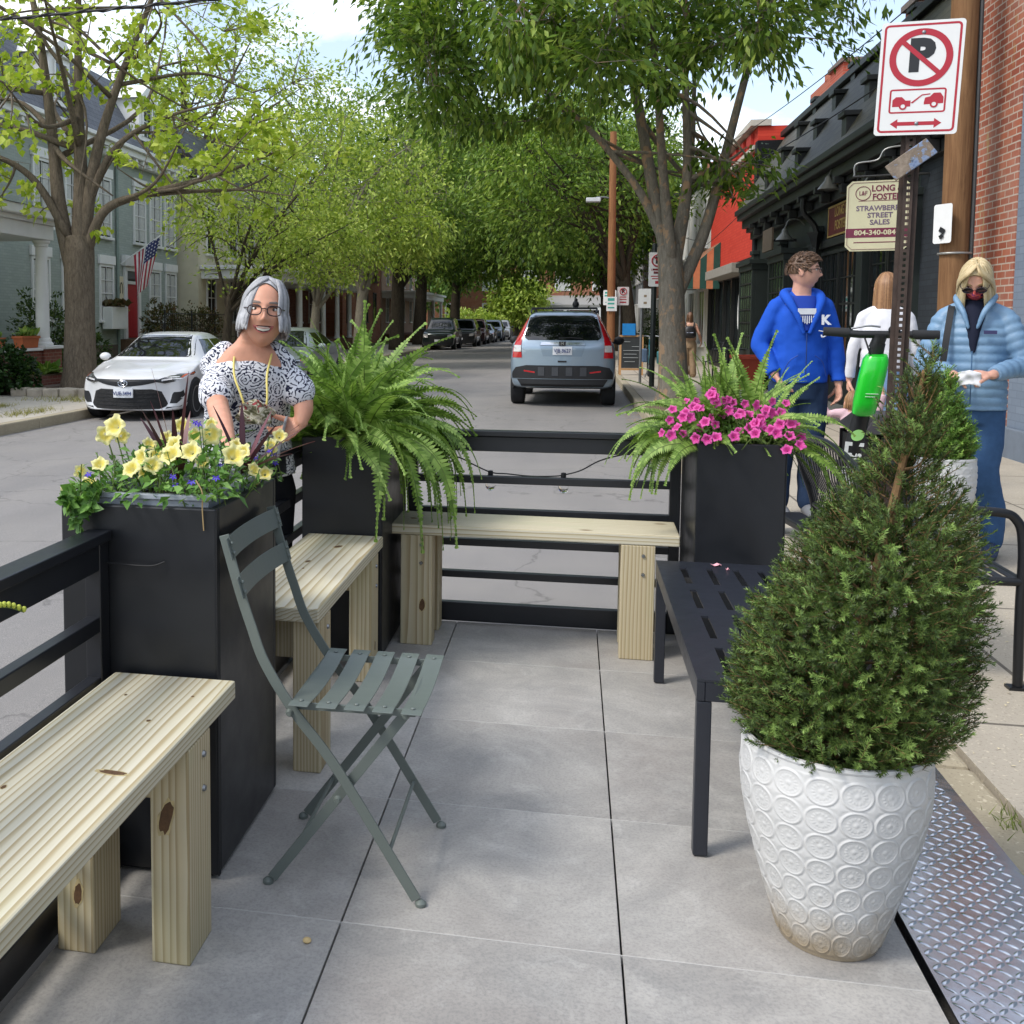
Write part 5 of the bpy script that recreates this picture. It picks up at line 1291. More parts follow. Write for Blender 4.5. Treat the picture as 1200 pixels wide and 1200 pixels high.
def suv():
    t = thing('suv', 'silver blue SUV with red tail lights seen from behind, parked at the right kerb', 'car', (-.30, 16.02, -.15), R(-1))
    st = [(.0,.80,.40,.98,.70,1.04),(.04,.86,.36,1.06,.73,1.14),(.10,.895,.34,1.11,.70,1.27),(.20,.905,.33,1.12,.66,1.45),(.34,.91,.31,1.12,.625,1.60),(.62,.91,.30,1.11,.62,1.655),(1.5,.91,.28,1.08,.64,1.68),(2.5,.91,.28,1.04,.63,1.65),(3.0,.91,.28,1.02,.58,1.45),(3.5,.90,.28,1.00,.55,1.06),(4.2,.86,.30,.90,.5,.93),(4.52,.74,.36,.70,.4,.72)]
    b = car_shell(st, .10, .8); bv = bvh_of(b); pm_ = paint('silver_blue_paint', '#8fa0ae', .55, .3)
    b.build('body', pm_, t, smooth=True, world=False, angle=50)
    F = lambda u, v: (u, -1.5, v); D = (0,1,0); P = lambda poly, n, m, **k: part(t, b, bv, poly, n, m, F, D, **k)
    P([(-.60,1.17),(.60,1.17),(.665,1.22),(.575,1.575),(.50,1.60),(-.50,1.60),(-.575,1.575),(-.665,1.22)], 'rear_window', CGLASS, nu=24, nv=12, off=.006)
    for s in (1, -1):
        f = (lambda q: q) if s > 0 else mir
        l = P(f([(.70,.86),(.865,.86),(.86,1.0),(.80,1.20),(.665,1.585),(.585,1.585),(.63,1.45),(.70,1.20),(.715,1.05)]), 'tail_light', LAMPR, nu=8, nv=22, off=.012, thick=.05)
        part(t, b, bv, f([(.715,.965),(.85,.965),(.835,1.08),(.715,1.08)]), 'reverse_lens', LAMPC, F, D, .018, 6, 6, .006, l)
        P(f([(.47,.595),(.66,.60),(.66,.645),(.47,.64)]), 'reflector', LAMPR, nu=4, nv=2, off=.022)
        P(f([(.36,.76),(.70,.80),(.70,.805),(.36,.765)]), 'seam', PLAST, nu=6, nv=1, off=.003)
        # rear wheel arches, wheels
        for y in (.78, 3.40):
            part(t, b, bv, [(y+.40*math.cos(a), .30+.42*math.sin(a)) for a in np.linspace(0, math.pi, 14)], 'wheel_arch', PLAST, lambda u, v, s=s: (s*2, u, v), (-s,0,0), .004, 10, 8)
            wheel(t, s*.80, y, .345, .345, .235, s)
        for y0, y1 in ((.42,.95),(1.0,1.85),(1.95,2.75)):
            part(t, b, bv, [(y0,1.14),(y1,1.12),(y1-.05 if y1 < 2.7 else y1-.3,1.50),(y0+(.15 if y0 < .5 else .0),1.52)], 'side_window', CGLASS, lambda u, v, s=s: (s*2, u, v), (-s,0,0), .005, 8, 8)
        part(t, b, bv, [(.3,.36),(4.1,.34),(4.1,.44),(.3,.50)], 'sill_cladding', PLAST, lambda u, v, s=s: (s*2, u, v), (-s,0,0), .008, 20, 3)
        MB().tube(bez([(s*.57,.55,1.65),(s*.575,.75,1.705),(s*.58,1.6,1.73),(s*.57,2.3,1.69)], 5), .016, 8).build('roof_rail', PLAST, t, world=False, smooth=True)
        mm = MB(); mm.ball((s*1.02,2.72,1.12), (.10,.07,.085), 14, 10); mi = mm.build('mirror', PLAST, t, smooth=True, world=False); MB().beam((s*.86,2.74,1.06),(s*.97,2.74,1.09),.05,.05).build('mirror_arm', PLAST, mi, world=False)
    for y in (.75, 1.7): MB().beam((-.58,y,1.735),(.58,y,1.735),.05,.025).build('cross_bar', PLAST, t, bevel=.006, world=False)
    m = MB(); m.ball((.20,.85,1.80), (.06,.09,.07), 10, 8); m.ball((.20,.85,1.87), (.03,.05,.05), 8, 6); m.build('rack_mount', PLAST, t, smooth=True, world=False)
    P([(-.865,.50),(.865,.50),(.87,.60),(.80,.70),(.62,.73),(-.62,.73),(-.80,.70),(-.87,.60)], 'bumper_cladding', PLAST, nu=24, nv=6, off=.018, thick=.03)
    P([(-.70,.36),(.70,.36),(.78,.49),(-.78,.49)], 'lower_valance', PLAST, nu=16, nv=3, off=.012, thick=.03)
    for x in (-.36,-.12,.12,.36): P([(x-.055,.55),(x+.055,.55),(x+.055,.70),(x-.055,.70)], 'bumper_rib', mat('grey_plastic_rib', '#3a3c40', .5), nu=3, nv=4, off=.028)
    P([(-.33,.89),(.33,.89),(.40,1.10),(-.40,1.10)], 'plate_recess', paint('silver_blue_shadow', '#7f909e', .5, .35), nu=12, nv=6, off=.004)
    P([(-.38,1.085),(.38,1.085),(.36,1.135),(-.36,1.135)], 'chrome_bar', CHROME, nu=14, nv=3, off=.022, thick=.02)
    P([(-.055,1.075),(.055,1.075),(.06,1.145),(-.06,1.145)], 'badge', PLAST, nu=4, nv=4, off=.027)
    text('badge_letter', 'H', .075, Vector((0, -.085, 1.11))+offset_of(t), (R(90),0,0), CHROME, t, .004, .002)
    p = P([(-.165,.915),(.165,.915),(.165,1.06),(-.165,1.06)], 'number_plate', PLATE, nu=6, nv=4, off=.016)
    text('plate_number', 'VJB 8627', .095, Vector((0, -.045, .985))+offset_of(t), (R(80),0,0), NAVY, t, .003, .001, sx=.82)
    P([(-.075,.785),(.075,.785),(.075,.815),(-.075,.815)], 'tow_cover', PLAST, nu=3, nv=2, off=.014)
    m = MB(); m.tube([(-.05,-.02,1.205),(.13,.03,1.215),(.34,.045,1.20)], .012, 6); m.build('wiper', PLAST, t, world=False)
    m = MB(); m.tube([(.50,.05,.42),(.50,.35,.42)], [.055,.05], 14, cap=False); m.build('exhaust', mat('exhaust_metal', '#77787a', .4, .8), t, world=False, smooth=True)
suv()

def sedan(label, loc, rz, col, plate=None, detail=True, group=None, s=1.0):
    t = thing('sedan', label, 'car', loc, rz, group)
    st = [(.0,.66,.22,.60,.44,.66),(.05,.78,.20,.66,.5,.71),(.16,.86,.185,.70,.54,.765),(.40,.90,.18,.74,.58,.835),(.80,.915,.18,.82,.6,.90),(1.20,.92,.18,.92,.62,.965),(1.34,.92,.18,.94,.66,.995),(1.62,.92,.18,.96,.62,1.18),(1.98,.92,.18,.965,.575,1.37),(2.35,.92,.18,.97,.565,1.435),(2.9,.92,.18,.98,.56,1.44),(3.45,.92,.19,1.0,.55,1.34),(3.95,.91,.20,1.02,.54,1.14),(4.4,.88,.22,1.0,.5,1.07),(4.8,.78,.26,.95,.45,1.0),(4.88,.66,.34,.86,.42,.9)]
    st = [(a*s, b_*s, c*s, d*s, e*s, f*s) for a, b_, c, d, e, f in st]
    b = car_shell(st, .30, 1.0); bv = bvh_of(b); pm_ = col
    b.build('body', pm_, t, smooth=True, world=False, angle=50)
    F = lambda u, v: (u, -1.5, v); D = (0,1,0); P = lambda poly, n, m, **k: part(t, b, bv, poly, n, m, F, D, **k)
    P([(-.70,1.0),(.70,1.0),(.735,1.03),(.56,1.345),(.50,1.375),(-.50,1.375),(-.56,1.345),(-.735,1.03)], 'windscreen', CGLASS, nu=24, nv=14, off=.005)
    P([(-.52,.215),(.52,.215),(.64,.27),(.545,.50),(.42,.53),(-.42,.53),(-.545,.50),(-.64,.27)], 'grille', mat('black_mesh_grille', '#0f1012', .5, var=.5, scale=60, bump=1, bscale=70, bdist=.02), nu=24, nv=8, off=.008)
    if detail:
        for k, z in enumerate((.27,.33,.39,.45)): P([(-.56+.02*k,z),(.56-.02*k,z),(.56-.02*k,z+.012),(-.56+.02*k,z+.012)], 'grille_bar', PLAST, nu=22, nv=1, off=.014)
        P([(-.12,.575),(.12,.575),(.33,.60),(.56,.66),(.56,.685),(.20,.655),(-.20,.655),(-.56,.685),(-.56,.66),(-.33,.60)], 'upper_grille', PLAST, nu=24, nv=6, off=.008)
        m = MB(); m.tube([(.075*math.cos(a), -.022, .622+.05*math.sin(a)) for a in np.linspace(0,2*math.pi,25)], .008, 6); m.tube([(.04*math.cos(a), -.024, .634+.028*math.sin(a)) for a in np.linspace(0,2*math.pi,19)], .006, 6); m.tube([(.018*math.cos(a), -.025, .617+.042*math.sin(a)) for a in np.linspace(0,2*math.pi,19)], .006, 6); m.build('emblem', CHROME, t, world=False, smooth=True)
        MB().ball((0,-.008,.622), (.072,.012,.048), 14, 8).build('emblem_back', PLAST, t, world=False, smooth=True)
    for sd in (1, -1):
        f = (lambda q: q) if sd > 0 else mir
        l = P(f([(.44,.625),(.60,.615),(.80,.66),(.875,.74),(.86,.79),(.70,.755),(.50,.685)]), 'headlight', mat('headlight_glass', '#3a3d40', .08, .3, .5, 14, coat=1), nu=14, nv=6, off=.008, thick=.04)
        part(t, b, bv, f([(.56,.655),(.70,.675),(.70,.70),(.56,.68)]), 'led_strip', LAMPC, F, D, .014, 8, 2, .006, l)
        part(t, b, bv, f([(.80,.70),(.87,.755),(.86,.78),(.79,.745)]), 'turn_lens', mat('amber_lens', '#c2501e', .15), F, D, .014, 4, 3, .006, l)
        P(f([(.655,.30),(.76,.30),(.86,.40),(.84,.51),(.70,.47)]), 'side_vent', PLAST, nu=8, nv=6, off=.006)
        P(f([(.60,.215),(.80,.235),(.82,.27),(.63,.26)]), 'lip', PLAST, nu=8, nv=2, off=.006)
        for y in (.93*s, 3.75*s):
            part(t, b, bv, [(y+.37*math.cos(a), .30+.395*math.sin(a)) for a in np.linspace(0, math.pi, 14)], 'wheel_arch', PLAST, lambda u, v, sd=sd: (sd*2, u, v), (-sd,0,0), .004, 10, 8)
            wheel(t, sd*(.81*s), y, .335, .335, .225, sd, 10)
        for y0, y1, a, c in ((1.75,2.55,.35,.03),(2.6,3.35,.0,.10),):
            part(t, b, bv, [(y0*s,1.0*s),(y1*s,1.02*s),((y1-c)*s,1.33*s),((y0+a)*s,1.33*s)], 'side_window', CGLASS, lambda u, v, sd=sd: (sd*2, u, v), (-sd,0,0), .005, 8, 8)
        part(t, b, bv, [(1.55*s,.80*s),(3.3*s,.80*s),(3.3*s,.806*s),(1.55*s,.806*s)], 'door_line', PLAST, lambda u, v, sd=sd: (sd*2, u, v), (-sd,0,0), .002, 12, 1)
        mi = MB().ball((sd*1.0*s,1.62*s,1.02*s), (.10,.075,.07), 14, 10).build('mirror', pm_, t, smooth=True, world=False); MB().beam((sd*.86*s,1.62*s,.97*s),(sd*.96*s,1.62*s,1.0*s),.05,.05).build('mirror_arm', PLAST, mi, world=False)
    if plate:
        P([(-.16,.40),(.16,.40),(.16,.55),(-.16,.55)], 'number_plate', PLATE, nu=6, nv=4, off=.035, thick=.03)
        text('plate_number', plate, .085, Vector((0, -.052, .47)), (R(90),0,0), NAVY, t, .003, .001, sx=.85).location = Vector((0,-.049,.465))
    return t
sedan('glossy white sedan with black mesh grille parked facing the camera on the left', (-7.04, 12.95, -.278), R(2), paint('white_car_paint', '#d4d5d6', 0, .3), 'VUE-3494', s=.97)
sedan('pale silver sedan parked directly behind the white one on the left', (-6.98, 20.1, -.278), 0, paint('pale_silver_paint', '#a9b0b3', .5, .3))
G_ = 'cars parked far down the left kerb'
def tall_car(label, loc, col, h=1.75, box=False):
    t = thing('parked_car', label, 'car', loc, 0, G_); k = h/1.75
    st = [(.0,.72,.30,.74,.5,.80),(.06,.84,.26,.84,.6,.92),(.3,.90,.25,.95,.64,1.02),(1.1,.92,.25,1.06,.70,1.10),(1.35,.92,.25,1.10,.72,1.16),(1.75 if not box else 1.5,.92,.25,1.10,.66 if not box else .74,1.62*k),(2.1,.92,.25,1.10,.66 if not box else .74,h-.02),(3.2,.92,.25,1.12,.66,h),(4.2,.91,.27,1.12,.64,h-.06),(4.5,.88,.30,1.1,.60,1.3),(4.6,.8,.4,1.0,.55,1.05)]
    b = car_shell(st, .16, .9); bv = bvh_of(b); b.build('body', col, t, smooth=True, world=False, angle=50)
    F = lambda u, v: (u, -1.5, v); D = (0,1,0); P = lambda poly, n, m, **q: part(t, b, bv, poly, n, m, F, D, **q)
    P([(-.74,1.18),(.74,1.18),(.60,h-.14),(-.60,h-.14)], 'windscreen', CGLASS, nu=14, nv=8, off=.006)
    P([(-.40,.52),(.40,.52),(.48,.82),(-.48,.82)], 'grille', PLAST, nu=12, nv=5, off=.008); P([(-.80,.30),(.80,.30),(.82,.46),(-.82,.46)], 'bumper', PLAST, nu=14, nv=3, off=.012)
    for s in (1, -1):
        f = (lambda q: q) if s > 0 else mir
        P(f([(.54,.70),(.80,.72),(.82,.88),(.56,.86)]) if not box else f([(.60+.10*math.cos(a), .80+.10*math.sin(a)) for a in np.linspace(0,2*math.pi,13)[:-1]]), 'headlight', LAMPC, nu=6, nv=6, off=.012)
        part(t, b, bv, [(1.75,1.14),(3.9,1.14),(3.8,h-.22),(2.1,h-.22)], 'side_window', CGLASS, lambda u, v, s=s: (s*2, u, v), (-s,0,0), .006, 10, 6)
        for y in (.85, 3.7): wheel(t, s*.82, y, .35, .35, .23, s, 6)
        MB().ball((s*1.02,1.6,1.16), (.10,.07,.09), 10, 8).build('mirror', PLAST, t, smooth=True, world=False)
    P([(-.16,.48),(.16,.48),(.16,.60),(-.16,.60)], 'number_plate', PLATE, nu=3, nv=3, off=.03)
tall_car('dark green SUV nearest in the row of far parked cars, beside the large fern', (-7.53, 54.98, -.278), paint('dark_green_car', '#1f2a28', .3), 1.82)
tall_car('near-black SUV second in the row of far parked cars', (-6.99, 61.81, -.278), paint('black_car', '#14171b', .2), 1.78)
tall_car('dark maroon boxy off-roader with round headlights in the row of far parked cars', (-6.88, 67.89, -.278), paint('maroon_car', '#3b1519', .2), 1.8, True)
o = sedan('dark grey sedan low in the row of far parked cars', (-6.72, 73.53, -.278), 0, paint('dark_grey_car', '#2a2e30', .4), detail=False, group=G_)
tall_car('blue-grey SUV with a pale windscreen in the row of far parked cars', (-6.50, 79.17, -.278), paint('blue_grey_car', '#56687a', .4), 1.75)
tall_car('silver minivan last in the row of far parked cars', (-6.23, 85.36, -.278), paint('silver_car', '#9a9c9e', .5), 1.75)
# ------------------------------------------------------------------ people
def skin_mat(name, c):
    t = NT(name).set(.5, 0, .35); v = t.coord(); t.color(t.ramp(t.noise(v, 22, 4), [(.3, sc(srgb(c), .9)), (.7, sc(srgb(c), 1.08))]))
    t.b.inputs['Subsurface Weight'].default_value = .12; t.b.inputs['Subsurface Radius'].default_value = (.012, .005, .003); t.b.inputs['Subsurface Scale'].default_value = 1
    t.bump(t.noise(v, 260, 3), .06, .0006); return t.m
def hair_mat(name, cols):
    t = NT(name).set(.42, 0, .5); g = t.node('ShaderNodeNewGeometry'); v = t.coord('Object')
    f = t.math('ADD', t.math('MULTIPLY', g.outputs['Random Per Island'], .6), t.math('MULTIPLY', t.noise(v, 60, 4), .4))
    t.color(t.ramp(f, [(.15+.7*i/(len(cols)-1), srgb(c)) for i, c in enumerate(cols)])); t.bump(t.noise(t.coord(scale=(1,1,.08)), 420, 3), .5, .003); return t.m
def cloth(name, c, rough=.85, var=.08, scale=14, b=.25): return mat(name, c, rough, 0, var, scale, b, 500, .0008, .2)

class Head:
    """head in its own frame: face towards -Y, left ear at +X, up Z, origin at mid head; T takes it into the scene"""
    def __init__(s, c, yaw, pitch=0, roll=0, k=1.0, jaw=.25, smile=1.0):
        s.c = Vector(c); s.k = k
        s.M = Matrix.Translation(s.c) @ Euler((0,0,yaw)).to_matrix().to_4x4() @ Euler((pitch,0,0)).to_matrix().to_4x4() @ Euler((0,roll,0)).to_matrix().to_4x4()
        G = lambda x, z, x0, z0, sx, sz: math.exp(-((x-x0)/sx)**2-((z-z0)/sz)**2)
        nu, nv = 84, 66; rings = []
        for i in range(nv+1):
            th = math.pi*(i+.02)/(nv+.04); r = []
            for j in range(nu):
                ph = 2*math.pi*j/nu; x = math.sin(th)*math.cos(ph)*.0755; y = math.sin(th)*math.sin(ph)*.096; z = -math.cos(th)*.117
                if z < 0:
                    q = min(1, -z/.117); x *= 1-jaw*q**1.4
                    if y > 0: y *= 1-.55*q
                    else: y *= 1-.02*q
                if y < 0: y = -abs(y)**.93*(.096**.07)
                f = 1 if y < 0 else 0; ff = max(0, min(1, -y/.05)); d = 0
                d += .006*G(x,z,0,.012,.010,.016)+.016*G(x,z,0,-.012,.0095,.017)+.017*G(x,z,0,-.026,.0125,.010)+.008*(G(x,z,.013,-.030,.007,.007)+G(x,z,-.013,-.030,.007,.007))
                d -= .0085*(G(x,z,.031,.010,.017,.011)+G(x,z,-.031,.010,.017,.011)); d += .004*(G(x,z,.03,.030,.026,.008)+G(x,z,-.03,.030,.026,.008))
                d += (.0055*smile)*(G(x,z,.042,-.025,.018,.016)+G(x,z,-.042,-.025,.018,.016)); d += .0045*G(x,z,0,-.058,.024,.013)-.002*G(x,z,0,-.0585,.030,.0025); d += .0075*G(x,z,0,-.097,.018,.014)-.003*G(x,z,0,-.078,.022,.007)
                d -= .0022*smile*(G(x,z,.026,-.045,.004,.014)+G(x,z,-.026,-.045,.004,.014))
                r.append((x*k, (y-d*ff)*k, z*k))
            rings.append(r)
        m = MB(); m.rings(rings)
        for sx in (1, -1):
            m.ball((sx*.078*k, .012*k, -.004*k), (.010*k, .019*k, .031*k), 12, 10, (R(-10), 0, R(sx*18)))
        s.local = m; s.bvh = bvh_of(m)
    def put(s, mb):
        mb.v = [tuple(s.M@Vector(v)) for v in mb.v]; return mb
    def decal(s, poly, off=.002, nu=14, nv=5, thick=.004):
        k = s.k; return s.put(decal(MB(), s.bvh, [(u*k, v*k) for u, v in poly], lambda u, v: (u, -.4, v), (0,1,0), off*k, nu, nv, thick*k))
    def surf(s, x, z):
        h = s.bvh.ray_cast(Vector((x*s.k, -.4, z*s.k)), Vector((0,1,0))); return h[0] if h[0] is not None else Vector((x*s.k, -.05*s.k, z*s.k))
    def line(s, pts, r, n=6, lift=.001):
        P = [s.surf(x, z)+Vector((0,-lift*s.k,0)) for x, z in pts]; return s.put(MB().tube(bez(P, 4), r*s.k, n))

def face(h, par, brow='#6b6560', iris='#4a3424', lips='#b0625a', smile=True, teeth=True):
    k = h.k
    for sx in (1, -1):
        p = h.surf(sx*.031, .009)+Vector((0,.0068*k,0))
        e = h.put(MB().ball(tuple(p), (.0135*k,.0100*k,.0072*k), 16, 12)).build('eye', mat('eye_white', '#d9d4ce', .25), par, smooth=True)
        q = p+Vector((0,-.0068*k,0)); h.put(MB().ball(tuple(q), (.0056*k,.0042*k,.0056*k), 12, 8)).build('iris', mat('iris_'+iris[1:], iris, .1), e, smooth=True)
        h.line([(sx*(.0175+.0275*t), .0165+.0025*math.sin(t*math.pi)-.002*t) for t in (0,.33,.66,1)], .0019, 6, .0015).build('upper_lid', mat('lash_line', '#3a2a24', .7), par, smooth=True)
        h.decal([(sx*.014,.029),(sx*.048,.033),(sx*.052,.029),(sx*.040,.038),(sx*.016,.035)] , .0018, 10, 4, .003).build('eyebrow', mat('brow_'+brow[1:], brow, .8), par, smooth=True)
    if smile:
        up = [(-.034,-.0475),(-.021,-.0530),(-.007,-.0552),(0,-.0556),(.007,-.0552),(.021,-.0530),(.034,-.0475)]
        lo = [(.034,-.0475),(.025,-.0615),(.013,-.0690),(0,-.0710),(-.013,-.0690),(-.025,-.0615),(-.034,-.0475)]
        h.decal(up+lo[1:-1], .0012, 18, 8, .004).build('mouth', mat('mouth_inside', '#4a1c1a', .6), par, smooth=True)
        h.decal([(-.027,-.0520),(0,-.0565),(.027,-.0520),(.019,-.0625),(0,-.0670),(-.019,-.0625)], .0022, 18, 6, .002).build('teeth', mat('teeth_enamel', '#e2dccf', .25), par, smooth=True)
        lm = mat('lip_'+lips[1:], lips, .4)
        h.line(up, .0022, 8, .0008).build('upper_lip', lm, par, smooth=True); h.line(lo, .0028, 8, .0008).build('lower_lip', lm, par, smooth=True)
    else:
        h.decal([(-.022,-.0575),(-.008,-.0535),(0,-.0545),(.008,-.0535),(.022,-.0575),(.01,-.0655),(-.01,-.0655)], .0014, 14, 6, .003).build('lips', mat('lip_'+lips[1:], lips, .45), par, smooth=True)

def glasses(h, par, m, w=.0225, hh=.0150, lens=None, z0=.006, r=.0016):
    k = h.k; g = MB(); yb = h.surf(0, .012).y-.006*k
    def pt(x, z, sx): return Vector((x*k, yb+.06*abs(x)*k+2.5*x*x*k, z*k))
    for sx in (1, -1):
        P = []
        for i in range(25):
            a = 2*math.pi*i/24; ca, sa = math.cos(a), math.sin(a)
            P.append(pt(sx*.0335+w*math.copysign(abs(ca)**.75, ca), z0+hh*math.copysign(abs(sa)**.8, sa)*(1 if sa > 0 else 1.05), sx))
        g.tube(P, r*k, 7, cap=False)
        o = pt(sx*(.0335+w), z0+.006, sx); g.tube([o, o+Vector((sx*.008*k, .012*k, .001*k)), Vector((sx*.078*k, -.01*k, (z0+.006)*k)), Vector((sx*.080*k, .02*k, .004*k))], r*.95*k, 6)
        if lens:
            c = pt(sx*.0335, z0, sx); L = MB().ball((0,0,0), (w*.97*k, .0012*k, hh*.97*k), 18, 8); L.v = [tuple(Vector(v)+c) for v in L.v]; h.put(L).build('lens', lens, par, smooth=True)
    g.tube([pt(-.011, z0+.004, 0), pt(0, z0+.006, 0), pt(.011, z0+.004, 0)], r*k, 6)
    return h.put(g).build('glasses', m, par, smooth=True)

def hand(m, w, d, n, side, k=1.0, curl=.5, spread=.10, thumb=.6):
    """hand at wrist w, pointing along d, palm facing n; side = +1 puts the thumb towards n x d"""
    d = Vector(d).normalized(); n = Vector(n); n = (n-d*n.dot(d)).normalized(); t = n.cross(d)*side; w = Vector(w)
    L = .085*k
    m.tube([w-d*.02, w+d*.02*k, w+d*.05*k, w+d*L], [.024*k,.030*k,.037*k,.034*k], 12, flat=.5, up=tuple(n))
    for i, (o, ln) in enumerate(((.030,.070),(.010,.079),(-.011,.074),(-.030,.058))):
        p = w+d*L*.86+t*o*k; dd = (d+t*o*3*spread*4).normalized(); P = [p]; cc = curl*(1+.12*i)
        for q, s in enumerate((.42,.33,.25)):
            a = cc*(.65 if q == 0 else 1.0); dd = (dd*math.cos(a)+n*math.sin(a)).normalized(); dd = dd; P.append(P[-1]+dd*ln*s*k)
            nn = n
        m.tube(P, [.0098*k,.0092*k,.0085*k,.0070*k], 8); m.ball(P[-1], .0071*k, 8, 6)
    p = w+d*.022*k+t*.024*k; dd = (d*.75+t*.75+n*thumb*.5).normalized(); P = [p, p+dd*.036*k]; dd = (dd+n*thumb*.5+d*.2).normalized(); P.append(P[-1]+dd*.030*k); dd = (dd+n*thumb*.4).normalized(); P.append(P[-1]+dd*.024*k)
    m.tube(P, [.015*k,.0120*k,.0105*k,.0080*k], 8); m.ball(P[-1], .008*k, 8, 6)
    return m

def ell_ring(c, rx, ry, yaw, tilt=(0,0), n=28, e=.85):
    r = []; cy, sy = math.cos(yaw), math.sin(yaw)
    for j in range(n):
        a = 2*math.pi*j/n; x = rx*math.copysign(abs(math.cos(a))**e, math.cos(a)); y = ry*math.copysign(abs(math.sin(a))**e, math.sin(a))
        r.append((c[0]+x*cy-y*sy, c[1]+x*sy+y*cy, c[2]+tilt[0]*x+tilt[1]*y))
    return r
TS = [1.0]
def torso(m, rings, n=28, sub=4):
    """rings: (centre, rx, ry, yaw) interpolated smoothly"""
    A = catm([(c[0],c[1],c[2],rx,ry,yw) for c, rx, ry, yw in rings], sub)
    return m.rings([ell_ring(a[:3], a[3]*TS[0], a[4]*TS[0], a[5], n=n) for a in A])
def limb(m, pts, rad, n=14, flat=1.0):
    P = bez(pts, 5); t = np.linspace(0, 1, len(P)); rr = np.interp(t, np.linspace(0, 1, len(rad)), rad)
    m.tube(P, list(rr), n, flat=flat); m.ball(P[0], rr[0]*.98, 12, 8); m.ball(P[-1], rr[-1]*.98, 12, 8); return m
def fuse(mb, name, mt, par, vox=.008, smooth=6, fac=.5, folds=None):
    o = mb.build(name, mt, par, smooth=True, angle=180)
    r = o.modifiers.new('remesh', 'REMESH'); r.mode = 'VOXEL'; r.voxel_size = vox; r.use_smooth_shade = True
    s = o.modifiers.new('smooth', 'SMOOTH'); s.factor = fac; s.iterations = smooth
    if folds:
        tx = bpy.data.textures.new(name+'_folds', 'CLOUDS'); tx.noise_scale = folds[0]; tx.noise_depth = 1
        d = o.modifiers.new('folds', 'DISPLACE'); d.texture = tx; d.strength = folds[1]; d.mid_level = .5; d.texture_coords = 'LOCAL'
    return o
def locks(h, par, name, mt, paths, w=.016, t=.006, n=7):
    """hair as many flat locks; paths are lists of head-frame points"""
    m = MB(); rng = random.Random(5)
    for P in paths:
        Q = bez([Vector(p)*h.k for p in P], 5); k = len(Q)
        rr = [w*h.k*(.55+.6*math.sin(math.pi*min(1, .15+.85*i/(k-1)))) *(1 if i < k-3 else (.8, .55, .2)[i-k+3]) for i in range(k)]
        rs = []
        for i in range(k):
            d = (Q[min(i+1,k-1)]-Q[max(i-1,0)]).normalized(); out = Vector((Q[i].x, Q[i].y*.8, Q[i].z*.6)); out = (out-d*out.dot(d)).normalized(); sd = d.cross(out)
            rs.append([Q[i]+sd*math.cos(2*math.pi*j/n)*rr[i]+out*math.sin(2*math.pi*j/n)*t*h.k for j in range(n)])
        m.rings(rs)
    return h.put(m).build(name, mt, par, smooth=True, angle=120)
def scalp(h, par, mt, zcut, front=.055, grow=1.05, name='hair'):
    """closed cap over the skull above a hair line"""
    m = MB(); nu, nv = 48, 26; V = []
    for i in range(nv+1):
        r = []
        for j in range(nu):
            ph = 2*math.pi*j/nu; fr = max(0, -math.sin(ph)); low = zcut*(1-fr**.8)+front*fr**.8 if True else zcut
            th0 = math.acos(max(-1, min(1, -low/.117))); th = math.pi-(math.pi-th0)*(1-i/nv) if False else th0+(math.pi-th0)*i/nv
            th = min(th, math.pi-.01)
            x = math.sin(th)*math.cos(ph)*.0755; y = math.sin(th)*math.sin(ph)*.096; z = -math.cos(th)*.117
            if z < 0 and y > 0: y *= 1-.35*min(1, -z/.117)
            g = grow+.006*math.sin(9*ph+z*60)
            r.append((x*g*h.k, (y*g)*h.k, (z*g+.002)*h.k))
        V.append(r)
    m.rings(V); return h.put(m).build(name, mt, par, smooth=True, angle=60)
def arc_paths(rng, part_x, ends, n, lift=1.07, back=True):
    """locks falling from a parting to a list of end heights as a function of azimuth"""
    out = []
    for i in range(n):
        a = rng.uniform(0, 2*math.pi); e = ends(a)
        if e is None: continue
        ez, er = e; ca, sa = math.cos(a), math.sin(a); f = lift+rng.uniform(-.02, .03)
        x0, y0 = part_x+.014*ca+rng.uniform(-.004,.004), -.012+.04*max(0, sa)+rng.uniform(-.02,.02); s0 = Vector((x0, y0, .117*f*math.sqrt(max(0, 1-(x0/.0755)**2-(y0/.096)**2))))
        P = [s0]
        for u in (.35, .7, 1.0):
            th = math.pi/2*u; x = .0755*f*math.sin(th)*ca+part_x*(1-u); y = .096*f*math.sin(th)*sa; z = .117*f*math.cos(th); P.append(Vector((x, y, z)))
        for u in (.4, .75, 1.0):
            z = ez*u; P.append(Vector((.0755*ca*f*(1+er*u*(1-.6*u)), .096*sa*f*(1+er*u*(1-.6*u))*(1-.25*max(0, sa)*u), z)))
        out.append(P)
    return out

SKIN1 = skin_mat('warm_skin', '#cd967c'); SKIN2 = skin_mat('fair_skin', '#d3a08a')
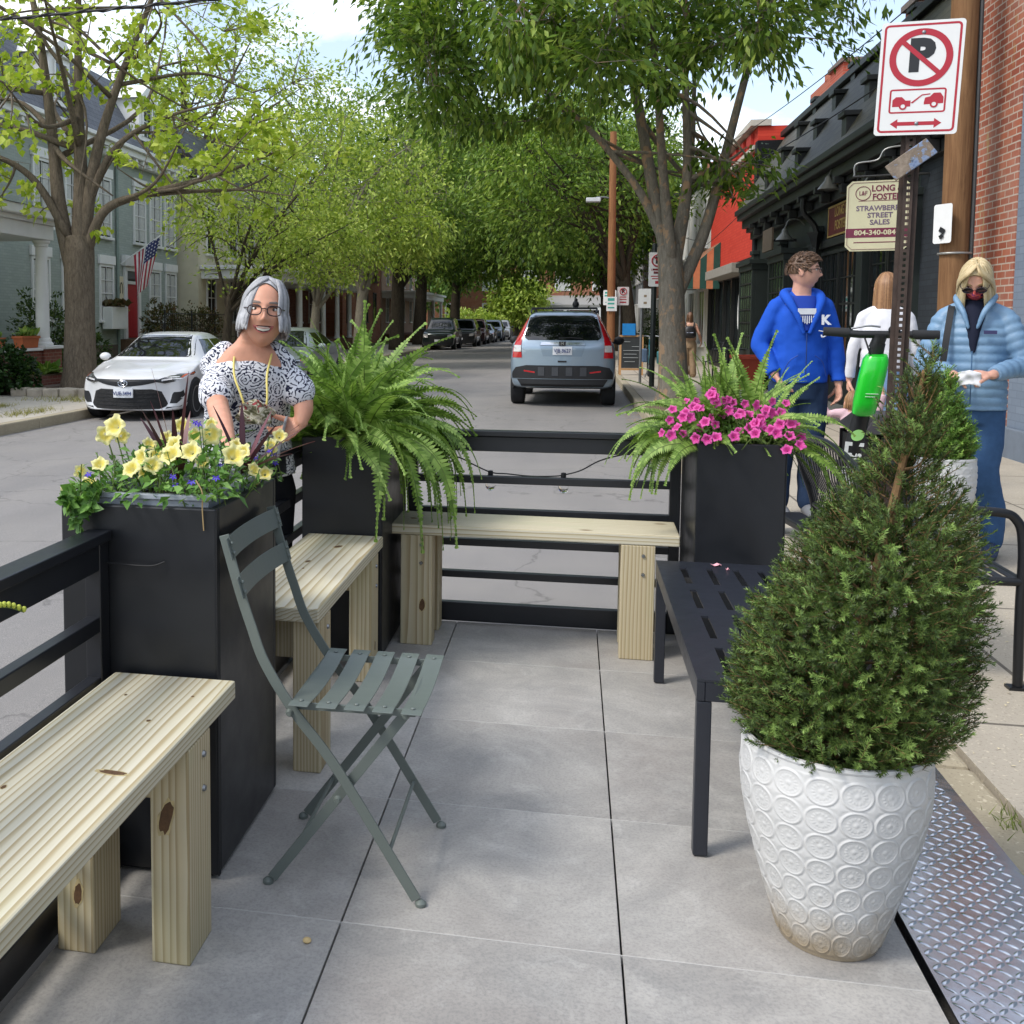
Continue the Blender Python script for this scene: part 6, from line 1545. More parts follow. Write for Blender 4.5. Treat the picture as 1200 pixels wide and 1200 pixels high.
# ---- woman behind the fence
def woman_flowers():
    t = thing('person', 'smiling person with short grey hair, glasses and a navy paisley print top behind the fence', 'person', (-1.47, 1.72, -.15))
    yaw = R(14); fw = Vector((math.sin(yaw), -math.cos(yaw), 0)); lf = Vector((math.cos(yaw), math.sin(yaw), 0)); B = Vector((-1.380, 1.74, -.165))
    L = lambda a, f, u: B+lf*a+fw*f+Vector((0,0,u))
    h = Head(L(.082, .36, 1.530), R(17), R(-3), R(4), 1.02, .20, 1.3)
    b = MB(); 
    torso(b, [(L(0,.0,.82),.15,.11,yaw),(L(0,.02,.95),.165,.12,yaw),(L(0,.10,1.08),.145,.11,yaw),(L(.01,.20,1.22),.155,.11,yaw),(L(.02,.26,1.32),.15,.095,yaw),(L(.03,.29,1.39),.10,.07,yaw),(L(.035,.305,1.43),.058,.056,yaw),(L(.060,.335,1.49),.050,.054,yaw),(L(.075,.35,1.52),.050,.053,yaw)])
    limb(b, [L(-.08,0,.88), L(-.09,-.03,.48), L(-.09,-.02,.09)], [.085,.055,.04]); limb(b, [L(.08,0,.88), L(.09,.0,.48), L(.09,-.02,.09)], [.085,.055,.04])
    rs, ls = L(-.115,.25,1.325), L(.150,.27,1.325)
    re, rw = Vector((-1.335,1.26,1.03)), Vector((-1.19,.94,.955)); le, lw = Vector((-1.100,1.52,1.045)), Vector((-1.095,1.47,.968))
    limb(b, [rs+lf*.02, rs.lerp(re,.5), re], [.040,.043,.038]); limb(b, [re, re.lerp(rw,.45), rw], [.039,.036,.024])
    limb(b, [ls-lf*.02, ls.lerp(le,.5)+Vector((.006,0,0)), le], [.040,.042,.038]); limb(b, [le, le.lerp(lw,.45)+Vector((.006,0,0)), lw], [.039,.036,.025])
    hand(b, rw, (.7,-.6,-.25), (0,-.2,-1), -1, 1.0, .45)
    hand(b, lw, (-.72,-.30,-.50), (-.35,-.75,.15), -1, .95, .75, .06, .9)
    hm = MB(); hm.v = list(h.local.v); hm.f = list(h.local.f); hm.mi = list(h.local.mi); h.put(hm); b.add(hm.v, hm.f)
    fuse(b, 'body', SKIN1, t, .0042, 3, .5)
    face(h, t, brow='#6f645d', iris='#33241a', lips='#b3655c')
    gl_ = NT('lens_glass').set(.05, 0, .5); gl_.b.inputs['Alpha'].default_value = .12; gl_.color((.8,.82,.85))
    glasses(h, t, mat('dark_brown_frame', '#2c1715', .3), .0235, .0165, None, .004, .0021)
    # top
    q = NT('navy_paisley_print').set(.8, 0, .2); v = q.coord('Object')
    wn = q.node('ShaderNodeTexNoise'); wn.inputs['Scale'].default_value = 16; q.link(v, wn.inputs['Vector'])
    ad = q.node('ShaderNodeVectorMath', operation='MULTIPLY_ADD'); ad.inputs[1].default_value = (.05,.05,.05); q.link(wn.outputs['Color'], ad.inputs[0]); q.link(v, ad.inputs[2])
    vo = q.node('ShaderNodeTexVoronoi'); vo.inputs['Scale'].default_value = 18; q.link(ad.outputs[0], vo.inputs['Vector'])
    ringf = q.math('PINGPONG', q.math('MULTIPLY', vo.outputs['Distance'], 5.2), .5)
    v2 = q.node('ShaderNodeTexVoronoi'); v2.inputs['Scale'].default_value = 62; q.link(ad.outputs[0], v2.inputs['Vector'])
    ink = q.math('MAXIMUM', q.math('MULTIPLY', q.math('GREATER_THAN', ringf, .34), q.math('GREATER_THAN', q.noise(v, 95, 2), .42)), q.math('LESS_THAN', v2.outputs['Distance'], .30))
    q.color(q.mix(ink, srgb('#dcdde2'), srgb('#23273f'))); q.bump(q.noise(v, 40, 3), .1, .003)
    s = MB()
    torso(s, [(L(0,.02,.90),.185,.145,yaw),(L(0,.04,.98),.180,.142,yaw),(L(0,.10,1.08),.165,.135,yaw),(L(.01,.19,1.20),.160,.135,yaw),(L(.015,.245,1.29),.155,.120,yaw),(L(.02,.268,1.34),.138,.096,yaw),(L(.022,.275,1.38),.108,.076,yaw)])
    limb(s, [rs+lf*.03, rs.lerp(re,.5), rs.lerp(re,.68)], [.052,.060,.066]); limb(s, [ls-lf*.03, ls.lerp(le,.5)+Vector((.008,0,0)), ls.lerp(le,.70)+Vector((.006,0,0))], [.052,.059,.064]); limb(s, [L(-.07,.27,1.385), rs+Vector((0,0,.012))], [.045,.050]); limb(s, [L(.105,.285,1.385), ls+Vector((0,0,.012))], [.045,.050])
    sh = fuse(s, 'blouse', q.m, t, .0065, 6, .5, (.11, .008))
    # scoop of bare chest above the neckline
    nk = MB(); torso(nk, [(L(.018,.312,1.285),.050,.040,yaw),(L(.026,.298,1.345),.060,.056,yaw),(L(.032,.298,1.385),.070,.060,yaw),(L(.034,.30,1.41),.066,.058,yaw),(L(.038,.31,1.44),.056,.055,yaw)]); 
    fuse(nk, 'neck_skin', SKIN1, t, .006, 6)
    # trousers, shoes
    p = MB(); torso(p, [(L(0,0,.74),.15,.12,yaw),(L(0,0,.84),.175,.135,yaw),(L(0,.01,.95),.165,.13,yaw)])
    for sx in (-1, 1): limb(p, [L(sx*.085,0,.84), L(sx*.09,-.01,.48), L(sx*.09,-.02,.10)], [.105,.075,.06])
    fuse(p, 'trousers', cloth('black_trousers', '#16171b'), t, .01)
    for sx in (-1, 1): MB().ball(tuple(L(sx*.09,.05,.045)), (.045,.045,.045), 12, 8).ball(tuple(L(sx*.09,.11,.035)), (.04,.06,.035), 12, 8).build('shoe', mat('black_shoe', '#151515', .5), t, smooth=True)
    # hair: grey bob swept from a side parting
    hm_ = hair_mat('silver_grey_hair', ['#6a6a6c', '#919193', '#b6b6b8', '#88888b'])
    scalp(h, t, hm_, -.025, .096, 1.045, 'hair')
    rng = random.Random(8)
    def ends(a):
        f = (math.degrees(a)+90) % 360; f = f if f < 180 else f-360         # 0 = straight ahead
        if abs(f) < 38: return None
        return (-.050-.018*rng.random() if abs(f) < 105 else -.075-.015*rng.random(), .30 if abs(f) < 120 else .12)
    P = arc_paths(rng, .020, ends, 360, 1.075)
    def on(az, el, f=1.07):      # point over the skull; az from straight ahead towards the left ear
        az, el = R(az), R(el); return (.0755*f*math.cos(el)*math.sin(az), -.096*f*math.cos(el)*math.cos(az), .117*f*math.sin(el))
    for i in range(260):         # hair swept from the side parting to both temples, then hanging to the jaw
        u = rng.random(); f = 1.055+.05*rng.random()*(.4+.6*u); e = rng.uniform(-.050, -.072); g = rng.uniform(1.08, 1.16)
        if i % 5 < 3: K = [(18-4*u, 76+6*u), (-8-30*u, 63), (-38-18*u, 46-2*u), (-60-14*u, 28-2*u), (-76-12*u, 8)]; s_ = -1
        else: K = [(24+4*u, 76+6*u), (34+18*u, 60), (52+14*u, 42-2*u), (68+12*u, 24-2*u), (80+12*u, 5)]; s_ = 1
        Q = [on(a_, e_, f+(.02 if 1 <= k <= 3 else 0)) for k, (a_, e_) in enumerate(K)]; yb = -.024+.05*u
        P.append(Q+[(s_*.0755*g*1.03, yb, -.022), (s_*.0755*g*.96, yb+.006, e)])
    locks(h, t, 'hair_locks', hm_, P, .0075, .0035)
    # dangling earring, necklace cord with folded mask
    e = h.put(MB().ball((-.083*h.k,.0,-.052*h.k), (.004,.004,.007), 8, 6)).build('earring', mat('dark_earring', '#2a2a30', .3), t, smooth=True)
    return t, h, L, lf, fw
_t, _h, _L, _lf, _fw = woman_flowers()
ycord = mat('pale_yellow_cord', '#d9c873', .7)
t = thing('hanging_mask', 'crumpled olive and red print face mask hanging on a pale yellow neck cord', 'face mask', _L(.03,.42,1.2))
c0 = _L(.055,.435,1.185)
for sx in (-1, 1):
    MB().tube(bez([_L(.045+sx*.062,.27,1.415), _L(.04+sx*.066,.345,1.378), _L(.035+sx*.058,.400,1.31), _L(.05+sx*.045,.432,1.235), c0+_lf*sx*.035], 6), .0042, 7).build('cord', ycord, t, smooth=True)
m = MB(); n = 16; k = 12; V = []
for i in range(n+1):
    for j in range(k+1):
        u, v = -1+2*i/n, -1+2*j/k; w = .068*(1-.25*abs(v)**2); V.append(c0+_lf*(u*w+.008*math.sin(v*4))+Vector((0,0,v*.043*(1-.30*u*u)-.012*abs(u)))+_fw*(.012*(1-u*u)+.009*math.sin(u*6+v*5)+.012))
F = [(i*(k+1)+j, (i+1)*(k+1)+j, (i+1)*(k+1)+j+1, i*(k+1)+j+1) for i in range(n) for j in range(k)]
m.add(V, F); q = NT('olive_red_print').set(.8, 0, .2); v = q.coord(); q.color(q.ramp(q.noise(v, 34, 3, .5, 1.2), [(.36, srgb('#4b4a34')), (.45, srgb('#8a876a')), (.52, srgb('#c9c2b0')), (.58, srgb('#595741')), (.66, srgb('#a3404a'))]))
q.m.use_backface_culling = False
o = m.build('cloth', q.m, t, smooth=True, angle=180); so_ = o.modifiers.new('thick', 'SOLIDIFY'); so_.thickness = .003
t = thing('phone', 'slim grey phone held edge-on in the grey haired person\'s hand', 'phone', (-1.19, 1.33, .90))
MB().obox((-1.155,1.435,.915), (.009,.072,.15), (R(10), R(12), R(12))).build('case', mat('grey_phone_case', '#8d8f92', .4), t, bevel=.003)

def simple_person(label, base, yaw, H, spec):
    """standing person; spec holds colours and arm joints given as (left, forward, up) offsets"""
    t = thing('person', label, 'person', base); B = Vector(base); s = H/1.70
    fw = Vector((math.sin(yaw), -math.cos(yaw), 0)); lf = Vector((math.cos(yaw), math.sin(yaw), 0))
    L = lambda a, f, u: B+lf*a*s+fw*f*s+Vector((0,0,u*s)); g = spec.get
    sk = spec['skin']; bw = g('bw', 1.0); hy = yaw+R(g('hyaw', 0)); hd = Head(L(0, g('hfwd', .03), g('hz', 1.578)), hy, R(g('hpitch', 0)), R(g('hroll', 0)), s*g('hk', 1.0), g('jaw', .2), g('smile', .5))
    sw = .150*g('sw', 1.0)
    TS[0] = s
    b = MB(); torso(b, [(L(0,0,.82),.13,.10,yaw),(L(0,0,.98),.125*bw,.09,yaw),(L(0,0,1.2),.15*bw,.10,yaw),(L(0,0,1.36),.14,.085,yaw),(L(0,.0,1.42),.07,.06,yaw),(L(0,.008,1.47),.056,.056,yaw),(L(0,g('hfwd', .03)*.7,1.52),.054,.056,yaw)])
    feet = g('feet', ((-.09,.0),(.09,.0))); knees = g('knees', ((-.09,.02),(.09,.02)))
    for i, sx in enumerate((-1, 1)): limb(b, [L(sx*.082,0,.86), L(sx*.086,.005,.66), L(knees[i][0],knees[i][1],.48), L(feet[i][0],feet[i][1]-.02,.26), L(feet[i][0],feet[i][1]-.02,.08)], [.078*s,.066*s,.050*s,.044*s,.036*s])
    J = {}
    for nm, sx in (('r', -1), ('l', 1)):
        sh = L(sx*sw, 0, 1.352); e, w = L(*g(nm+'e')), L(*g(nm+'w')); J[nm] = (sh, e, w)
        limb(b, [sh, sh.lerp(e,.5), e], [.05*s,.043*s,.038*s]); limb(b, [e, e.lerp(w,.45), w], [.039*s,.036*s,.025*s])
        hd_ = g(nm+'h')
        if hd_: d, n, th, cu = hd_; f = lambda q: lf*q[0]+fw*q[1]+Vector((0,0,q[2])); hand(b, w, f(d), f(n), th, s*g('handk', 1.0), cu)
    hm = MB(); hm.v = list(hd.local.v); hm.f = list(hd.local.f); hm.mi = list(hd.local.mi); hd.put(hm); b.add(hm.v, hm.f)
    fuse(b, 'body', sk, t, g('vox', .0055), 3)
    # trousers
    p = MB(); lr = g('leg', (.102,.075,.062)); torso(p, [(L(0,0,.76),.135*bw,.115,yaw),(L(0,0,.86),.165*bw,.125,yaw),(L(0,0,g('waist', .99)),.155*bw,.115,yaw)])
    for i, sx in enumerate((-1, 1)): limb(p, [L(sx*.082,0,.86), L(sx*.086,.005,.66), L(knees[i][0],knees[i][1],.48), L(feet[i][0],feet[i][1]-.02,.26), L(feet[i][0],feet[i][1]-.02,g('hem', .085))], [lr[0]*s, lr[0]*.93*s, lr[1]*s, lr[1]*.93*s, lr[2]*s])
    fuse(p, 'trousers', g('pants'), t, .009, 5, .5, (.10, .012))
    # top
    m = MB(); hb = g('hemtop', .86); q = g('puff', 0)
    tr = [(L(0,0,hb),.178*bw,.140*bw,yaw),(L(0,0,hb+.12),.176*bw,.138*bw,yaw),(L(0,0,1.10),.168*bw,.130*bw,yaw),(L(0,0,1.24),.176*bw,.130*bw,yaw),(L(0,0,1.33),.160*bw,.110,yaw),(L(0,0,1.39),.110,.085,yaw),(L(0,0,g('collar', 1.425)),.078,.075,yaw)]
    if q:
        A = catm([(c[0],c[1],c[2],rx,ry,yw) for c, rx, ry, yw in tr], 16); rs = []
        for a in A:
            u = (a[2]-B.z)/s/.048; k = abs(math.sin(math.pi*u))**.6; rs.append(ell_ring(a[:3], (a[3]-q+q*1.5*k)*s, (a[4]-q+q*1.5*k)*s, a[5], n=36))
        m.rings(rs)
    else: torso(m, tr)
    ar = g('arm', (.058,.056,.051,.043)); sl = g('sleeve', 1.0)
    for sx, nm in ((-1,'r'),(1,'l')): limb(m, [L(sx*.045,0,1.41), L(sx*.10,0,1.385), J[nm][0]+Vector((0,0,.008*s))], [.050*s,.052*s,.052*s])
    for nm in ('r', 'l'):
        sh, e, w = J[nm]; w2 = e.lerp(w, .93*min(1, sl))
        P = bez([sh, sh.lerp(e,.5), e, e.lerp(w2,.5), w2], 16 if q else 6); k = len(P); rr = np.interp(np.linspace(0,1,k), [0,.35,.55,1], [x*s for x in ar])
        if q: 
            ln = 0; out = []
            for i in range(k):
                if i: ln += (P[i]-P[i-1]).length
                out.append(rr[i]-q+q*1.6*abs(math.sin(math.pi*ln/(.048*s)))**.6)
            rr = out
        if sl > 0: m.tube(P, list(rr), 16); m.ball(P[0], rr[0], 14, 10)
    fuse(m, g('topname', 'top'), g('top'), t, .0065 if q else .008, 3 if q else 5, .5, (.09, g('fold', .010)))
    for i in range(2):
        c = L(feet[i][0], feet[i][1]+.045, .045); sm = MB()
        torso(sm, [(c-fw*.10*s-Vector((0,0,.0)),.036*s,.045*s,yaw)]*1+[(c-fw*.10*s+Vector((0,0,.001)),.036*s,.045*s,yaw)]) if False else None
        sm.tube([c-fw*.11*s+Vector((0,0,-.004)), c-fw*.06*s, c+fw*.02*s+Vector((0,0,-.004)), c+fw*.10*s+Vector((0,0,-.016)), c+fw*.15*s+Vector((0,0,-.02))], [.030*s,.042*s,.044*s,.038*s,.022*s], 14)
        sm.build('shoe', g('shoe'), t, smooth=True)
    TS[0] = 1.0
    return t, hd, L, lf, fw, J, s

# ---- man in the blue hooded top
def man():
    blue = cloth('royal_blue_fleece', '#1c4fb4', .8, .05); jean = cloth('dark_denim', '#26364f', .85, .12, 30)
    t, h, L, lf, fw, J, s = simple_person('person in a royal blue zipped hooded top and dark jeans looking to the side', (1.40, 5.36, 0), R(4), 1.815, dict(skin=SKIN2, pants=jean, top=blue, topname='hooded_top', shoe=mat('grey_trainer', '#6d6f73', .7), hyaw=74, jaw=.14, hk=.98, sw=.98, bw=.98, hemtop=.87, collar=1.42, smile=.2,
        re=(-.240,-.02,1.12), rw=(-.165,.09,.92), rh=((.5,.2,-.8),(.6,.1,.2),1,.3), le=(.215,.0,1.11), lw=(.235,.045,.865), lh=((.05,.1,-1),(-.9,.1,.0),-1,.5), arm=(.060,.060,.057,.046), vox=.005, fold=.016))
    face(h, t, brow='#4f3b2a', iris='#40301f', lips='#b8796c', smile=False); glasses(h, t, mat('black_frame', '#141416', .3), .0225, .0140, None, .006, .0027)
    hm_ = hair_mat('short_brown_hair', ['#3f2d20', '#5a412d', '#6b4f38'])
    scalp(h, t, hm_, -.018, .060, 1.065, 'hair'); rng = random.Random(3); P = []
    for i in range(520):
        a = rng.uniform(0, 2*math.pi); fr = max(0, -math.sin(a)); z0 = rng.uniform(.0 if fr < .3 else .062, .115); r = math.sqrt(max(0, 1-(z0/.119)**2)); p = Vector((.0775*r*math.cos(a), .099*r*math.sin(a), z0)); d = Vector((0,-.6,.1))+p.normalized()*.9+Vector((0,0,-.5 if z0 < .05 else 0)); d.normalize()
        P.append([p, p+d*.012, p+d*.022+Vector((0,-.003,-.003)), p+d*.028+Vector((0,-.006,-.008))])
    locks(h, t, 'hair_tufts', hm_, P, .0030, .0014)
    # tee shirt in the open neck, hood, zip, pocket, lettering
    tee = MB(); torso(tee, [(L(0,.110,1.20),.03,.04,0),(L(0,.085,1.30),.066,.06,0),(L(0,.05,1.38),.088,.066,0),(L(0,.02,1.425),.082,.072,0)]); fuse(tee, 'tee_shirt', cloth('deep_blue_tee', '#223f96'), t, .006)
    hd_ = MB(); 
    for sx in (-1, 1): limb(hd_, [L(sx*.018,.150,1.19), L(sx*.058,.142,1.30), L(sx*.098,.085,1.395), L(sx*.095,-.02,1.44), L(0,-.085,1.44)], [.012*s,.020*s,.030*s,.034*s,.040*s])
    fuse(hd_, 'hood', blue, t, .008, 4)
    MB().tube([L(0,.152,1.19), L(0,.160,1.08), L(0,.158,.90)], .004, 6).build('zip', mat('dark_blue_zip', '#16326f', .4), t)
    for sx in (-1, 1): MB().tube(bez([L(sx*.05,.163,1.05), L(sx*.10,.150,1.01), L(sx*.135,.12,.92)], 5), .004, 6).build('pocket_seam', mat('blue_seam', '#173f94', .7), t, smooth=True)
    wp = mat('white_print', '#d5d8dd', .6); yaw = R(4)
    def put(txt, size, a, f, u, b=.002): text('lettering', txt, size*s, L(a, f, u), (R(86), 0, yaw), wp, t, .002, b*s)
    MB().beam(L(-.058,.1515,1.325), L(.052,.1515,1.325), .003, .040, (0,0,1)).build('print_block', wp, t)
    for k in range(7): MB().beam(L(-.040+.013*k,.1525,1.298), L(-.040+.013*k,.1535,1.245+.006*abs(k-3)), .006, .003, fw).build('print_bar', wp, t)
    put('K', .080, .112, .146, 1.27, .004)
    m = MB(); m.tube(bez([L(.07,.156,1.205), L(.10,.156,1.200), L(.14,.146,1.203)], 4), .0035, 5); m.tube(bez([L(.085,.158,1.180), L(.095,.158,1.165), L(.135,.150,1.185)], 5), [.006*(1-abs(i-4)/12) for i in range(11)], 5); m.build('chest_mark', wp, t, smooth=True)
man()

# ---- woman in white with long hair, seen from behind
def white_woman():
    t, h, L, lf, fw, J, s = simple_person('person in a white long sleeved top with long light brown hair, seen from behind', (2.27, 6.55, 0), R(170), 1.73, dict(skin=SKIN2, pants=cloth('light_blue_denim', '#7d9ac0', .85, .1, 30), top=cloth('white_jersey', '#d6d6da', .8, .03), shoe=mat('white_trainer', '#cfcfcf', .6), hemtop=.97, bw=.95, leg=(.095,.068,.055),
        re=(-.21,.0,1.12), rw=(-.23,.07,.90), rh=((0,.2,-1),(.9,0,0),1,.4), le=(.22,-.01,1.12), lw=(.235,.05,.875), lh=((-.02,.2,-1),(-.9,0,0),-1,.4), arm=(.055,.046,.042,.038)))
    face(h, t, smile=False); hm_ = hair_mat('light_brown_long_hair', ['#5f4029', '#86603f', '#a37b55', '#6f4d33'])
    scalp(h, t, hm_, -.03, .075, 1.05); rng = random.Random(5)
    def ends(a):
        f = (math.degrees(a)+90) % 360; f = f if f < 180 else f-360
        return None if abs(f) < 50 else (-.30-.10*rng.random(), .25)
    locks(h, t, 'long_hair', hm_, arc_paths(rng, .0, ends, 300, 1.08), .0075, .0035)
white_woman()
# ---- toddler between them
def toddler():
    pk = cloth('pale_pink_jersey', '#dbb9bf', .8, .04)
    t, h, L, lf, fw, J, s = simple_person('toddler in a pale pink top holding hands with the adults on both sides', (1.93, 6.02, 0), R(175), .84, dict(skin=SKIN2, pants=cloth('navy_leggings', '#33344f', .8), top=pk, shoe=mat('pink_shoe', '#c9a0a5', .6), hk=1.55, hz=1.50, jaw=.1, bw=1.05, sw=1.0, hemtop=.80, leg=(.105,.08,.07), handk=.95,
        re=(-.34,.02,1.38), rw=(-.40,.03,1.66), rh=((0,0,1),(.8,.3,0),1,.5), le=(.36,.02,1.34), lw=(.50,.05,1.62), lh=((.1,0,1),(-.8,.3,0),-1,.5), arm=(.075,.06,.055,.05), collar=1.40))
    hm_ = hair_mat('wispy_toddler_hair', ['#7d5a3a', '#a07a52', '#b8946a']); scalp(h, t, hm_, -.06, .06, 1.05); rng = random.Random(2)
    locks(h, t, 'hair_locks', hm_, arc_paths(rng, 0, lambda a: (-.045-.02*rng.random(), .1) if math.sin(a) > -.4 else None, 70, 1.07), .010, .004)
toddler()
# ---- woman in the quilted jacket
def masked_woman():
    q = NT('sky_blue_quilted_nylon').set(.45, 0, .4); v = q.coord(); q.color(q.ramp(q.noise(v, 9, 4), [(.3, srgb('#6788a6')), (.7, srgb('#7b9ab6'))])); q.bump(q.noise(v, 45, 3), .35, .006)
    t, h, L, lf, fw, J, s = simple_person('blonde person in a sky blue quilted jacket and patterned face mask looking down', (2.13, 4.32, 0), R(-22), 1.72, dict(skin=SKIN2, pants=cloth('mid_blue_denim', '#3c5a80', .85, .12, 30), top=q.m, topname='quilted_jacket', shoe=mat('navy_sneaker', '#2c3a5e', .7, var=.4, scale=40), hpitch=38, hfwd=.085, hz=1.565, jaw=.16, bw=1.0, sw=1.0, hemtop=.84, collar=1.46, puff=.0065, feet=((-.07,.02),(.13,-.02)), leg=(.094,.072,.060), fold=.006,
        re=(-.235,.03,1.10), rw=(-.07,.255,1.035), rh=((.9,.35,.05),(.2,-.3,-.9),1,.8), le=(.25,.03,1.10), lw=(.105,.265,1.045), lh=((-.9,.3,.08),(-.2,-.3,-.9),-1,.8), arm=(.062,.062,.057,.042), vox=.005))
    face(h, t, smile=False, brow='#9a8058')
    # face mask over nose and mouth, dark glasses
    mk = NT('red_purple_print').set(.8, 0, .2); v = mk.coord(); mk.color(mk.ramp(mk.noise(v, 14, 3, .5, 1.5), [(.38, srgb('#3a2450')), (.46, srgb('#b03a4a')), (.54, srgb('#d96a5a')), (.6, srgb('#5a2d5e')), (.68, srgb('#c23d56'))]))
    h.decal([(-.066,-.012),(-.03,-.006),(0,.004),(.03,-.006),(.066,-.012),(.066,-.055),(.045,-.090),(0,-.112),(-.045,-.090),(-.066,-.055)], .006, 22, 14, .006).build('face_mask', mk.m, t, smooth=True)
    for sx in (1, -1): h.put(MB().tube([(sx*.064*h.k,-.052*h.k,-.03*h.k),(sx*.078*h.k,-.01*h.k,-.012*h.k),(sx*.082*h.k,.02*h.k,-.01*h.k)], .002, 6)).build('mask_loop', mk.m, t)
    glasses(h, t, mat('dark_purple_frame', '#2b2030', .3), .026, .018, mat('dark_lens', '#241c22', .08), .004, .0018)
    hm_ = hair_mat('blonde_hair', ['#a68f66', '#c5b084', '#d9c8a0', '#b39b70']); scalp(h, t, hm_, -.03, .080, 1.06); rng = random.Random(6)
    def ends(a):
        f = (math.degrees(a)+90) % 360; f = f if f < 180 else f-360
        return None if abs(f) < 34 else (-.12-.05*rng.random(), .28)
    P = arc_paths(rng, .01, ends, 330, 1.09)
    for i in range(22):
        u = (i % 11)/10; sx = -1 if i < 11 else 1
        P.append([(.01,-.045+.02*u,.128),(sx*(.028+.01*u),-.088+.02*u,.104),(sx*(.058+.008*u),-.080+.03*u,.064),(sx*(.080+.006*u),-.052+.03*u,.012),(sx*.092,-.032+.035*u,-.06),(sx*.088,-.022+.03*u,-.125-.02*u)])
    locks(h, t, 'hair_locks', hm_, P, .0080, .0035)
    # collar, inner top, zip, label, hem band
    c = MB(); 
    for sx in (-1, 1): limb(c, [L(sx*.022,.152,1.30), L(sx*.05,.140,1.385), L(sx*.088,.075,1.455), L(sx*.082,-.02,1.48), L(0,-.075,1.485)], [.010,.016,.019,.019,.019])
    fuse(c, 'collar', q.m, t, .007, 4)
    inn = MB(); torso(inn, [(L(0,.118,1.16),.012,.03,0),(L(0,.108,1.28),.034,.045,0),(L(0,.07,1.38),.058,.06,0),(L(0,.03,1.455),.066,.064,0)]); fuse(inn, 'inner_top', cloth('dark_navy_fleece', '#1e2233'), t, .006)
    MB().tube([L(0.002,.163,1.17), L(.004,.172,1.05), L(.004,.168,.87)], .0035, 6).build('zip', mat('dark_zip', '#3d5f80', .4), t)
    m = MB(); a = L(.085,.158,1.275); m.beam(a-lf*.032, a+lf*.032, .004, .020, (0,0,1)); m.build('chest_label', mat('indigo_label', '#2b2a55', .6), t)
    a = MB(); a.strip(bez([L(-.115,.02,1.425), L(-.115,.085,1.39), L(-.125,.150,1.25), L(-.14,.165,1.08), L(-.175,.13,.90)], 6), .034, .005, tuple(lf)); a.build('shoulder_strap', mat('black_webbing', '#17181b', .7), t, smooth=True)
    return t, L, lf, fw
_m, _L2, _lf2, _fw2 = masked_woman()
t = thing('tissue', 'crumpled white tissue held in the hands of the person in the blue jacket', 'tissue', _L2(.0,.34,1.04))
m = MB(); n = 14; c0 = _L2(.005,.345,1.035); V = []; rng = random.Random(4)
for i in range(n+1):
    for j in range(n+1):
        u, v = -1+2*i/n, -1+2*j/n; V.append(c0+_lf2*u*.055+Vector((0,0,v*.038-.015*abs(u)))+_fw2*(.006*math.sin(u*5+v*3)+.005*math.sin(v*4-u*2)))
m.add(V, [(i*(n+1)+j, (i+1)*(n+1)+j, (i+1)*(n+1)+j+1, i*(n+1)+j+1) for i in range(n) for j in range(n)])
o = m.build('paper', mat('white_tissue', '#d9d9dc', .9), t, smooth=True, angle=180); so_ = o.modifiers.new('thick', 'SOLIDIFY'); so_.thickness = .002
# ---- walker with the backpack, far along the pavement
def walker():
    t, h, L, lf, fw, J, s = simple_person('person in wide tan trousers with a small black backpack walking away along the pavement', (2.66, 24.0, 0), R(176), 1.58, dict(skin=SKIN2, pants=cloth('tan_twill', '#9a8268'), top=cloth('tan_camisole', '#b08d74'), shoe=mat('white_trainer', '#cfcfcf', .6), sleeve=0, bw=.95, leg=(.105,.092,.095), hemtop=.97, collar=1.36, feet=((-.10,.02),(.09,-.03)),
        re=(-.24,-.02,1.13), rw=(-.30,.10,.93), rh=((0,.2,-1),(.9,0,0),1,.4), le=(.22,.03,1.12), lw=(.18,.14,.95), lh=((0,.3,-1),(-.9,0,0),-1,.4), vox=.008))
    hm_ = hair_mat('brown_tied_hair', ['#4c3423', '#6d4d35', '#83624a']); scalp(h, t, hm_, -.05, .07, 1.06); rng = random.Random(7)
    locks(h, t, 'hair_locks', hm_, arc_paths(rng, 0, lambda a: (-.13-.05*rng.random(), .1) if math.sin(a) > -.1 else None, 60, 1.08), .013, .006)
    return L
L_ = walker()
t = thing('backpack', 'small rounded black backpack on the back of the walker in tan trousers', 'bag', L_(0,-.16,1.2))
m = MB(); torso(m, [(L_(0,-.15,1.03),.10,.05,0),(L_(0,-.17,1.08),.145,.075,0),(L_(0,-.17,1.2),.14,.075,0),(L_(0,-.16,1.31),.11,.055,0),(L_(0,-.15,1.34),.07,.03,0)]); m.build('bag_body', mat('black_leather', '#1b181a', .45), t, smooth=True)
for sx in (-1, 1): MB().strip(bez([L_(sx*.09,-.12,1.30), L_(sx*.11,-.02,1.44), L_(sx*.10,.09,1.36), L_(sx*.13,.02,1.1), L_(sx*.12,-.13,1.06)], 5), .03, .006, (1,0,0)).build('strap', mat('black_leather', '#1b181a', .45), t)
MB().tube([L_(-.08,-.247,1.17), L_(.08,-.247,1.17)], .008, 6).build('zip', CHROME, t)
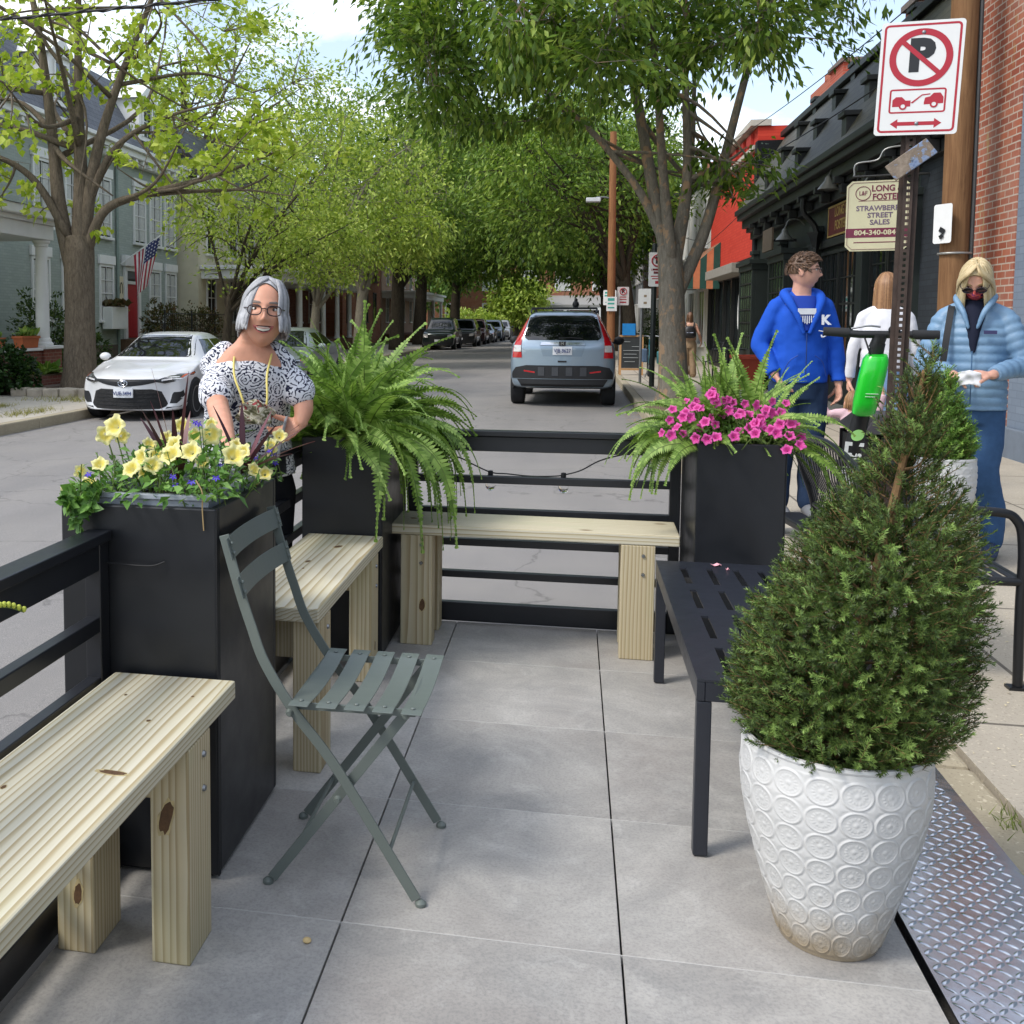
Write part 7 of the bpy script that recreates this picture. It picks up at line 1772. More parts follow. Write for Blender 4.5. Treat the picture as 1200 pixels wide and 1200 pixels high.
# ------------------------------------------------------------------ street furniture and small things
WOODPOLE = None
def pole_mat(name, c1, c2):
    t = NT(name).set(.85, 0, .25); v = t.coord(scale=(9,9,.5)); a = t.noise(v, 3, 6, .7, .8); b = t.noise(t.coord(scale=(40,40,1.2)), 3, 4)
    c = t.ramp(a, [(.3, srgb(c1)), (.7, srgb(c2))]); c = t.mix(t.math('MULTIPLY', b, .45), c, sc(srgb(c1), .5))
    sx = t.node('ShaderNodeSeparateXYZ'); t.link(t.coord(), sx.inputs[0])
    t.color(c); t.bump(b, .5, .006); return t.m
PM_ = pole_mat('weathered_pole_wood', '#65462e', '#9a7450')
t = thing('utility_pole', 'thick weathered brown wooden utility pole in front of the bare brick wall', 'utility pole', (3.76, 9.62, 0))
MB().tube([(3.76,9.62,-.3),(3.75,9.62,2.0),(3.74,9.60,5),(3.73,9.60,9.2)], [.142,.136,.128,.12], 20).build('shaft', PM_, t, smooth=True)
MB().tube([(3.89,9.55,0),(3.885,9.55,3),(3.87,9.54,6),(3.86,9.54,9)], .022, 8).build('conduit', mat('dark_conduit', '#3a3a3a', .5), t, smooth=True)
for z, r in ((2.06, 0), (5.2, 1)): MB().tube([(3.75+.152*math.cos(a), 9.61+.152*math.sin(a), z) for a in np.linspace(0, 2*math.pi, 25)], .012, 6, cap=False).build('strap', mat('galvanised_strap', '#9c9c98', .5, .6), t)
t = thing('pole_sign', 'small white rounded sign with a worn sticker fixed to the wooden pole', 'sign', (3.62, 9.50, 2.35))
def rrect(w, h, r, n=5):
    P = []
    for cx, cy, a0 in ((w-r,h-r,0),(-w+r,h-r,90),(-w+r,-h+r,180),(w-r,-h+r,270)):
        for k in range(n+1): a = R(a0+90*k/n); P.append((cx+r*math.cos(a), cy+r*math.sin(a)))
    return P
SIGNW = mat('white_sign_sheet', '#dcdcda', .4, var=.04); SRED = mat('sign_red', '#a8182c', .4, var=.04); SBLK = mat('sign_black', '#17181a', .4); STEEL = mat('galvanised_steel', '#8c8f92', .4, .7)
yw = R(-62)
MB().prism(rrect(.115,.20,.025), lambda u, v, k: (u*math.cos(yw)+(k*.003)*math.sin(-yw)*-1+3.585, u*math.sin(yw)+9.49, 2.36+v+0*k) if k == 0 else (u*math.cos(yw)+3.583, u*math.sin(yw)+9.487, 2.36+v)).build('plate', SIGNW, t)
m = MB(); m.obox((3.575,9.474,2.29), (.07,.004,.05), (0,R(30),yw)); m.obox((3.571,9.480,2.23), (.05,.004,.04), (0,R(-30),yw)); m.build('sticker', SBLK, t)

# no-parking sign on the leaning perforated post
def sign_face(t, c, w, h, yaw, roll, kind):
    c = Vector(c); Mx = Matrix.Translation(c) @ Euler((0,0,yaw)).to_matrix().to_4x4() @ Euler((0,roll,0)).to_matrix().to_4x4(); q = lambda u, v, d=0: Mx @ Vector((u, -d, v))
    s = MB().prism(rrect(w,h,.09*w), lambda u, v, k: q(u, v, -.0015+.003*k)).build('plate', SIGNW, t, bevel=0)
    def ribbon(P, r, m_, nm, d=.0018, closed=True):
        m = MB(); n = len(P); vs = []; fs = []
        for i in range(n):
            a, b, e = Vector(P[i-1]), Vector(P[i]), Vector(P[(i+1) % n]); dd = (e-a).normalized(); nn = Vector((-dd.y, dd.x)); vs += [q(*(b+nn*r), d), q(*(b-nn*r), d)]
        for i in range(n): j = (i+1) % n; fs.append((2*i, 2*i+1, 2*j+1, 2*j))
        m.add(vs, fs); return m.build(nm, m_, t)
    def flat(P, m_, nm, d=.0018): return MB().prism(P, lambda u, v, k: q(u, v, d-.0008+.0008*k)).build(nm, m_, t)
    ribbon(rrect(w*.91,h*.94,.08*w), .014*w/.19*1.0*.19/.19*.19, SRED, 'border') if kind == 0 else None
    if kind == 0:
        bw = w*.028; ribbon(rrect(w*.90,h*.935,.09*w), bw, SRED, 'border', .0022)
        R0 = w*.68; cy = h*.36
        tx = text('letter_p', 'P', w*1.12, (0,0,0), (0,0,0), SBLK, t, .0004, .012); tx.matrix_local = Matrix.Translation(-offset_of(t)) @ Mx @ Matrix.Translation((0,-.0022,cy+.02*w)) @ Euler((R(90),0,0)).to_matrix().to_4x4()
        ribbon([(R0*math.cos(a), cy+R0*math.sin(a)) for a in np.linspace(0,2*math.pi,49)[:-1]], w*.082, SRED, 'ring', .0030)
        a = R(137); d = Vector((math.cos(a), math.sin(a))); n = Vector((-d.y, d.x)); o = Vector((0,cy)); k = w*.06
        flat([tuple(o+d*R0+n*k), tuple(o+d*R0-n*k), tuple(o-d*R0-n*k), tuple(o-d*R0+n*k)], SRED, 'slash', .0038)
        # tow-away pictogram
        ribbon([(u, v-h*.40) for u, v in rrect(w*.66,h*.20*1.0,.05*w)], w*.022, SRED, 'tow_frame', .0022)
        z = -h*.43
        truck = [(-.60,-.10),(-.60,.08),(-.52,.16),(-.38,.16),(-.28,.06),(-.16,.06),(-.16,-.10)]; car = [(.16,-.02),(.18,.10),(.30,.13),(.38,.22),(.54,.22),(.62,.10),(.62,-.06),(.16,-.08)]
        flat([(u*w, z+v*w) for u, v in truck], SRED, 'tow_truck', .0022); flat([(u*w, z+v*w+.02*w) for u, v in car], SRED, 'tow_car', .0022)
        for u, v in ((-.34,-.09),(.40,-.055)):
            flat([(u*w+.095*w*math.cos(a), z+v*w+.095*w*math.sin(a)) for a in np.linspace(0,2*math.pi,19)[:-1]], SIGNW, 'tow_wheel', .0028); ribbon([(u*w+.075*w*math.cos(a), z+v*w+.075*w*math.sin(a)) for a in np.linspace(0,2*math.pi,19)[:-1]], w*.022, SRED, 'tow_tyre', .0034)
        flat([(-.16*w, z+.0*w), (-.13*w, z+.02*w), (.10*w, z+.21*w), (.30*w, z+.23*w), (.30*w, z+.20*w), (.11*w, z+.18*w), (-.11*w, z-.02*w)], SRED, 'tow_boom', .0026)
        z = -h*.80; flat([(-.62*w,z),(-.44*w,z+.13*w),(-.44*w,z+.05*w),(.44*w,z+.05*w),(.44*w,z+.13*w),(.62*w,z),(.44*w,z-.13*w),(.44*w,z-.05*w),(-.44*w,z-.05*w),(-.44*w,z-.13*w)], SRED, 'arrow', .0022)
        for v in (h*.80, -h*.80):
            b = MB().ball((0,0,0), (.009,.005,.009), 12, 8); b.v = [tuple(q(a[0]+.004, v+a[2], .003-a[1])) for a in b.v]; b.build('bolt', STEEL, t, smooth=True)
    return q
def post_sign():
    t = thing('parking_sign', 'large white no parking sign with red ring on a leaning rusty perforated post', 'street sign', (1.45, 3.35, 0))
    top, bot = Vector((1.479,3.375,2.32)), Vector((1.385,3.165,-.25)); d = (top-bot).normalized(); rust = mat('rusty_brown_post', '#3d3029', .7, .3, .35, 25, .4, 90, .002)
    yaw = R(-13); rt = Vector((math.cos(yaw), math.sin(yaw), 0)); bk = Vector((-math.sin(yaw), math.cos(yaw), 0))
    # U channel with a row of holes: strips between the holes
    prof = [(-.043,.024),(-.025,.024),(-.020,.0),(-.007,0)]
    m = MB()
    def plate(a, b): m.add([bot+rt*a[0]+bk*a[1], bot+rt*b[0]+bk*b[1], top+rt*b[0]+bk*b[1], top+rt*a[0]+bk*a[1], bot+rt*a[0]+bk*(a[1]+.004), bot+rt*b[0]+bk*(b[1]+.004), top+rt*b[0]+bk*(b[1]+.004), top+rt*a[0]+bk*(a[1]+.004)], [(0,1,2,3),(7,6,5,4),(0,4,5,1),(2,6,7,3),(0,3,7,4),(1,5,6,2)])
    for a, b in zip(prof, prof[1:]): plate(a, b); plate((-b[0], b[1]), (-a[0], a[1]))
    L = (top-bot).length; p = .0254*1.15; n = int(L/p)
    for i in range(n):
        a = bot+d*(p*i+.014); b = bot+d*(p*(i+1)); m.add([a-rt*.007, a+rt*.007, b+rt*.007, b-rt*.007, a-rt*.007+bk*.004, a+rt*.007+bk*.004, b+rt*.007+bk*.004, b-rt*.007+bk*.004], [(0,1,2,3),(7,6,5,4),(0,4,5,1),(2,6,7,3),(0,3,7,4),(1,5,6,2)])
    m.build('post', rust, t)
    sign_face(t, (1.490,3.335,2.518), .179, .269, R(-13), R(2.2), 0)
    m = MB(); m.tube([Vector((1.492,3.37,2.76)), Vector((1.479,3.375,2.28))], .016, 6); m.build('bracket', STEEL, t)
    t2 = thing('wooden_tag', 'weathered board with flaking blue paint tied at a slant to the leaning post', 'board', (1.46,3.30,2.17))
    q = NT('flaked_blue_board').set(.8, 0, .2); v = q.coord(); q.color(q.ramp(q.noise(v, 9, 5, .7), [(.42, srgb('#5f6f8e')), (.50, srgb('#7d8ca6')), (.54, srgb('#75695c')), (.7, srgb('#94877a'))])); q.bump(q.noise(v, 40, 4), .5, .003)
    MB().obox((1.459,3.300,2.125), (.215,.014,.088), (R(0), R(-36), R(-13))).build('board', q.m, t2, bevel=.004)
    MB().tube([(1.459,3.292,2.125),(1.459,3.287,2.125)], .006, 8).build('nail', STEEL, t2)
post_sign()

# electric scooter
def scooter():
    t = thing('electric_scooter', 'black rental electric scooter with a bright green battery case on its stem', 'scooter', (1.33, 3.70, 0)); off = offset_of(t)
    blk = mat('scooter_black', '#17181a', .45, .1, .1, 20); grn = mat('lime_green_plastic', '#1fc32c', .3, 0, .05, 8, coat=.5)
    yaw = R(-10); rt = Vector((math.cos(yaw), math.sin(yaw), 0)); fw = Vector((-math.sin(yaw), math.cos(yaw), 0))
    base = Vector((1.315,3.90,.16)); top = Vector((1.452,3.69,1.235)); d = (top-base).normalized(); nf = (d.cross(rt)).normalized()
    if nf.y > 0: nf = -nf
    MB().tube([base, base.lerp(top,.55), top], [.047,.045,.036], 18).build('stem', blk, t, smooth=True)
    b = MB(); c = base.lerp(top, .80)+nf*.055; ax = d; rings = []
    for u, w, dp in ((-.165,.035,.030),(-.150,.055,.052),(-.08,.062,.068),(.05,.064,.070),(.14,.062,.062),(.165,.050,.045)):
        cc = c+ax*u; rings.append([cc+rt*w*math.copysign(abs(math.cos(a))**.6, math.cos(a))+nf*dp*math.copysign(abs(math.sin(a))**.6, math.sin(a)) for a in np.linspace(0, 2*math.pi, 29)[:-1]])
    b.rings(rings); b.build('battery_case', grn, t, smooth=True, angle=50)
    MB().tube(bez([top-d*.03-rt*.01, top+d*.02, top+d*.045], 4), [.034]*9, 12).build('clamp', blk, t, smooth=True)
    h = top+d*.045; MB().tube([h-rt*.27+Vector((0,0,.015)), h-rt*.10, h+rt*.10, h+rt*.27], [.018,.020,.020,.018], 12).build('handlebar', blk, t, smooth=True)
    for s in (-1, 1): MB().tube([h+rt*s*.15+Vector((0,0,.008 if s < 0 else 0)), h+rt*s*.275+Vector((0,0,.015 if s < 0 else 0))], [.026,.024], 14).build('grip', mat('grip_rubber', '#202123', .8), t, smooth=True)
    m = MB(); m.ball(h+rt*.06+Vector((0,-.02,.025)), (.03,.03,.025), 12, 8); m.build('throttle', blk, t, smooth=True)
    MB().tube(bez([h-rt*.14+Vector((0,0,.03)), h-rt*.06+Vector((0,0,.045)), h+rt*.0+Vector((0,0,.04))], 5), .006, 6).build('brake_lever', STEEL, t, smooth=True)
    MB().tube(bez([h-rt*.08, h-rt*.04+nf*.05-d*.08, h-rt*.0+nf*.04-d*.16], 6), .005, 6).build('cable', blk, t, smooth=True)
    deck = base+fw*.0; MB().beam(Vector((1.31,3.95,.135)), Vector((1.22,4.62,.135)), .16, .045).build('deck', blk, t, bevel=.012)
    for p, nm in ((Vector((1.325,3.80,.115)), 'wheel'), (Vector((1.20,4.74,.115)), 'wheel')):
        w = MB().tube([p-rt*.02, p+rt*.02], .112, 28).build(nm, TYRE, t); MB().tube([p-rt*.026, p+rt*.026], .06, 18).build('hub', blk, w)
    MB().tube([base, Vector((1.325,3.80,.115))], .03, 10).build('fork', blk, t)
    MB().strip([Vector((1.325+.13*math.sin(a)*-.1, 3.80-.13*math.sin(a), .115+.13*math.cos(a))) for a in np.linspace(-1.3,.9,10)], .06, .004, tuple(rt)).build('mudguard', blk, t)
    # logo reading down the stem
    wh = mat('white_decal', '#d9dcd9', .4); M3 = Matrix((-d, rt, nf)).transposed()          # text x runs down, text up to the right
    def dec(o, p, s=1): o.matrix_local = Matrix.Translation(p-off) @ M3.to_4x4()
    tx = text('lettering', 'Lime', .125, (0,0,0), (0,0,0), wh, t, .001, .004); dec(tx, base.lerp(top,.40)+nf*.0465)
    cc = base.lerp(top,.545)+nf*.0465; mm = MB(); mm.add([cc]+[cc+rt*.032*math.cos(a)+d*.032*math.sin(a) for a in np.linspace(0,2*math.pi,25)[:-1]], [(0,i,i % 24+1) for i in range(1,25)]+[]); mm.f = [(0,i,(i % 24)+1) for i in range(1,25)]; mm.mi = [0]*24
    mm.build('emblem', mat('pale_green_decal', '#9fd67f', .4), t)
    for k in (0, 1): q0 = c+nf*.0712-d*(.03+.016*k)+rt*.012; MB().beam(q0-rt*.03, q0+rt*(.03-.012*k), .0015, .006, nf).build('print_line', wh, t)
scooter()

# black slatted metal armchair-bench on the pavement
def slat_bench():
    t = thing('slatted_bench', 'black steel bench with curved slatted back on the pavement behind the large spruce', 'bench', (1.28, 2.5, 0)); g = mat('black_gloss_steel', '#16171a', .38, .1, .1, 20)
    y0, y1 = 1.93, 3.20; xb, xf = 1.0, 1.50
    def tb(nm, P, r, up=(0,0,1)): return MB().tube(P, r, 10).build(nm, g, t, smooth=True)
    for y in (y0, y1):
        tb('leg', bez([(xf,y,.012),(xf-.005,y,.30),(xf-.005,y,.52),(xf-.03,y,.625),(xf-.12,y,.655),(xb+.04,y,.655)], 6), .017)
        tb('leg', bez([(xb-.02,y,.012),(xb+.06,y,.38),(xb,y,.62),(xb-.05,y,.76)], 6), .017)
        MB().box(xf-.035,xf+.035,y-.025,y+.025,.0,.011).build('foot', g, t); tb('side_rail', [(xf-.005,y,.40),(xb+.055,y,.395)], .017)
    for x, z in ((xf-.01,.405),(xb+.07,.40)): tb('seat_rail', [(x,y0,z),(x,y1,z)], .014)
    m = 26
    for i in range(m):
        y = y0+.03+(y1-y0-.06)*i/(m-1); u = (i/(m-1)-.5)*2; zt = .76+.065*(1-u*u)
        MB().strip([(xb+.055,y,.45),(xb+.03,y,.55),(xb-.02,y,.66),(xb-.05,y,zt)], .018, .004, (0,1,0)).build('back_slat', g, t)
    tb('back_rail', [(xb+.055,y0,.45),(xb+.055,y1,.45)], .013); tb('top_rail', [(xb-.05,y0+(y1-y0)*(u+1)/2,.76+.065*(1-u*u)) for u in np.linspace(-1,1,17)], .016)
    for i in range(9):
        x = xb+.11+.045*i; MB().box(x-.014,x+.014,y0+.01,y1-.01,.409,.414).build('seat_slat', g, t)
slat_bench()
# dark litter bin with a pitched lid behind the scalloped pot
t = thing('litter_bin', 'dark brown square litter bin with overhanging lid behind the scalloped white pot', 'bin', (2.02, 5.30, 0)); g = mat('dark_brown_steel', '#2c2829', .5, .2, .12, 10)
m = MB()
for k in range(11):
    x = 1.76+.058*k
    MB().box(x-.024,x+.024,5.02,5.035,.06,.60).build('slat', g, t, bevel=.003); MB().box(x-.024,x+.024,5.585,5.60,.06,.60).build('slat', g, t, bevel=.003)
MB().box(1.75,2.35,5.045,5.575,.05,.58).build('liner', mat('black_bin_liner', '#141415', .6), t)
MB().lathe([(.20,0),(.36,.0),(.37,.02),(.36,.05),(.2,.05)], 28, (2.02,5.31,.0)).build('base', g, t, smooth=True)
m = MB(); m.add([(1.72,4.95,.62),(2.38,4.95,.62),(2.38,5.67,.62),(1.72,5.67,.62),(1.82,5.05,.73),(2.28,5.05,.73),(2.28,5.57,.73),(1.82,5.57,.73)], [(0,3,2,1),(4,5,6,7),(0,1,5,4),(1,2,6,5),(2,3,7,6),(3,0,4,7)]); m.build('lid', g, t, bevel=.008)

# ---- pavement things further along
GL = 'small signs on posts down the right pavement'
def post(label, x, y, h, m_, r=.03, cat='street sign', group=None): 
    t = thing('street_sign', label, cat, (x,y,0), 0, group); MB().tube([(x,y,-.1),(x,y,h)], r, 8).build('post', m_, t, smooth=True); return t
dk = mat('dark_green_post', '#1c2322', .5); gp = mat('grey_post', '#77797a', .5, .5)
def plate(t, x, y, z, w, h, col, lines, yaw=0, ring=None):
    Mx = Matrix.Translation((x,y-.05,z)) @ Euler((0,0,yaw)).to_matrix().to_4x4(); q = lambda u, v, d=0: Mx @ Vector((u,-d,v))
    MB().prism(rrect(w/2,h/2,.03), lambda u, v, k: q(u, v, .004*k)).build('plate', SIGNW, t)
    for v, ww, hh, c in lines: MB().prism([(-ww/2,v-hh/2),(ww/2,v-hh/2),(ww/2,v+hh/2),(-ww/2,v+hh/2)], lambda a, b, k: q(a, b, .0045+.001*k)).build('print', c, t)
    if ring:
        P = [q(ring[1]*math.cos(a), ring[0]+ring[1]*math.sin(a), .008) for a in np.linspace(0,2*math.pi,33)]; MB().tube(P, ring[1]*.13, 6, cap=False).build('ring', SRED, t)
        a = ring[1]*.7; MB().beam(q(-a,ring[0]+a,.011), q(a,ring[0]-a,.011), ring[1]*.2, .003, (0,1,0)).build('slash', SRED, t)
        tx = text('letter_p', 'P', ring[1]*1.6, (0,0,0), (0,0,0), SBLK, t, .001, .01); tx.matrix_local = Matrix.Translation(-offset_of(t)) @ Matrix.Translation(q(0,ring[0],.006)) @ Euler((R(90),0,yaw)).to_matrix().to_4x4()
teal = mat('teal_print', '#3f9c8f', .5)
t = post('loading zone no parking sign on a dark post beside the big tree trunk', 1.50, 20.0, 2.95, dk, .055, group=GL)
plate(t, 1.56, 19.98, 2.42, .36, .70, SIGNW, ((.0,.20,.035,SBLK),(-.07,.16,.035,SBLK),(-.14,.26,.02,SRED),(-.19,.22,.02,SRED),(-.265,.09,.06,SRED)), 0, (.18,.115))
text('lettering', 'LOADING\nZONE', .058, (1.56,19.918,2.385), (R(90),0,0), SRED, t, .001, .001)
t = post('pale back of a street sign on a thin grey post by the big tree', 1.35, 21.4, 2.15, gp, .03, group=GL); plate(t, 1.42, 21.4, 1.86, .30, .42, SIGNW, ((.05,.06,.05,mat('brown_print','#8b7a60',.6)),(-.1,.07,.05,mat('brown_print','#8b7a60',.6))))
t = post('tilted white no parking sign with a red ring down the right pavement', 1.28, 30.5, 2.4, gp, .03, group=GL); plate(t, 1.36, 30.5, 2.13, .36, .56, SIGNW, ((-.03,.2,.03,SRED),(-.10,.22,.03,SRED),(-.19,.2,.04,SRED)), R(14), (.14,.10))
plate(t, .96, 30.4, 2.08, .40, .46, SIGNW, ((.15,.30,.06,teal),(.06,.32,.05,teal),(-.04,.16,.04,teal),(-.14,.26,.03,teal)), R(-16))
t = thing('utility_pole', 'slender orange-brown wooden pole with a street lamp arm beyond the silver SUV', 'utility pole', (.99, 29.4, 0))
MB().tube([(.99,29.4,-.2),(.96,29.4,3),(.93,29.4,6.9)], [.125,.115,.095], 14).build('shaft', pole_mat('orange_pole_wood', '#7d5438', '#ad7a50'), t, smooth=True)
MB().tube(bez([(.92,29.4,4.95),(.75,29.35,5.0),(.48,29.3,5.0)], 5), .025, 8).build('arm', gp, t, smooth=True); MB().box(.18,.60,29.15,29.42,4.86,4.98).build('lamp_head', mat('pale_lamp_housing', '#c9cccd', .4), t, bevel=.02); MB().box(.24,.54,29.19,29.38,4.845,4.859).build('lens', LAMPC, t)
t2 = thing('pole_notice', 'small white and teal notice fixed to the slender orange-brown pole', 'sign', (.98,29.25,1.9)); MB().box(.83,1.13,29.24,29.255,1.66,2.08).build('plate', SIGNW, t2)
for z, h_ in ((2.0,.08),(1.88,.05),(1.76,.04)): MB().box(.87,1.06,29.236,29.2395,z-h_/2,z+h_/2).build('print', teal, t2)
# chalkboard
t = thing('chalkboard_sign', 'wooden framed chalkboard standing on the pavement beside a parked bicycle', 'chalkboard', (1.34, 24.7, 0)); wf = mat('pale_frame_wood', '#b58a5c', .6); cb = mat('chalkboard_slate', '#2c2f30', .8, var=.25, scale=5)
m = MB(); m.beam((1.06,24.62,.0),(1.06,24.75,1.0),.05,.03,(0,1,0)); m.beam((1.60,24.62,.0),(1.60,24.75,1.0),.05,.03,(0,1,0)); m.beam((1.04,24.745,.985),(1.62,24.745,.985),.03,.05); m.beam((1.085,24.636,.15),(1.575,24.636,.15),.03,.05); m.build('frame', wf, t)
m = MB(); m.add([(1.085,24.64,.18),(1.575,24.64,.18),(1.575,24.735,.96),(1.085,24.735,.96),(1.085,24.655,.18),(1.575,24.655,.18),(1.575,24.75,.96),(1.085,24.75,.96)], [(0,1,2,3),(7,6,5,4),(0,4,5,1),(1,5,6,2),(2,6,7,3),(3,7,4,0)]); m.build('board', cb, t)
chalk = mat('chalk', '#a9adad', .9)
for z, a, b in ((.84,1.13,1.30),(.72,1.34,1.53),(.62,1.13,1.52),(.53,1.15,1.46),(.44,1.13,1.50),(.34,1.16,1.42)): MB().beam((a,24.63+.12*(z-.15),z),(b,24.63+.12*(z-.15),z),.012,.02,(0,1,0)).build('chalk_line', chalk, t)
MB().beam((1.06,25.15,0),(1.06,24.76,.97),.04,.025).build('rear_leg', wf, t); MB().beam((1.60,25.15,0),(1.60,24.76,.97),.04,.025).build('rear_leg', wf, t)
o = MB().box(1.10,1.42,24.70,24.72,1.005,1.30).build('blue_placard', mat('bright_blue_card', '#1b7fc4', .5)); tag(o, 'bright blue square card standing on top of the chalkboard frame', 'card')
# bicycle seen from behind
def bike():
    t = thing('bicycle', 'teal bicycle seen end-on with panniers parked by the chalkboard', 'bicycle', (1.72, 23.6, 0)); tl = mat('teal_frame', '#2f6f78', .4); x = 1.72
    for y in (23.1, 24.15):
        w = MB().tube([(x, y+.335*math.cos(a), .34+.335*math.sin(a)) for a in np.linspace(0,2*math.pi,33)], .02, 8, cap=False).build('wheel', TYRE, t, smooth=True)
        for k in range(10): MB().tube([(x,y,.34),(x,y+.32*math.cos(k*.628),.34+.32*math.sin(k*.628))], .003, 4).build('spoke', STEEL, w)
    MB().tube([(x,23.1,.34),(x,23.5,.30),(x,23.38,.80),(x,23.1,.34)], .014, 6).build('frame', tl, t); MB().tube([(x,23.5,.30),(x,24.0,.78),(x,23.38,.74)], .018, 6).build('down_tube', tl, t); MB().tube([(x,24.15,.34),(x,24.0,.78),(x,23.96,.98)], .014, 6).build('fork', tl, t)
    MB().tube(bez([(x-.28,23.85,.98),(x-.12,23.98,1.0),(x,23.97,.99),(x+.12,23.98,1.0),(x+.28,23.85,.98)], 5), .013, 6).build('handlebar', STEEL, t, smooth=True)
    MB().tube([(x,23.38,.80),(x,23.37,.92)], .013, 6).build('seat_post', STEEL, t); MB().ball((x,23.36,.95), (.07,.13,.035), 12, 8).build('saddle', mat('pale_saddle', '#8f8a80', .6), t, smooth=True)
    MB().obox((x-.17,23.12,.55), (.12,.32,.32)).build('pannier', mat('slate_blue_bag', '#4c6078', .8), t, bevel=.03); MB().obox((x+.17,23.12,.50), (.10,.30,.30)).build('pannier', mat('teal_bag', '#3a7b80', .8), t, bevel=.03)
    MB().beam((x-.12,23.6,.0),(x-.02,23.5,.30),.02,.02).build('kickstand', STEEL, t)
bike()
# cafe table with chairs, red trough, seated customer
def cafe_chair(label, x, y, rz):
    t = thing('cafe_chair', label, 'chair', (x,y,0), rz, 'black cafe chairs by the shop windows'); g = mat('black_cafe_metal', '#1d1e20', .5, .2)
    MB().lathe([(.001,.45),(.19,.45),(.20,.46),(.19,.475),(.001,.475)], 20).build('seat', g, t, world=False)
    for a in (45,135,225,315): MB().tube([(.15*math.cos(R(a)),.15*math.sin(R(a)),.45),(.22*math.cos(R(a)),.22*math.sin(R(a)),.0)], .011, 6).build('leg', g, t, world=False)
    MB().tube(bez([(-.17,.12,.46),(-.17,.17,.70),(-.12,.19,.86),(0,.20,.90),(.12,.19,.86),(.17,.17,.70),(.17,.12,.46)], 6), .011, 6).build('back_hoop', g, t, smooth=True, world=False)
    for u in (-.08, 0, .08): MB().tube([(u,.14,.47),(u,.195,.885-.3*abs(u))], .007, 5).build('back_bar', g, t, world=False)
    return t
def cafe_table(label, x, y):
    t = thing('cafe_table', label, 'table', (x,y,0), 0, 'black cafe tables by the shop windows'); g = mat('black_cafe_metal', '#1d1e20', .5, .2)
    MB().lathe([(.001,.72),(.36,.72),(.37,.73),(.36,.745),(.001,.745)], 28).build('tabletop', g, t, world=False); MB().tube([(0,0,.02),(0,0,.72)], .03, 10).build('column', g, t, world=False); MB().lathe([(.001,.03),(.23,.012),(.24,0),(.001,0)], 20).build('foot', g, t, world=False)
cafe_table('round black cafe table beyond the red trough', 3.35, 22.4); cafe_chair('black cafe chair on the street side of the round cafe table', 2.95, 21.9, R(-50)); cafe_chair('black cafe chair close to the shop glass', 3.55, 23.1, R(30))
t = thing('trough', 'terracotta red rectangular planter trough on the pavement by the shop glass', 'planter', (3.5, 19.9, 0)); tc_ = mat('terracotta_red', '#a8452f', .7, var=.12)
m = MB(); m.add([(3.22,19.55,0),(3.62,19.55,0),(3.62,20.35,0),(3.22,20.35,0),(3.14,19.45,.60),(3.68,19.45,.60),(3.68,20.45,.60),(3.14,20.45,.60)], [(0,3,2,1),(0,1,5,4),(1,2,6,5),(2,3,7,6),(3,0,4,7),(4,5,6,7)]); m.build('tub', tc_, t)
m = MB(); m.box(3.10,3.16,19.41,20.49,.601,.67); m.box(3.66,3.72,19.41,20.49,.601,.67); m.box(3.1605,3.6595,19.41,19.47,.601,.67); m.box(3.1605,3.6595,20.43,20.49,.601,.67); m.build('rim', tc_, t, bevel=.01)
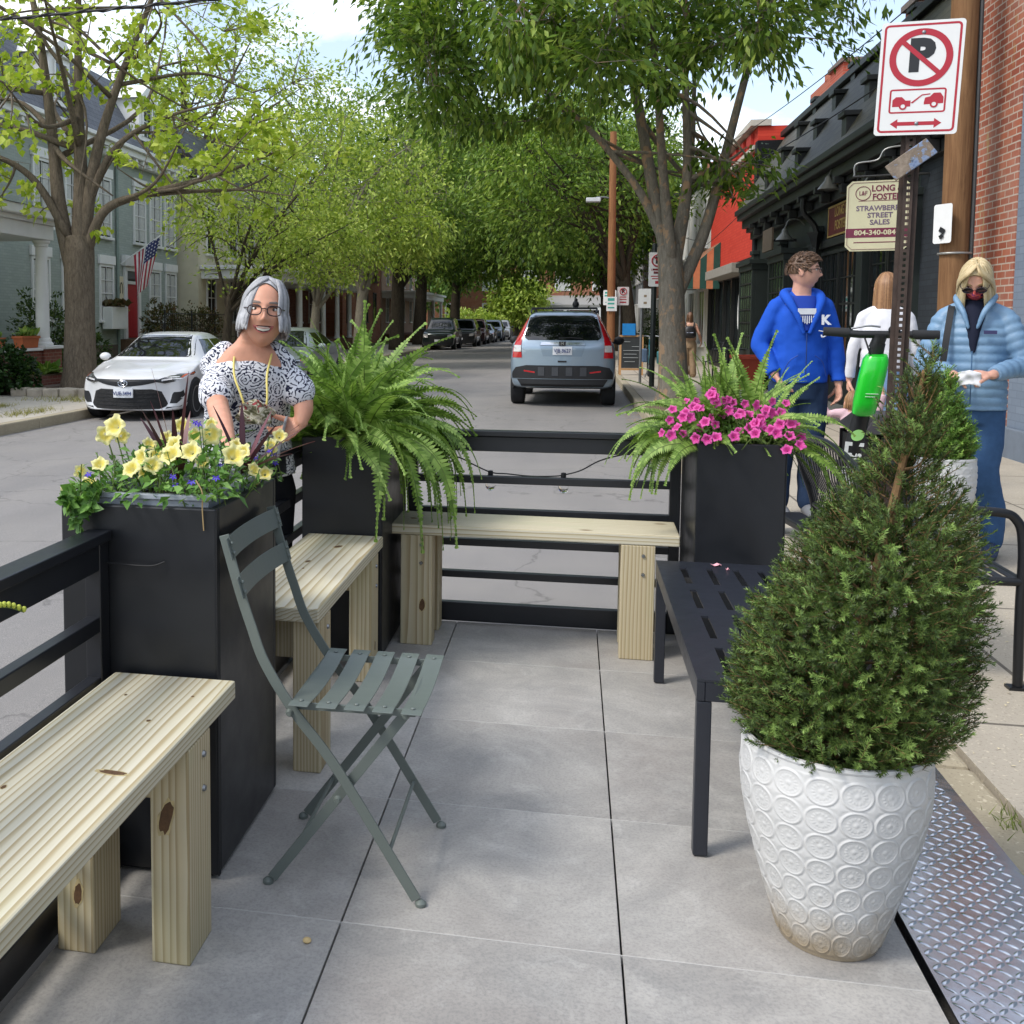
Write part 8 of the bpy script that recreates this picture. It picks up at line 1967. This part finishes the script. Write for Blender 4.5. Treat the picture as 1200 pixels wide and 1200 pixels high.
def seated():
    t = thing('person', 'blonde person in a dark jacket sitting on a cafe chair by the black shop', 'person', (3.02, 12.4, 0)); B = Vector((3.02,12.4,0)); yaw = R(185); fw = Vector((math.sin(yaw),-math.cos(yaw),0)); lf = Vector((math.cos(yaw),math.sin(yaw),0)); L = lambda a, f, u: B+lf*a+fw*f+Vector((0,0,u))
    h = Head(L(0,.03,1.16), yaw, R(8)); b = MB(); torso(b, [(L(0,0,.46),.14,.12,yaw),(L(0,-.02,.7),.13,.10,yaw),(L(0,-.01,.92),.14,.09,yaw),(L(0,0,1.0),.07,.06,yaw),(L(0,.02,1.08),.055,.055,yaw)])
    for sx in (-1,1): limb(b, [L(sx*.09,.0,.52), L(sx*.11,.40,.52), L(sx*.11,.42,.28), L(sx*.11,.42,.08)], [.08,.06,.05,.04]); limb(b, [L(sx*.16,0,.93), L(sx*.21,.05,.70), L(sx*.12,.26,.64)], [.05,.042,.03]); hand(b, L(sx*.12,.26,.64), fw*.9+lf*-sx*.3, (0,0,-1), sx, 1, .5)
    hm = MB(); hm.v, hm.f, hm.mi = list(h.local.v), list(h.local.f), list(h.local.mi); h.put(hm); b.add(hm.v, hm.f); fuse(b, 'body', SKIN2, t, .007)
    j = MB(); torso(j, [(L(0,0,.48),.19,.15,yaw),(L(0,-.02,.7),.18,.14,yaw),(L(0,-.01,.90),.175,.125,yaw),(L(0,0,.99),.11,.09,yaw),(L(0,0,1.03),.07,.07,yaw)])
    for sx in (-1,1): limb(j, [L(sx*.15,0,.92), L(sx*.215,.05,.70), L(sx*.13,.24,.645)], [.065,.058,.048])
    fuse(j, 'jacket', cloth('charcoal_jacket', '#3b363c', .85), t, .008)
    p = MB()
    for sx in (-1,1): limb(p, [L(sx*.09,.0,.53), L(sx*.11,.40,.53), L(sx*.11,.42,.28), L(sx*.11,.42,.09)], [.10,.075,.065,.055]); MB().tube([L(sx*.11,.36,.045), L(sx*.11,.5,.045), L(sx*.11,.6,.03)], [.04,.045,.03], 12).build('shoe', mat('black_shoe', '#151515', .5), t, smooth=True)
    fuse(p, 'trousers', cloth('charcoal_trousers', '#2a2a2e'), t, .009)
    hm_ = hair_mat('blonde_wavy_hair', ['#8f774d','#b79c6c','#cdb88c']); scalp(h, t, hm_, -.03, .07, 1.06); rng = random.Random(9)
    locks(h, t, 'long_hair', hm_, arc_paths(rng, 0, lambda a: (-.19-.06*rng.random(), .3) if math.sin(a) > -.5 else None, 90, 1.1), .013, .006)
seated(); cafe_chair('black cafe chair under the seated person with blonde hair', 3.02, 12.42, R(5)); cafe_table('round black cafe table in front of the seated blonde person', 3.1, 13.2)

# ---- left pavement things
def pot_rect(label, x, y, z, w, d, h): 
    t = thing('flower_pot', label, 'flower pot', (x,y,z), 0, 'terracotta pots on the porch wall'); tr = mat('terracotta', '#a5582f', .75, var=.12)
    m = MB(); m.add([(x-d*.4,y-w*.44,z),(x+d*.4,y-w*.44,z),(x+d*.4,y+w*.44,z),(x-d*.4,y+w*.44,z),(x-d/2,y-w/2,z+h),(x+d/2,y-w/2,z+h),(x+d/2,y+w/2,z+h),(x-d/2,y+w/2,z+h)], [(0,3,2,1),(0,1,5,4),(1,2,6,5),(2,3,7,6),(3,0,4,7),(4,5,6,7)]); m.build('pot', tr, t, bevel=.01)
    m = MB(); m.box(x-d*.55,x+d*.55,y-w*.53,y+w*.53,z+h*.78,z+h*1.001); m.build('rim', tr, t, bevel=.008); return t
pot_rect('long terracotta trough on the left porch wall next to the white column', -11.78, 18.42, .725, .72, .24, .26); pot_rect('small terracotta pot on the left porch wall nearest the photo edge', -11.78, 17.25, .725, .30, .24, .24)
def tuft(label, c, n, L0, L1, mt, w=.05, name='potted_plant', cat='plant', spread=.2, seed=1, el=(20,85), group=None):
    rng = random.Random(seed); V, F = [], []
    for i in range(n):
        a = rng.uniform(0, 6.28); e = R(rng.uniform(*el)); d = Vector((math.cos(a)*math.cos(e), math.sin(a)*math.cos(e), math.sin(e))); L = rng.uniform(L0, L1)
        leaf4(V, F, Vector(c)+Vector((rng.uniform(-1,1)*spread*.5, rng.uniform(-1,1)*spread, 0)), d, Vector((0,0,1))+rvec(rng)*.4, L, L*w*4 if w < .3 else L*w, .4, .35)
    o = np_mesh(name, [tuple(v) for v in V], F, mt); tag(o, label, cat, group); return o
hosta = leaf_mat('hosta_green', ['#4a6d28', '#72963c', '#a8b95a'], .45, .3, 3)
tuft('leafy green plant growing in the terracotta trough on the porch wall', (-11.78,18.45,.97), 70, .18, .42, hosta, .07, spread=.25, seed=2); tuft('small green plant in the terracotta pot near the photo edge', (-11.78,17.25,.95), 40, .12, .28, hosta, .09, spread=.10, seed=3)
t = thing('brick_planter', 'low brick planter bed against the porch wall', 'planter', (-11.2, 17.9, -.13)); MB().box(-11.57,-10.9,17.0,18.70,-.2,.16).build('wall', brick_mat('planter_brick', '#6d3b30', '#7f4a3c', '#85766a', stain=.25), t, bevel=.01); MB().box(-11.52,-10.95,17.06,18.64,.161,.19).build('soil', M_EARTH, t)
MB().box(-10.898,-10.5,16.6,19.2,-.2,-.02).build('step', mat('brown_step_stone', '#5d4c42', .85, var=.2), t, bevel=.015)
tuft('broad leaved yellow-green plant in the low brick planter by the porch', (-11.2,18.0,.17), 130, .25, .55, hosta, .085, spread=.45, seed=4)
t = thing('stone_edging', 'pale broken stone blocks edging the tree bed on the left pavement', 'stones', (-9.2, 15.9, -.13))
rng = random.Random(6); stn = mat('pale_edging_stone', '#a69c8c', .9, var=.25, scale=7, bump=.5, bscale=20, bdist=.01)
for i in range(9): MB().obox((-10.6+.36*i+rng.uniform(-.03,.03), 16.0+rng.uniform(-.1,.1), -.06), (.32,.26,.17+rng.uniform(-.03,.05)), (rng.uniform(-.06,.06),rng.uniform(-.06,.06),rng.uniform(-.2,.2))).build('stone', stn, t, bevel=.03)
# iron railing at the red door
t = thing('iron_railing', 'thin black iron railing with curved end in front of the red door', 'railing', (-12.9, 30, 0)); g = mat('black_iron', '#17181a', .5)
yy = np.arange(28.2, 37.4, .16); xr = -12.6
for z in (.75, 1.55): MB().tube([(xr,28.2,z),(xr,37.4,z)], .016, 6).build('rail', g, t)
for y in yy: MB().tube([(xr,y,.3 if True else 0),(xr,y,1.55)], .008, 5).build('baluster', g, t)
for y in (28.2, 30.5, 32.8, 35.1, 37.4): MB().tube([(xr,y,-.2),(xr,y,1.66)], .025, 6).build('post', g, t)
MB().tube(bez([(xr,28.2,.2),(xr,28.0,.9),(xr,28.25,1.4),(xr,28.7,1.56)], 6), .014, 6).build('scroll', g, t)
t = thing('window_box', 'white scalloped window box of dull red foliage beside the red door', 'window box', (-14.35, 28.6, 1.1)); MB().box(-14.55,-14.2,27.9,29.0,1.05,1.75).build('box', WHITE, t, bevel=.02); MB().box(-14.5,-14.25,27.95,28.95,1.751,1.77).build('soil', M_EARTH, t)
tuft('dull red-green foliage filling the white window box', (-14.37,28.45,1.76), 160, .25, .5, leaf_mat('bronze_foliage', ['#4a4a2c', '#5f5a35', '#75543f'], .6, .2, 3), .10, spread=.5, seed=5)
# ------------------------------------------------------------------ trees, shrubs, wires
def bark(name, c1, c2, patch=None):
    t = NT(name).set(.9, 0, .2); v = t.coord(scale=(7,7,1.6)); a = t.noise(v, 3.5, 7, .72, .7); b = t.noise(t.coord(), 60, 4)
    c = t.ramp(a, [(.3, srgb(c1)), (.65, srgb(c2))]); c = t.mix(t.math('MULTIPLY', b, .4), c, sc(srgb(c1), .55))
    if patch: c = t.mix(t.math('MULTIPLY', t.ramp(t.noise(t.coord(scale=(1,1,.6)), 7, 4, .6), [(.54, (0,0,0)), (.6, (1,1,1))]), .7), c, srgb(patch))
    t.color(c); t.bump(a, .9, .03); return t.m

def cloud_leaves(P, D, n, L, W, rng, droop=.3, spread=.25, jitter=.5):
    """n leaves round every twig point P with twig direction D -> arrays for diamond leaves folded in two"""
    k = len(P); base = np.repeat(P, n, 0)+rng.normal(0, spread, (k*n, 3))*np.array([1,1,.75]); d = np.repeat(D, n, 0)
    d = d+rng.normal(0, jitter, d.shape); d[:,2] -= droop; d /= np.linalg.norm(d, axis=1, keepdims=True)
    up = rng.normal(0, .55, d.shape); up[:,2] += 1; s = np.cross(d, up); s /= (np.linalg.norm(s, axis=1, keepdims=True)+1e-9)
    l = L*(.7+.6*rng.random((k*n, 1))); w = W*(.7+.6*rng.random((k*n, 1))); nn = np.cross(s, d)
    a = base; m1 = base+d*l*.42+s*w*.5+nn*w*.12; e = base+d*l; m2 = base+d*l*.42-s*w*.5+nn*w*.12
    V = np.stack([a, m1, e, m2], 1).reshape(-1, 3); o = (np.arange(k*n)*4)[:, None]
    return V, np.concatenate([o+np.array([0,1,2]), o+np.array([0,2,3])], 0)

def tree(label, base, trunk, crowns, limbs, bk, lm, L, W, nl, seed, name='street_tree', group=None, droop=.3, spread=.28, tw_r=.012, cut=None, split=None, sub=4, jit=.5, hollow=.35, dens=None):
    """trunk: list of (point, radius); crowns: ellipsoids (centre, radii, twigs); limbs: explicit limb paths or a count"""
    rng = random.Random(seed); nr = np.random.default_rng(seed)
    t = thing(name, label, 'tree', base, 0, group)
    m = MB(); TP = [Vector(p) for p, r in trunk]; Q = bez(TP, 5); rr = np.interp(np.linspace(0,1,len(Q)), np.linspace(0,1,len(TP)), [r for p, r in trunk]); m.tube(Q, list(rr), 14)
    nodes = []
    if isinstance(limbs, int):
        paths = []; top = TP[-1]; r0 = trunk[-1][1]
        for i in range(limbs):
            c, rad, _ = crowns[i % len(crowns)]; a = 2*math.pi*i/limbs+rng.uniform(-.4,.4); e = Vector(c)+Vector((rad[0]*.72*math.cos(a), rad[1]*.72*math.sin(a), rad[2]*rng.uniform(-.1,.75)))
            s0 = TP[-2].lerp(top, rng.uniform(.3,1)); md = s0.lerp(e, .45)+Vector((0,0,.22*(e-s0).length*rng.uniform(.3,1))); paths.append(([s0, md, e], r0*.62))
    else: paths = [([Vector(p) for p in P], r) for P, r in limbs]
    for P, r in paths:
        q = bez(P, 6); k = len(q); m.tube(q, [r*(1-.85*i/(k-1)) for i in range(k)], 9); nodes += [(q[i], r*(1-.85*i/(k-1))) for i in range(2, k)]
        for _ in range(sub):
            i = rng.randrange(k//3, k-1); c, rad, _n = min(crowns, key=lambda cc: (Vector(cc[0])-q[i]).length); dv = rvec(rng); e = Vector(c)+Vector((rad[0]*dv.x, rad[1]*dv.y, rad[2]*dv.z))*.8
            if (e-q[i]).length > 4.5: e = q[i].lerp(e, 4.5/(e-q[i]).length)
            md = q[i].lerp(e, .5)+rvec(rng)*.15*(e-q[i]).length; q2 = bez([q[i], md, e], 5); r2 = r*(1-.85*i/(k-1))*.62; m.tube(q2, [r2*(1-.8*j/(len(q2)-1)) for j in range(len(q2))], 6); nodes += [(p, r2*.5) for p in q2[2:]]
    NP = np.array([tuple(p) for p, r in nodes]); PP, DD = [], []
    lump = nr.normal(0, 1, (9, 3))
    for c, rad, n in crowns:
        c = np.array(c); rad = np.array(rad)
        for _ in range(n):
            d = nr.normal(0, 1, 3); d /= np.linalg.norm(d); f = 1+.16*sum(math.exp(-((d-l/np.linalg.norm(l))**2).sum()*5)*(1 if i % 2 else -1) for i, l in enumerate(lump))
            u = (hollow+(1-hollow)*nr.random()**.6)*f; p = c+rad*d*u
            if cut and not cut(p): continue
            j = int(np.argmin(((NP-p)**2).sum(1))); s0 = Vector(NP[j]); e = Vector(p); ln = (e-s0).length
            if ln < .05: continue
            md = s0.lerp(e, .55)+Vector((0,0,.12*ln))+rvec(rng)*.08*ln; q = bez([s0, md, e], 3); k = len(q); r = min(nodes[j][1]*.7, tw_r*(1+ln)); m.tube(q, [max(.003, r*(1-.8*i/(k-1))) for i in range(k)], 4, cap=False)
            for i in range(k//2, k): PP.append(tuple(q[i])); DD.append(tuple((q[i]-q[i-1]).normalized()))
            
    m.build('trunk', bk, t, smooth=True, angle=180)
    V, F = cloud_leaves(np.array(PP), np.array(DD), nl, L, W, nr, droop, spread, jit)
    np_mesh('crown', V, F, lm, t); return t

BK1 = bark('mottled_grey_bark', '#6b655a', '#968e80', '#b08f6e'); BK2 = bark('furrowed_brown_bark', '#4f463b', '#857867'); BK3 = bark('dark_bark', '#37312a', '#5e5547'); BK4 = bark('pale_grey_bark', '#6d675b', '#9a9282')
LM1 = leaf_mat('zelkova_leaf', ['#2c4418', '#44611f', '#648030', '#8b9e46'], .45, .42, .35, (1.45, 1.34, 1.4))
LM2 = leaf_mat('young_maple_leaf', ['#6c8a22', '#8fae2e', '#adc545', '#c3d463'], .5, .42, .5, (1.12, 1.0, 1.2))
LM3 = leaf_mat('spring_green_leaf', ['#587328', '#769034', '#95ab48', '#b1bf62'], .5, .4, .3, (1.4, 1.28, 1.4))
LM4 = leaf_mat('mid_green_leaf', ['#38521d', '#527028', '#718d38', '#93a84e'], .5, .4, .2, (1.45, 1.34, 1.4))
LM5 = leaf_mat('dark_green_leaf', ['#283f17', '#3d5a20', '#587630', '#789044'], .5, .35, .2, (1.45, 1.36, 1.4))
# big multi-stemmed tree on the right kerb
G3 = None
tree('large multi-stemmed tree with drooping leaves and mottled bark at the right kerb', (1.48,15.0,0), [((1.48,15.0,-.1),.36),((1.47,15.0,.35),.24),((1.43,15.0,1.2),.205),((1.40,15.05,2.0),.20),((1.36,15.1,2.55),.19)],
     [((.3,14.8,7.9),(4.6,4.4,3.7),620), ((-1.9,14.6,5.6),(1.9,2.6,1.5),150), ((2.9,15.6,7.4),(1.2,2.0,1.9),70), ((.6,12.2,5.6),(2.2,1.6,1.6),130), ((2.3,15.2,3.7),(.7,.9,.55),16)],
     [([(1.38,15.05,2.2),(1.10,15.1,3.4),(.75,15.2,5.2),(.2,15.0,7.4),(-.6,14.6,9.6)],.125), ([(1.42,15.05,2.1),(1.62,15.2,3.6),(1.55,15.3,5.4),(1.5,15.4,8.2)],.115), ([(1.47,15.05,1.7),(1.95,15.3,2.9),(2.35,15.45,4.6),(2.9,15.7,6.9),(3.3,15.9,8.6)],.115), ([(1.40,15.0,2.3),(1.20,14.6,3.6),(.95,13.6,5.3),(.6,12.3,6.6)],.10), ([(1.36,15.1,2.45),(.75,15.0,3.6),(-.5,14.8,4.9),(-2.2,14.5,5.7)],.085), ([(1.45,15.1,2.4),(1.75,16.0,4.2),(1.9,17.2,6.6)],.10)],
     BK1, LM1, .165, .060, 12, 21, droop=.75, spread=.15, cut=lambda p: p[2] > 3.0, sub=7)
# nearest tree on the left: thick trunk, sparse young leaves
tree('thick trunked maple with sparse bright young leaves on the left pavement', (-10.0,17.35,-.13), [((-9.98,17.3,-.3),.48),((-9.98,17.32,.3),.34),((-10.0,17.4,1.4),.30),((-10.02,17.45,2.6),.31),((-10.03,17.5,3.0),.28)],
     [((-10.2,17.5,6.6),(4.9,4.2,3.7),190), ((-6.9,17.2,4.5),(2.6,2.0,1.4),50), ((-12.0,16.0,4.6),(2.2,2.2,1.6),36)],
     [([(-10.15,17.45,2.4),(-10.45,17.5,3.6),(-10.62,17.55,5.2),(-10.9,17.5,7.5),(-11.4,17.4,9.6)],.19), ([(-10.02,17.5,2.7),(-10.0,17.55,4.2),(-10.05,17.6,6.2),(-10.0,17.7,9.5)],.20), ([(-9.95,17.5,2.8),(-9.72,17.55,4.4),(-9.35,17.7,5.8),(-8.6,17.8,7.6),(-7.9,17.8,9.2)],.15), ([(-9.85,17.45,2.75),(-9.4,17.4,3.55),(-8.4,17.3,3.85),(-7.0,17.2,4.15),(-5.6,17.1,4.6)],.12), ([(-10.2,17.4,3.0),(-10.9,17.2,4.2),(-11.8,16.8,4.7),(-13.0,16.2,5.0)],.10), ([(-9.95,17.5,3.4),(-9.3,17.5,4.7),(-8.2,17.4,5.3),(-6.6,17.2,5.6)],.09)],
     BK2, LM2, .16, .13, 5, 22, name='maple_tree', droop=.45, spread=.10, sub=8, tw_r=.012, hollow=.15, jit=.8)
GT = 'street trees along the left pavement'
tree('pale green young tree leaning over the white car', (-9.4,24.5,-.1), [((-9.4,24.5,-.3),.16),((-9.3,24.5,1.0),.12),((-9.2,24.5,2.0),.10)], [((-8.3,24.5,4.3),(2.9,2.5,2.2),220), ((-6.6,24.3,3.3),(1.6,1.6,1.0),90)], 8, BK3, LM3, .13, .06, 9, 23, group=GT, droop=.1, spread=.20, sub=4)
tree('tall pale green tree with many thin grey stems behind the fern', (-8.6,31,-.1), [((-8.6,31,-.3),.2),((-8.5,31,1.2),.15),((-8.4,31,2.4),.12)], [((-7.4,31,5.4),(3.6,3.2,3.2),270), ((-5.6,30.5,3.9),(1.8,1.8,1.2),110)], 10, BK4, LM3, .16, .075, 10, 24, group=GT, droop=.15, spread=.26, sub=5)
tree('mid green broad tree further along the left pavement', (-8.9,40,-.1), [((-8.9,40,-.3),.3),((-8.8,40,1.5),.24),((-8.7,40,3.0),.2)], [((-7.4,40,7.2),(4.6,4.2,4.2),430)], 9, BK4, LM4, .21, .10, 10, 25, group=GT, droop=.2, spread=.32, sub=5)
tree('dark trunked shady tree over the far parked cars', (-9.0,50,-.1), [((-9.0,50,-.3),.42),((-8.95,50,2.0),.34),((-8.9,50,4.0),.3)], [((-6.8,50,8.0),(5.4,4.8,4.2),460)], 9, BK3, LM4, .26, .13, 10, 26, group=GT, droop=.2, spread=.40, sub=5)
tree('tall dark tree near the end of the row on the left pavement', (-9.6,62,-.1), [((-9.6,62,-.3),.45),((-9.5,62,2.5),.36),((-9.4,62,5.0),.3)], [((-7.0,62,9.0),(5.8,5.0,5.0),600)], 9, BK3, LM5, .32, .16, 10, 27, group=GT, droop=.2, spread=.45, sub=5)
tree('last large tree on the left before the end of the street', (-9.0,76,-.1), [((-9.0,76,-.3),.45),((-8.9,76,2.5),.36),((-8.8,76,5.0),.3)], [((-6.0,76,8.8),(6.2,5.0,5.4),520)], 9, BK3, LM4, .38, .19, 10, 28, group=GT, droop=.2, spread=.5, sub=4)
GR = 'street trees along the right pavement'
tree('mid green tree behind the slender wooden pole on the right pavement', (1.9,35.5,0), [((1.9,35.5,-.1),.28),((1.8,35.5,1.6),.22),((1.6,35.5,3.2),.18)], [((-.1,35.5,6.6),(4.3,4.0,3.3),430)], 9, BK3, LM4, .20, .085, 11, 29, group=GR, droop=.45, spread=.30, sub=5)
tree('dark green tree halfway along the right pavement', (2.0,47,0), [((2.0,47,-.1),.3),((1.9,47,2),.25),((1.8,47,3.8),.2)], [((.4,47,7.4),(4.6,4.2,4.0),520)], 8, BK3, LM5, .26, .12, 10, 30, group=GR, droop=.3, spread=.38, sub=5)
tree('dark green tree far along the right pavement', (2.0,60,0), [((2.0,60,-.1),.3),((1.9,60,2),.25),((1.8,60,3.8),.2)], [((.6,60,8.0),(5.2,4.6,4.6),480)], 8, BK3, LM4, .32, .15, 10, 31, group=GR, droop=.3, spread=.45, sub=4)
tree('last leafy tree at the far end of the right pavement', (2.2,76,0), [((2.2,76,-.1),.3),((2.1,76,2),.25),((2.0,76,4.2),.2)], [((.6,76,9.2),(5.8,5.0,5.0),420)], 8, BK3, LM5, .38, .18, 10, 32, group=GR, droop=.3, spread=.5, sub=4)
GB = 'trees in front of the far brick house'
for lb, x, y, c, r, n, s, lm in (('yellow-green small tree left of the far porch', -5.2, 96, (-5.2,95.6,3.4), (2.6,2.0,2.2), 150, 33, LM3), ('tall green tree rising behind the far house', -9.5, 114, (-9,114,11), (8,6,6.5), 320, 34, LM4), ('broad green tree behind the right end of the far house', 5.5, 115, (5.5,115,12), (8,6,7), 320, 35, LM5), ('dark tree at the left corner of the far cross street', -13.5, 96, (-13,96,8), (5.5,4,6), 260, 36, LM5)):
    tree(lb, (x,y,-.15), [((x,y,-.3),.35),((x,y,2),.28),((x,y,c[2]-r[2]*.5),.2)], [(c, r, n)], 7, BK3, lm, .45, .22, 11, s, group=GB, droop=.2, spread=.55, sub=4)
# tall loose tree high behind the green house, mostly bare twigs
tree('tall pale tree with open crown behind the sage green house', (-17.5,42,-.1), [((-17.5,42,-.3),.4),((-17.4,42,4),.32),((-17.2,42,7),.25)], [((-15.0,42,10.5),(5.6,5,4.6),380)], 9, BK2, LM3, .24, .12, 6, 37, name='tall_tree', droop=.2, spread=.40, sub=6)

def shrub(label, c, r, n, lm, L, W, seed, name='shrub', cat='shrub', group=None):
    rng = random.Random(seed); nr = np.random.default_rng(seed); t = thing(name, label, cat, (c[0], c[1], c[2]-r[2]), 0, group); m = MB(); P, D = [], []; b = Vector((c[0], c[1], c[2]-r[2]))
    for i in range(n):
        d = nr.normal(0, 1, 3); d /= np.linalg.norm(d); u = .45+.6*nr.random(); p = np.array(c)+np.array(r)*d*u*(1+.15*math.sin(d[0]*5+d[2]*4))
        if p[2] < b.z+.03: continue
        P.append(p); D.append(d)
        if i % 6 == 0: m.tube([b+Vector((rng.uniform(-.1,.1), rng.uniform(-.1,.1), 0)), (b+Vector(p))/2+Vector((0,0,.08)), Vector(p)], [.014,.009,.004], 4, cap=False)
    V, F = cloud_leaves(np.array(P), np.array(D), 9, L, W, nr, .05, .06*max(r), .6); m.build('stems', BK3, t); np_mesh('foliage', V, F, lm, t); return t
DK = leaf_mat('dark_shrub_leaf', ['#1f3015', '#31481c', '#4a6126', '#6a7a36'], .5, .25, 1.2); RDK = leaf_mat('bronze_shrub_leaf', ['#38401f', '#4d5327', '#675a33', '#76503f'], .55, .2, 1); IVY = leaf_mat('ivy_leaf', ['#18280f', '#27401a', '#3b5a24'], .4, .2, 2)
shrub('large dark green azalea bush behind the white porch column', (-13.2,21.9,.95), (.75,1.0,1.15), 300, DK, .11, .06, 41, group='bushes along the sage green house'); shrub('smaller dark bush low beside the thick maple trunk', (-12.9,23.6,.5), (.6,.7,.65), 160, DK, .11, .06, 42, group='bushes along the sage green house')
shrub('rounded olive bush right of the red door', (-13.3,29.7,1.25), (.65,.75,.75), 200, RDK, .11, .06, 43, group='bushes along the sage green house'); shrub('wide reddish olive bush behind the iron railing', (-13.2,32.9,1.15), (.8,1.3,.72), 260, RDK, .11, .06, 44, group='bushes along the sage green house')
shrub('dense dark ivy mound at the left edge of the photo', (-10.95,16.3,.30), (.55,.60,.55), 380, IVY, .075, .07, 45, name='ivy_mound', cat='ivy')
shrub('clipped dark conical evergreen by the far right shop', (2.9,38.5,.9), (.5,.5,.95), 220, DK, .10, .05, 46, name='evergreen_shrub'); shrub('loose green bushes at the left far end of the street', (-9.3,86,1.0), (2.2,2.5,1.5), 260, LM3, .30, .16, 47, name='bush', cat='bush')
shrub('pale green bushes beyond the last parked car', (-7.8,91,1.0), (1.6,1.6,1.3), 200, LM3, .30, .16, 48, name='bush', cat='bush')
# tree pit at the right kerb
t = thing('tree_pit', 'bare earth mound with stone edging round the foot of the big right tree', 'tree bed', (1.55, 14.6, 0))
m = MB(); n = 26; rs = []
for k in range(8):
    f = 1-k/7; rs.append([(1.62+f*.62*math.cos(a)*1.0, 14.6+f*1.15*math.sin(a), .003+.20*(1-f)**1.2+.015*math.sin(5*a+k)) for a in np.linspace(0, 2*math.pi, n+1)[:-1]])
m.rings(rs); m.build('earth', M_EARTH, t, smooth=True, angle=180)
for i in range(5): MB().obox((1.32+.02*i, 12.95+.03*i, .05) if i == 0 else (1.25+.30*i, 13.15, .05), (.28,.30,.12), (0,0,.1*i-.2)).build('edging_stone', M_CURB, t, bevel=.03)
# grass tufts and weeds
def weeds(label, areas, n, seed, mt):
    nr = np.random.default_rng(seed); V, F = [], []
    for (cx, cy_, cz, rx, ry, h) in areas:
        for _ in range(n):
            a, b = nr.normal(0,.5), nr.normal(0,.5); p = Vector((cx+a*rx, cy_+b*ry, cz)); d = Vector((nr.normal(0,.45), nr.normal(0,.45), 1)).normalized(); s = d.cross(rvec(RNG)).normalized(); l = h*(.5+.8*nr.random()); o = len(V); V += [p-s*h*.05, p+s*h*.05, p+d*l+Vector((d.x,d.y,0))*l*.5]; F.append((o,o+1,o+2))
    o = np_mesh('grass', [tuple(v) for v in V], F, mt); tag(o, kind='stuff')
weeds('', [(-8.7,10.6,-.13,.35,.9,.09), (-8.5,12.6,-.13,.25,.8,.10), (-9.6,13.6,-.13,.2,.4,.08), (-9.0,15.2,-.13,.9,.5,.12)], 260, 3, leaf_mat('dry_grass', ['#6b6f35','#8c8a4a','#a79d62'], .7, .2, 2))
weeds('', [(1.04,.42,.0,.06,.10,.05), (1.05,.80,.0,.04,.08,.035), (1.02,-.15,.0,.03,.06,.03)], 60, 4, leaf_mat('weed_green', ['#56662c','#7a8a40','#93995a'], .7, .2, 4))
# wires
WIRE = mat('black_cable', '#1c1c1d', .6)
def wire(label, a, b, sag, r, twist=False):
    t = thing('overhead_cable', label, 'cable', a); A, B = Vector(a), Vector(b); n = 24; P = [A.lerp(B, i/n)-Vector((0,0,sag*4*(i/n)*(1-i/n))) for i in range(n+1)]
    MB().tube(P, r, 6).build('cable', WIRE, t, smooth=True)
    if twist: 
        Q = [p+Vector((0, 1.4*r*math.sin(i*1.3), 1.4*r*math.cos(i*1.3))) for i, p in enumerate(bez(P, 8))]; MB().tube(Q, r*.7, 5).build('strand', WIRE, t, smooth=True)
wire('thick twisted black cable crossing the street at the upper left', (-15.5,9.4,4.75), (4.0,13.3,6.75), .15, .018, True)
wire('thin black cable running along the shops past the tree', (3.74,9.6,4.35), (3.55,44,6.9), .5, .010); wire('second thin grey cable running above the shops', (3.8,9.6,5.1), (4.1,44,8.2), .5, .008); wire('thin cable low across the orange-red shop wall', (3.95,24.7,4.1), (3.6,43,3.6), .25, .008)
wire('thin cable hanging from the slender pole to the far shops', (.94,29.4,5.9), (4.1,36,4.2), .45, .010)
# yards: trodden leaf litter along the right kerb and chips on the pavement
def litter(n, seed, area, mt, s, z):
    nr = np.random.default_rng(seed); V, F = [], []
    for _ in range(n):
        x, y = nr.uniform(area[0], area[1]), nr.uniform(area[2], area[3]); a = nr.uniform(0, 6.28); k = s*(.5+nr.random()); o = len(V)
        for j in range(4): V.append((x+k*math.cos(a+j*1.57)*(1 if j % 2 else .5), y+k*math.sin(a+j*1.57)*(1 if j % 2 else .5), z+nr.uniform(.001,.006)))
        F.append((o,o+1,o+2,o+3))
    o = np_mesh('leaf_litter', V, F, mt); tag(o, kind='stuff')
litter(260, 5, (.70,.94,9,15), mat('tan_litter', '#a58a62', .9, var=.3), .02, -.149); litter(420, 6, (1.1,2.0,-.9,3.0), mat('pale_petal_litter', '#c9bd9c', .9, var=.2), .007, .0005)
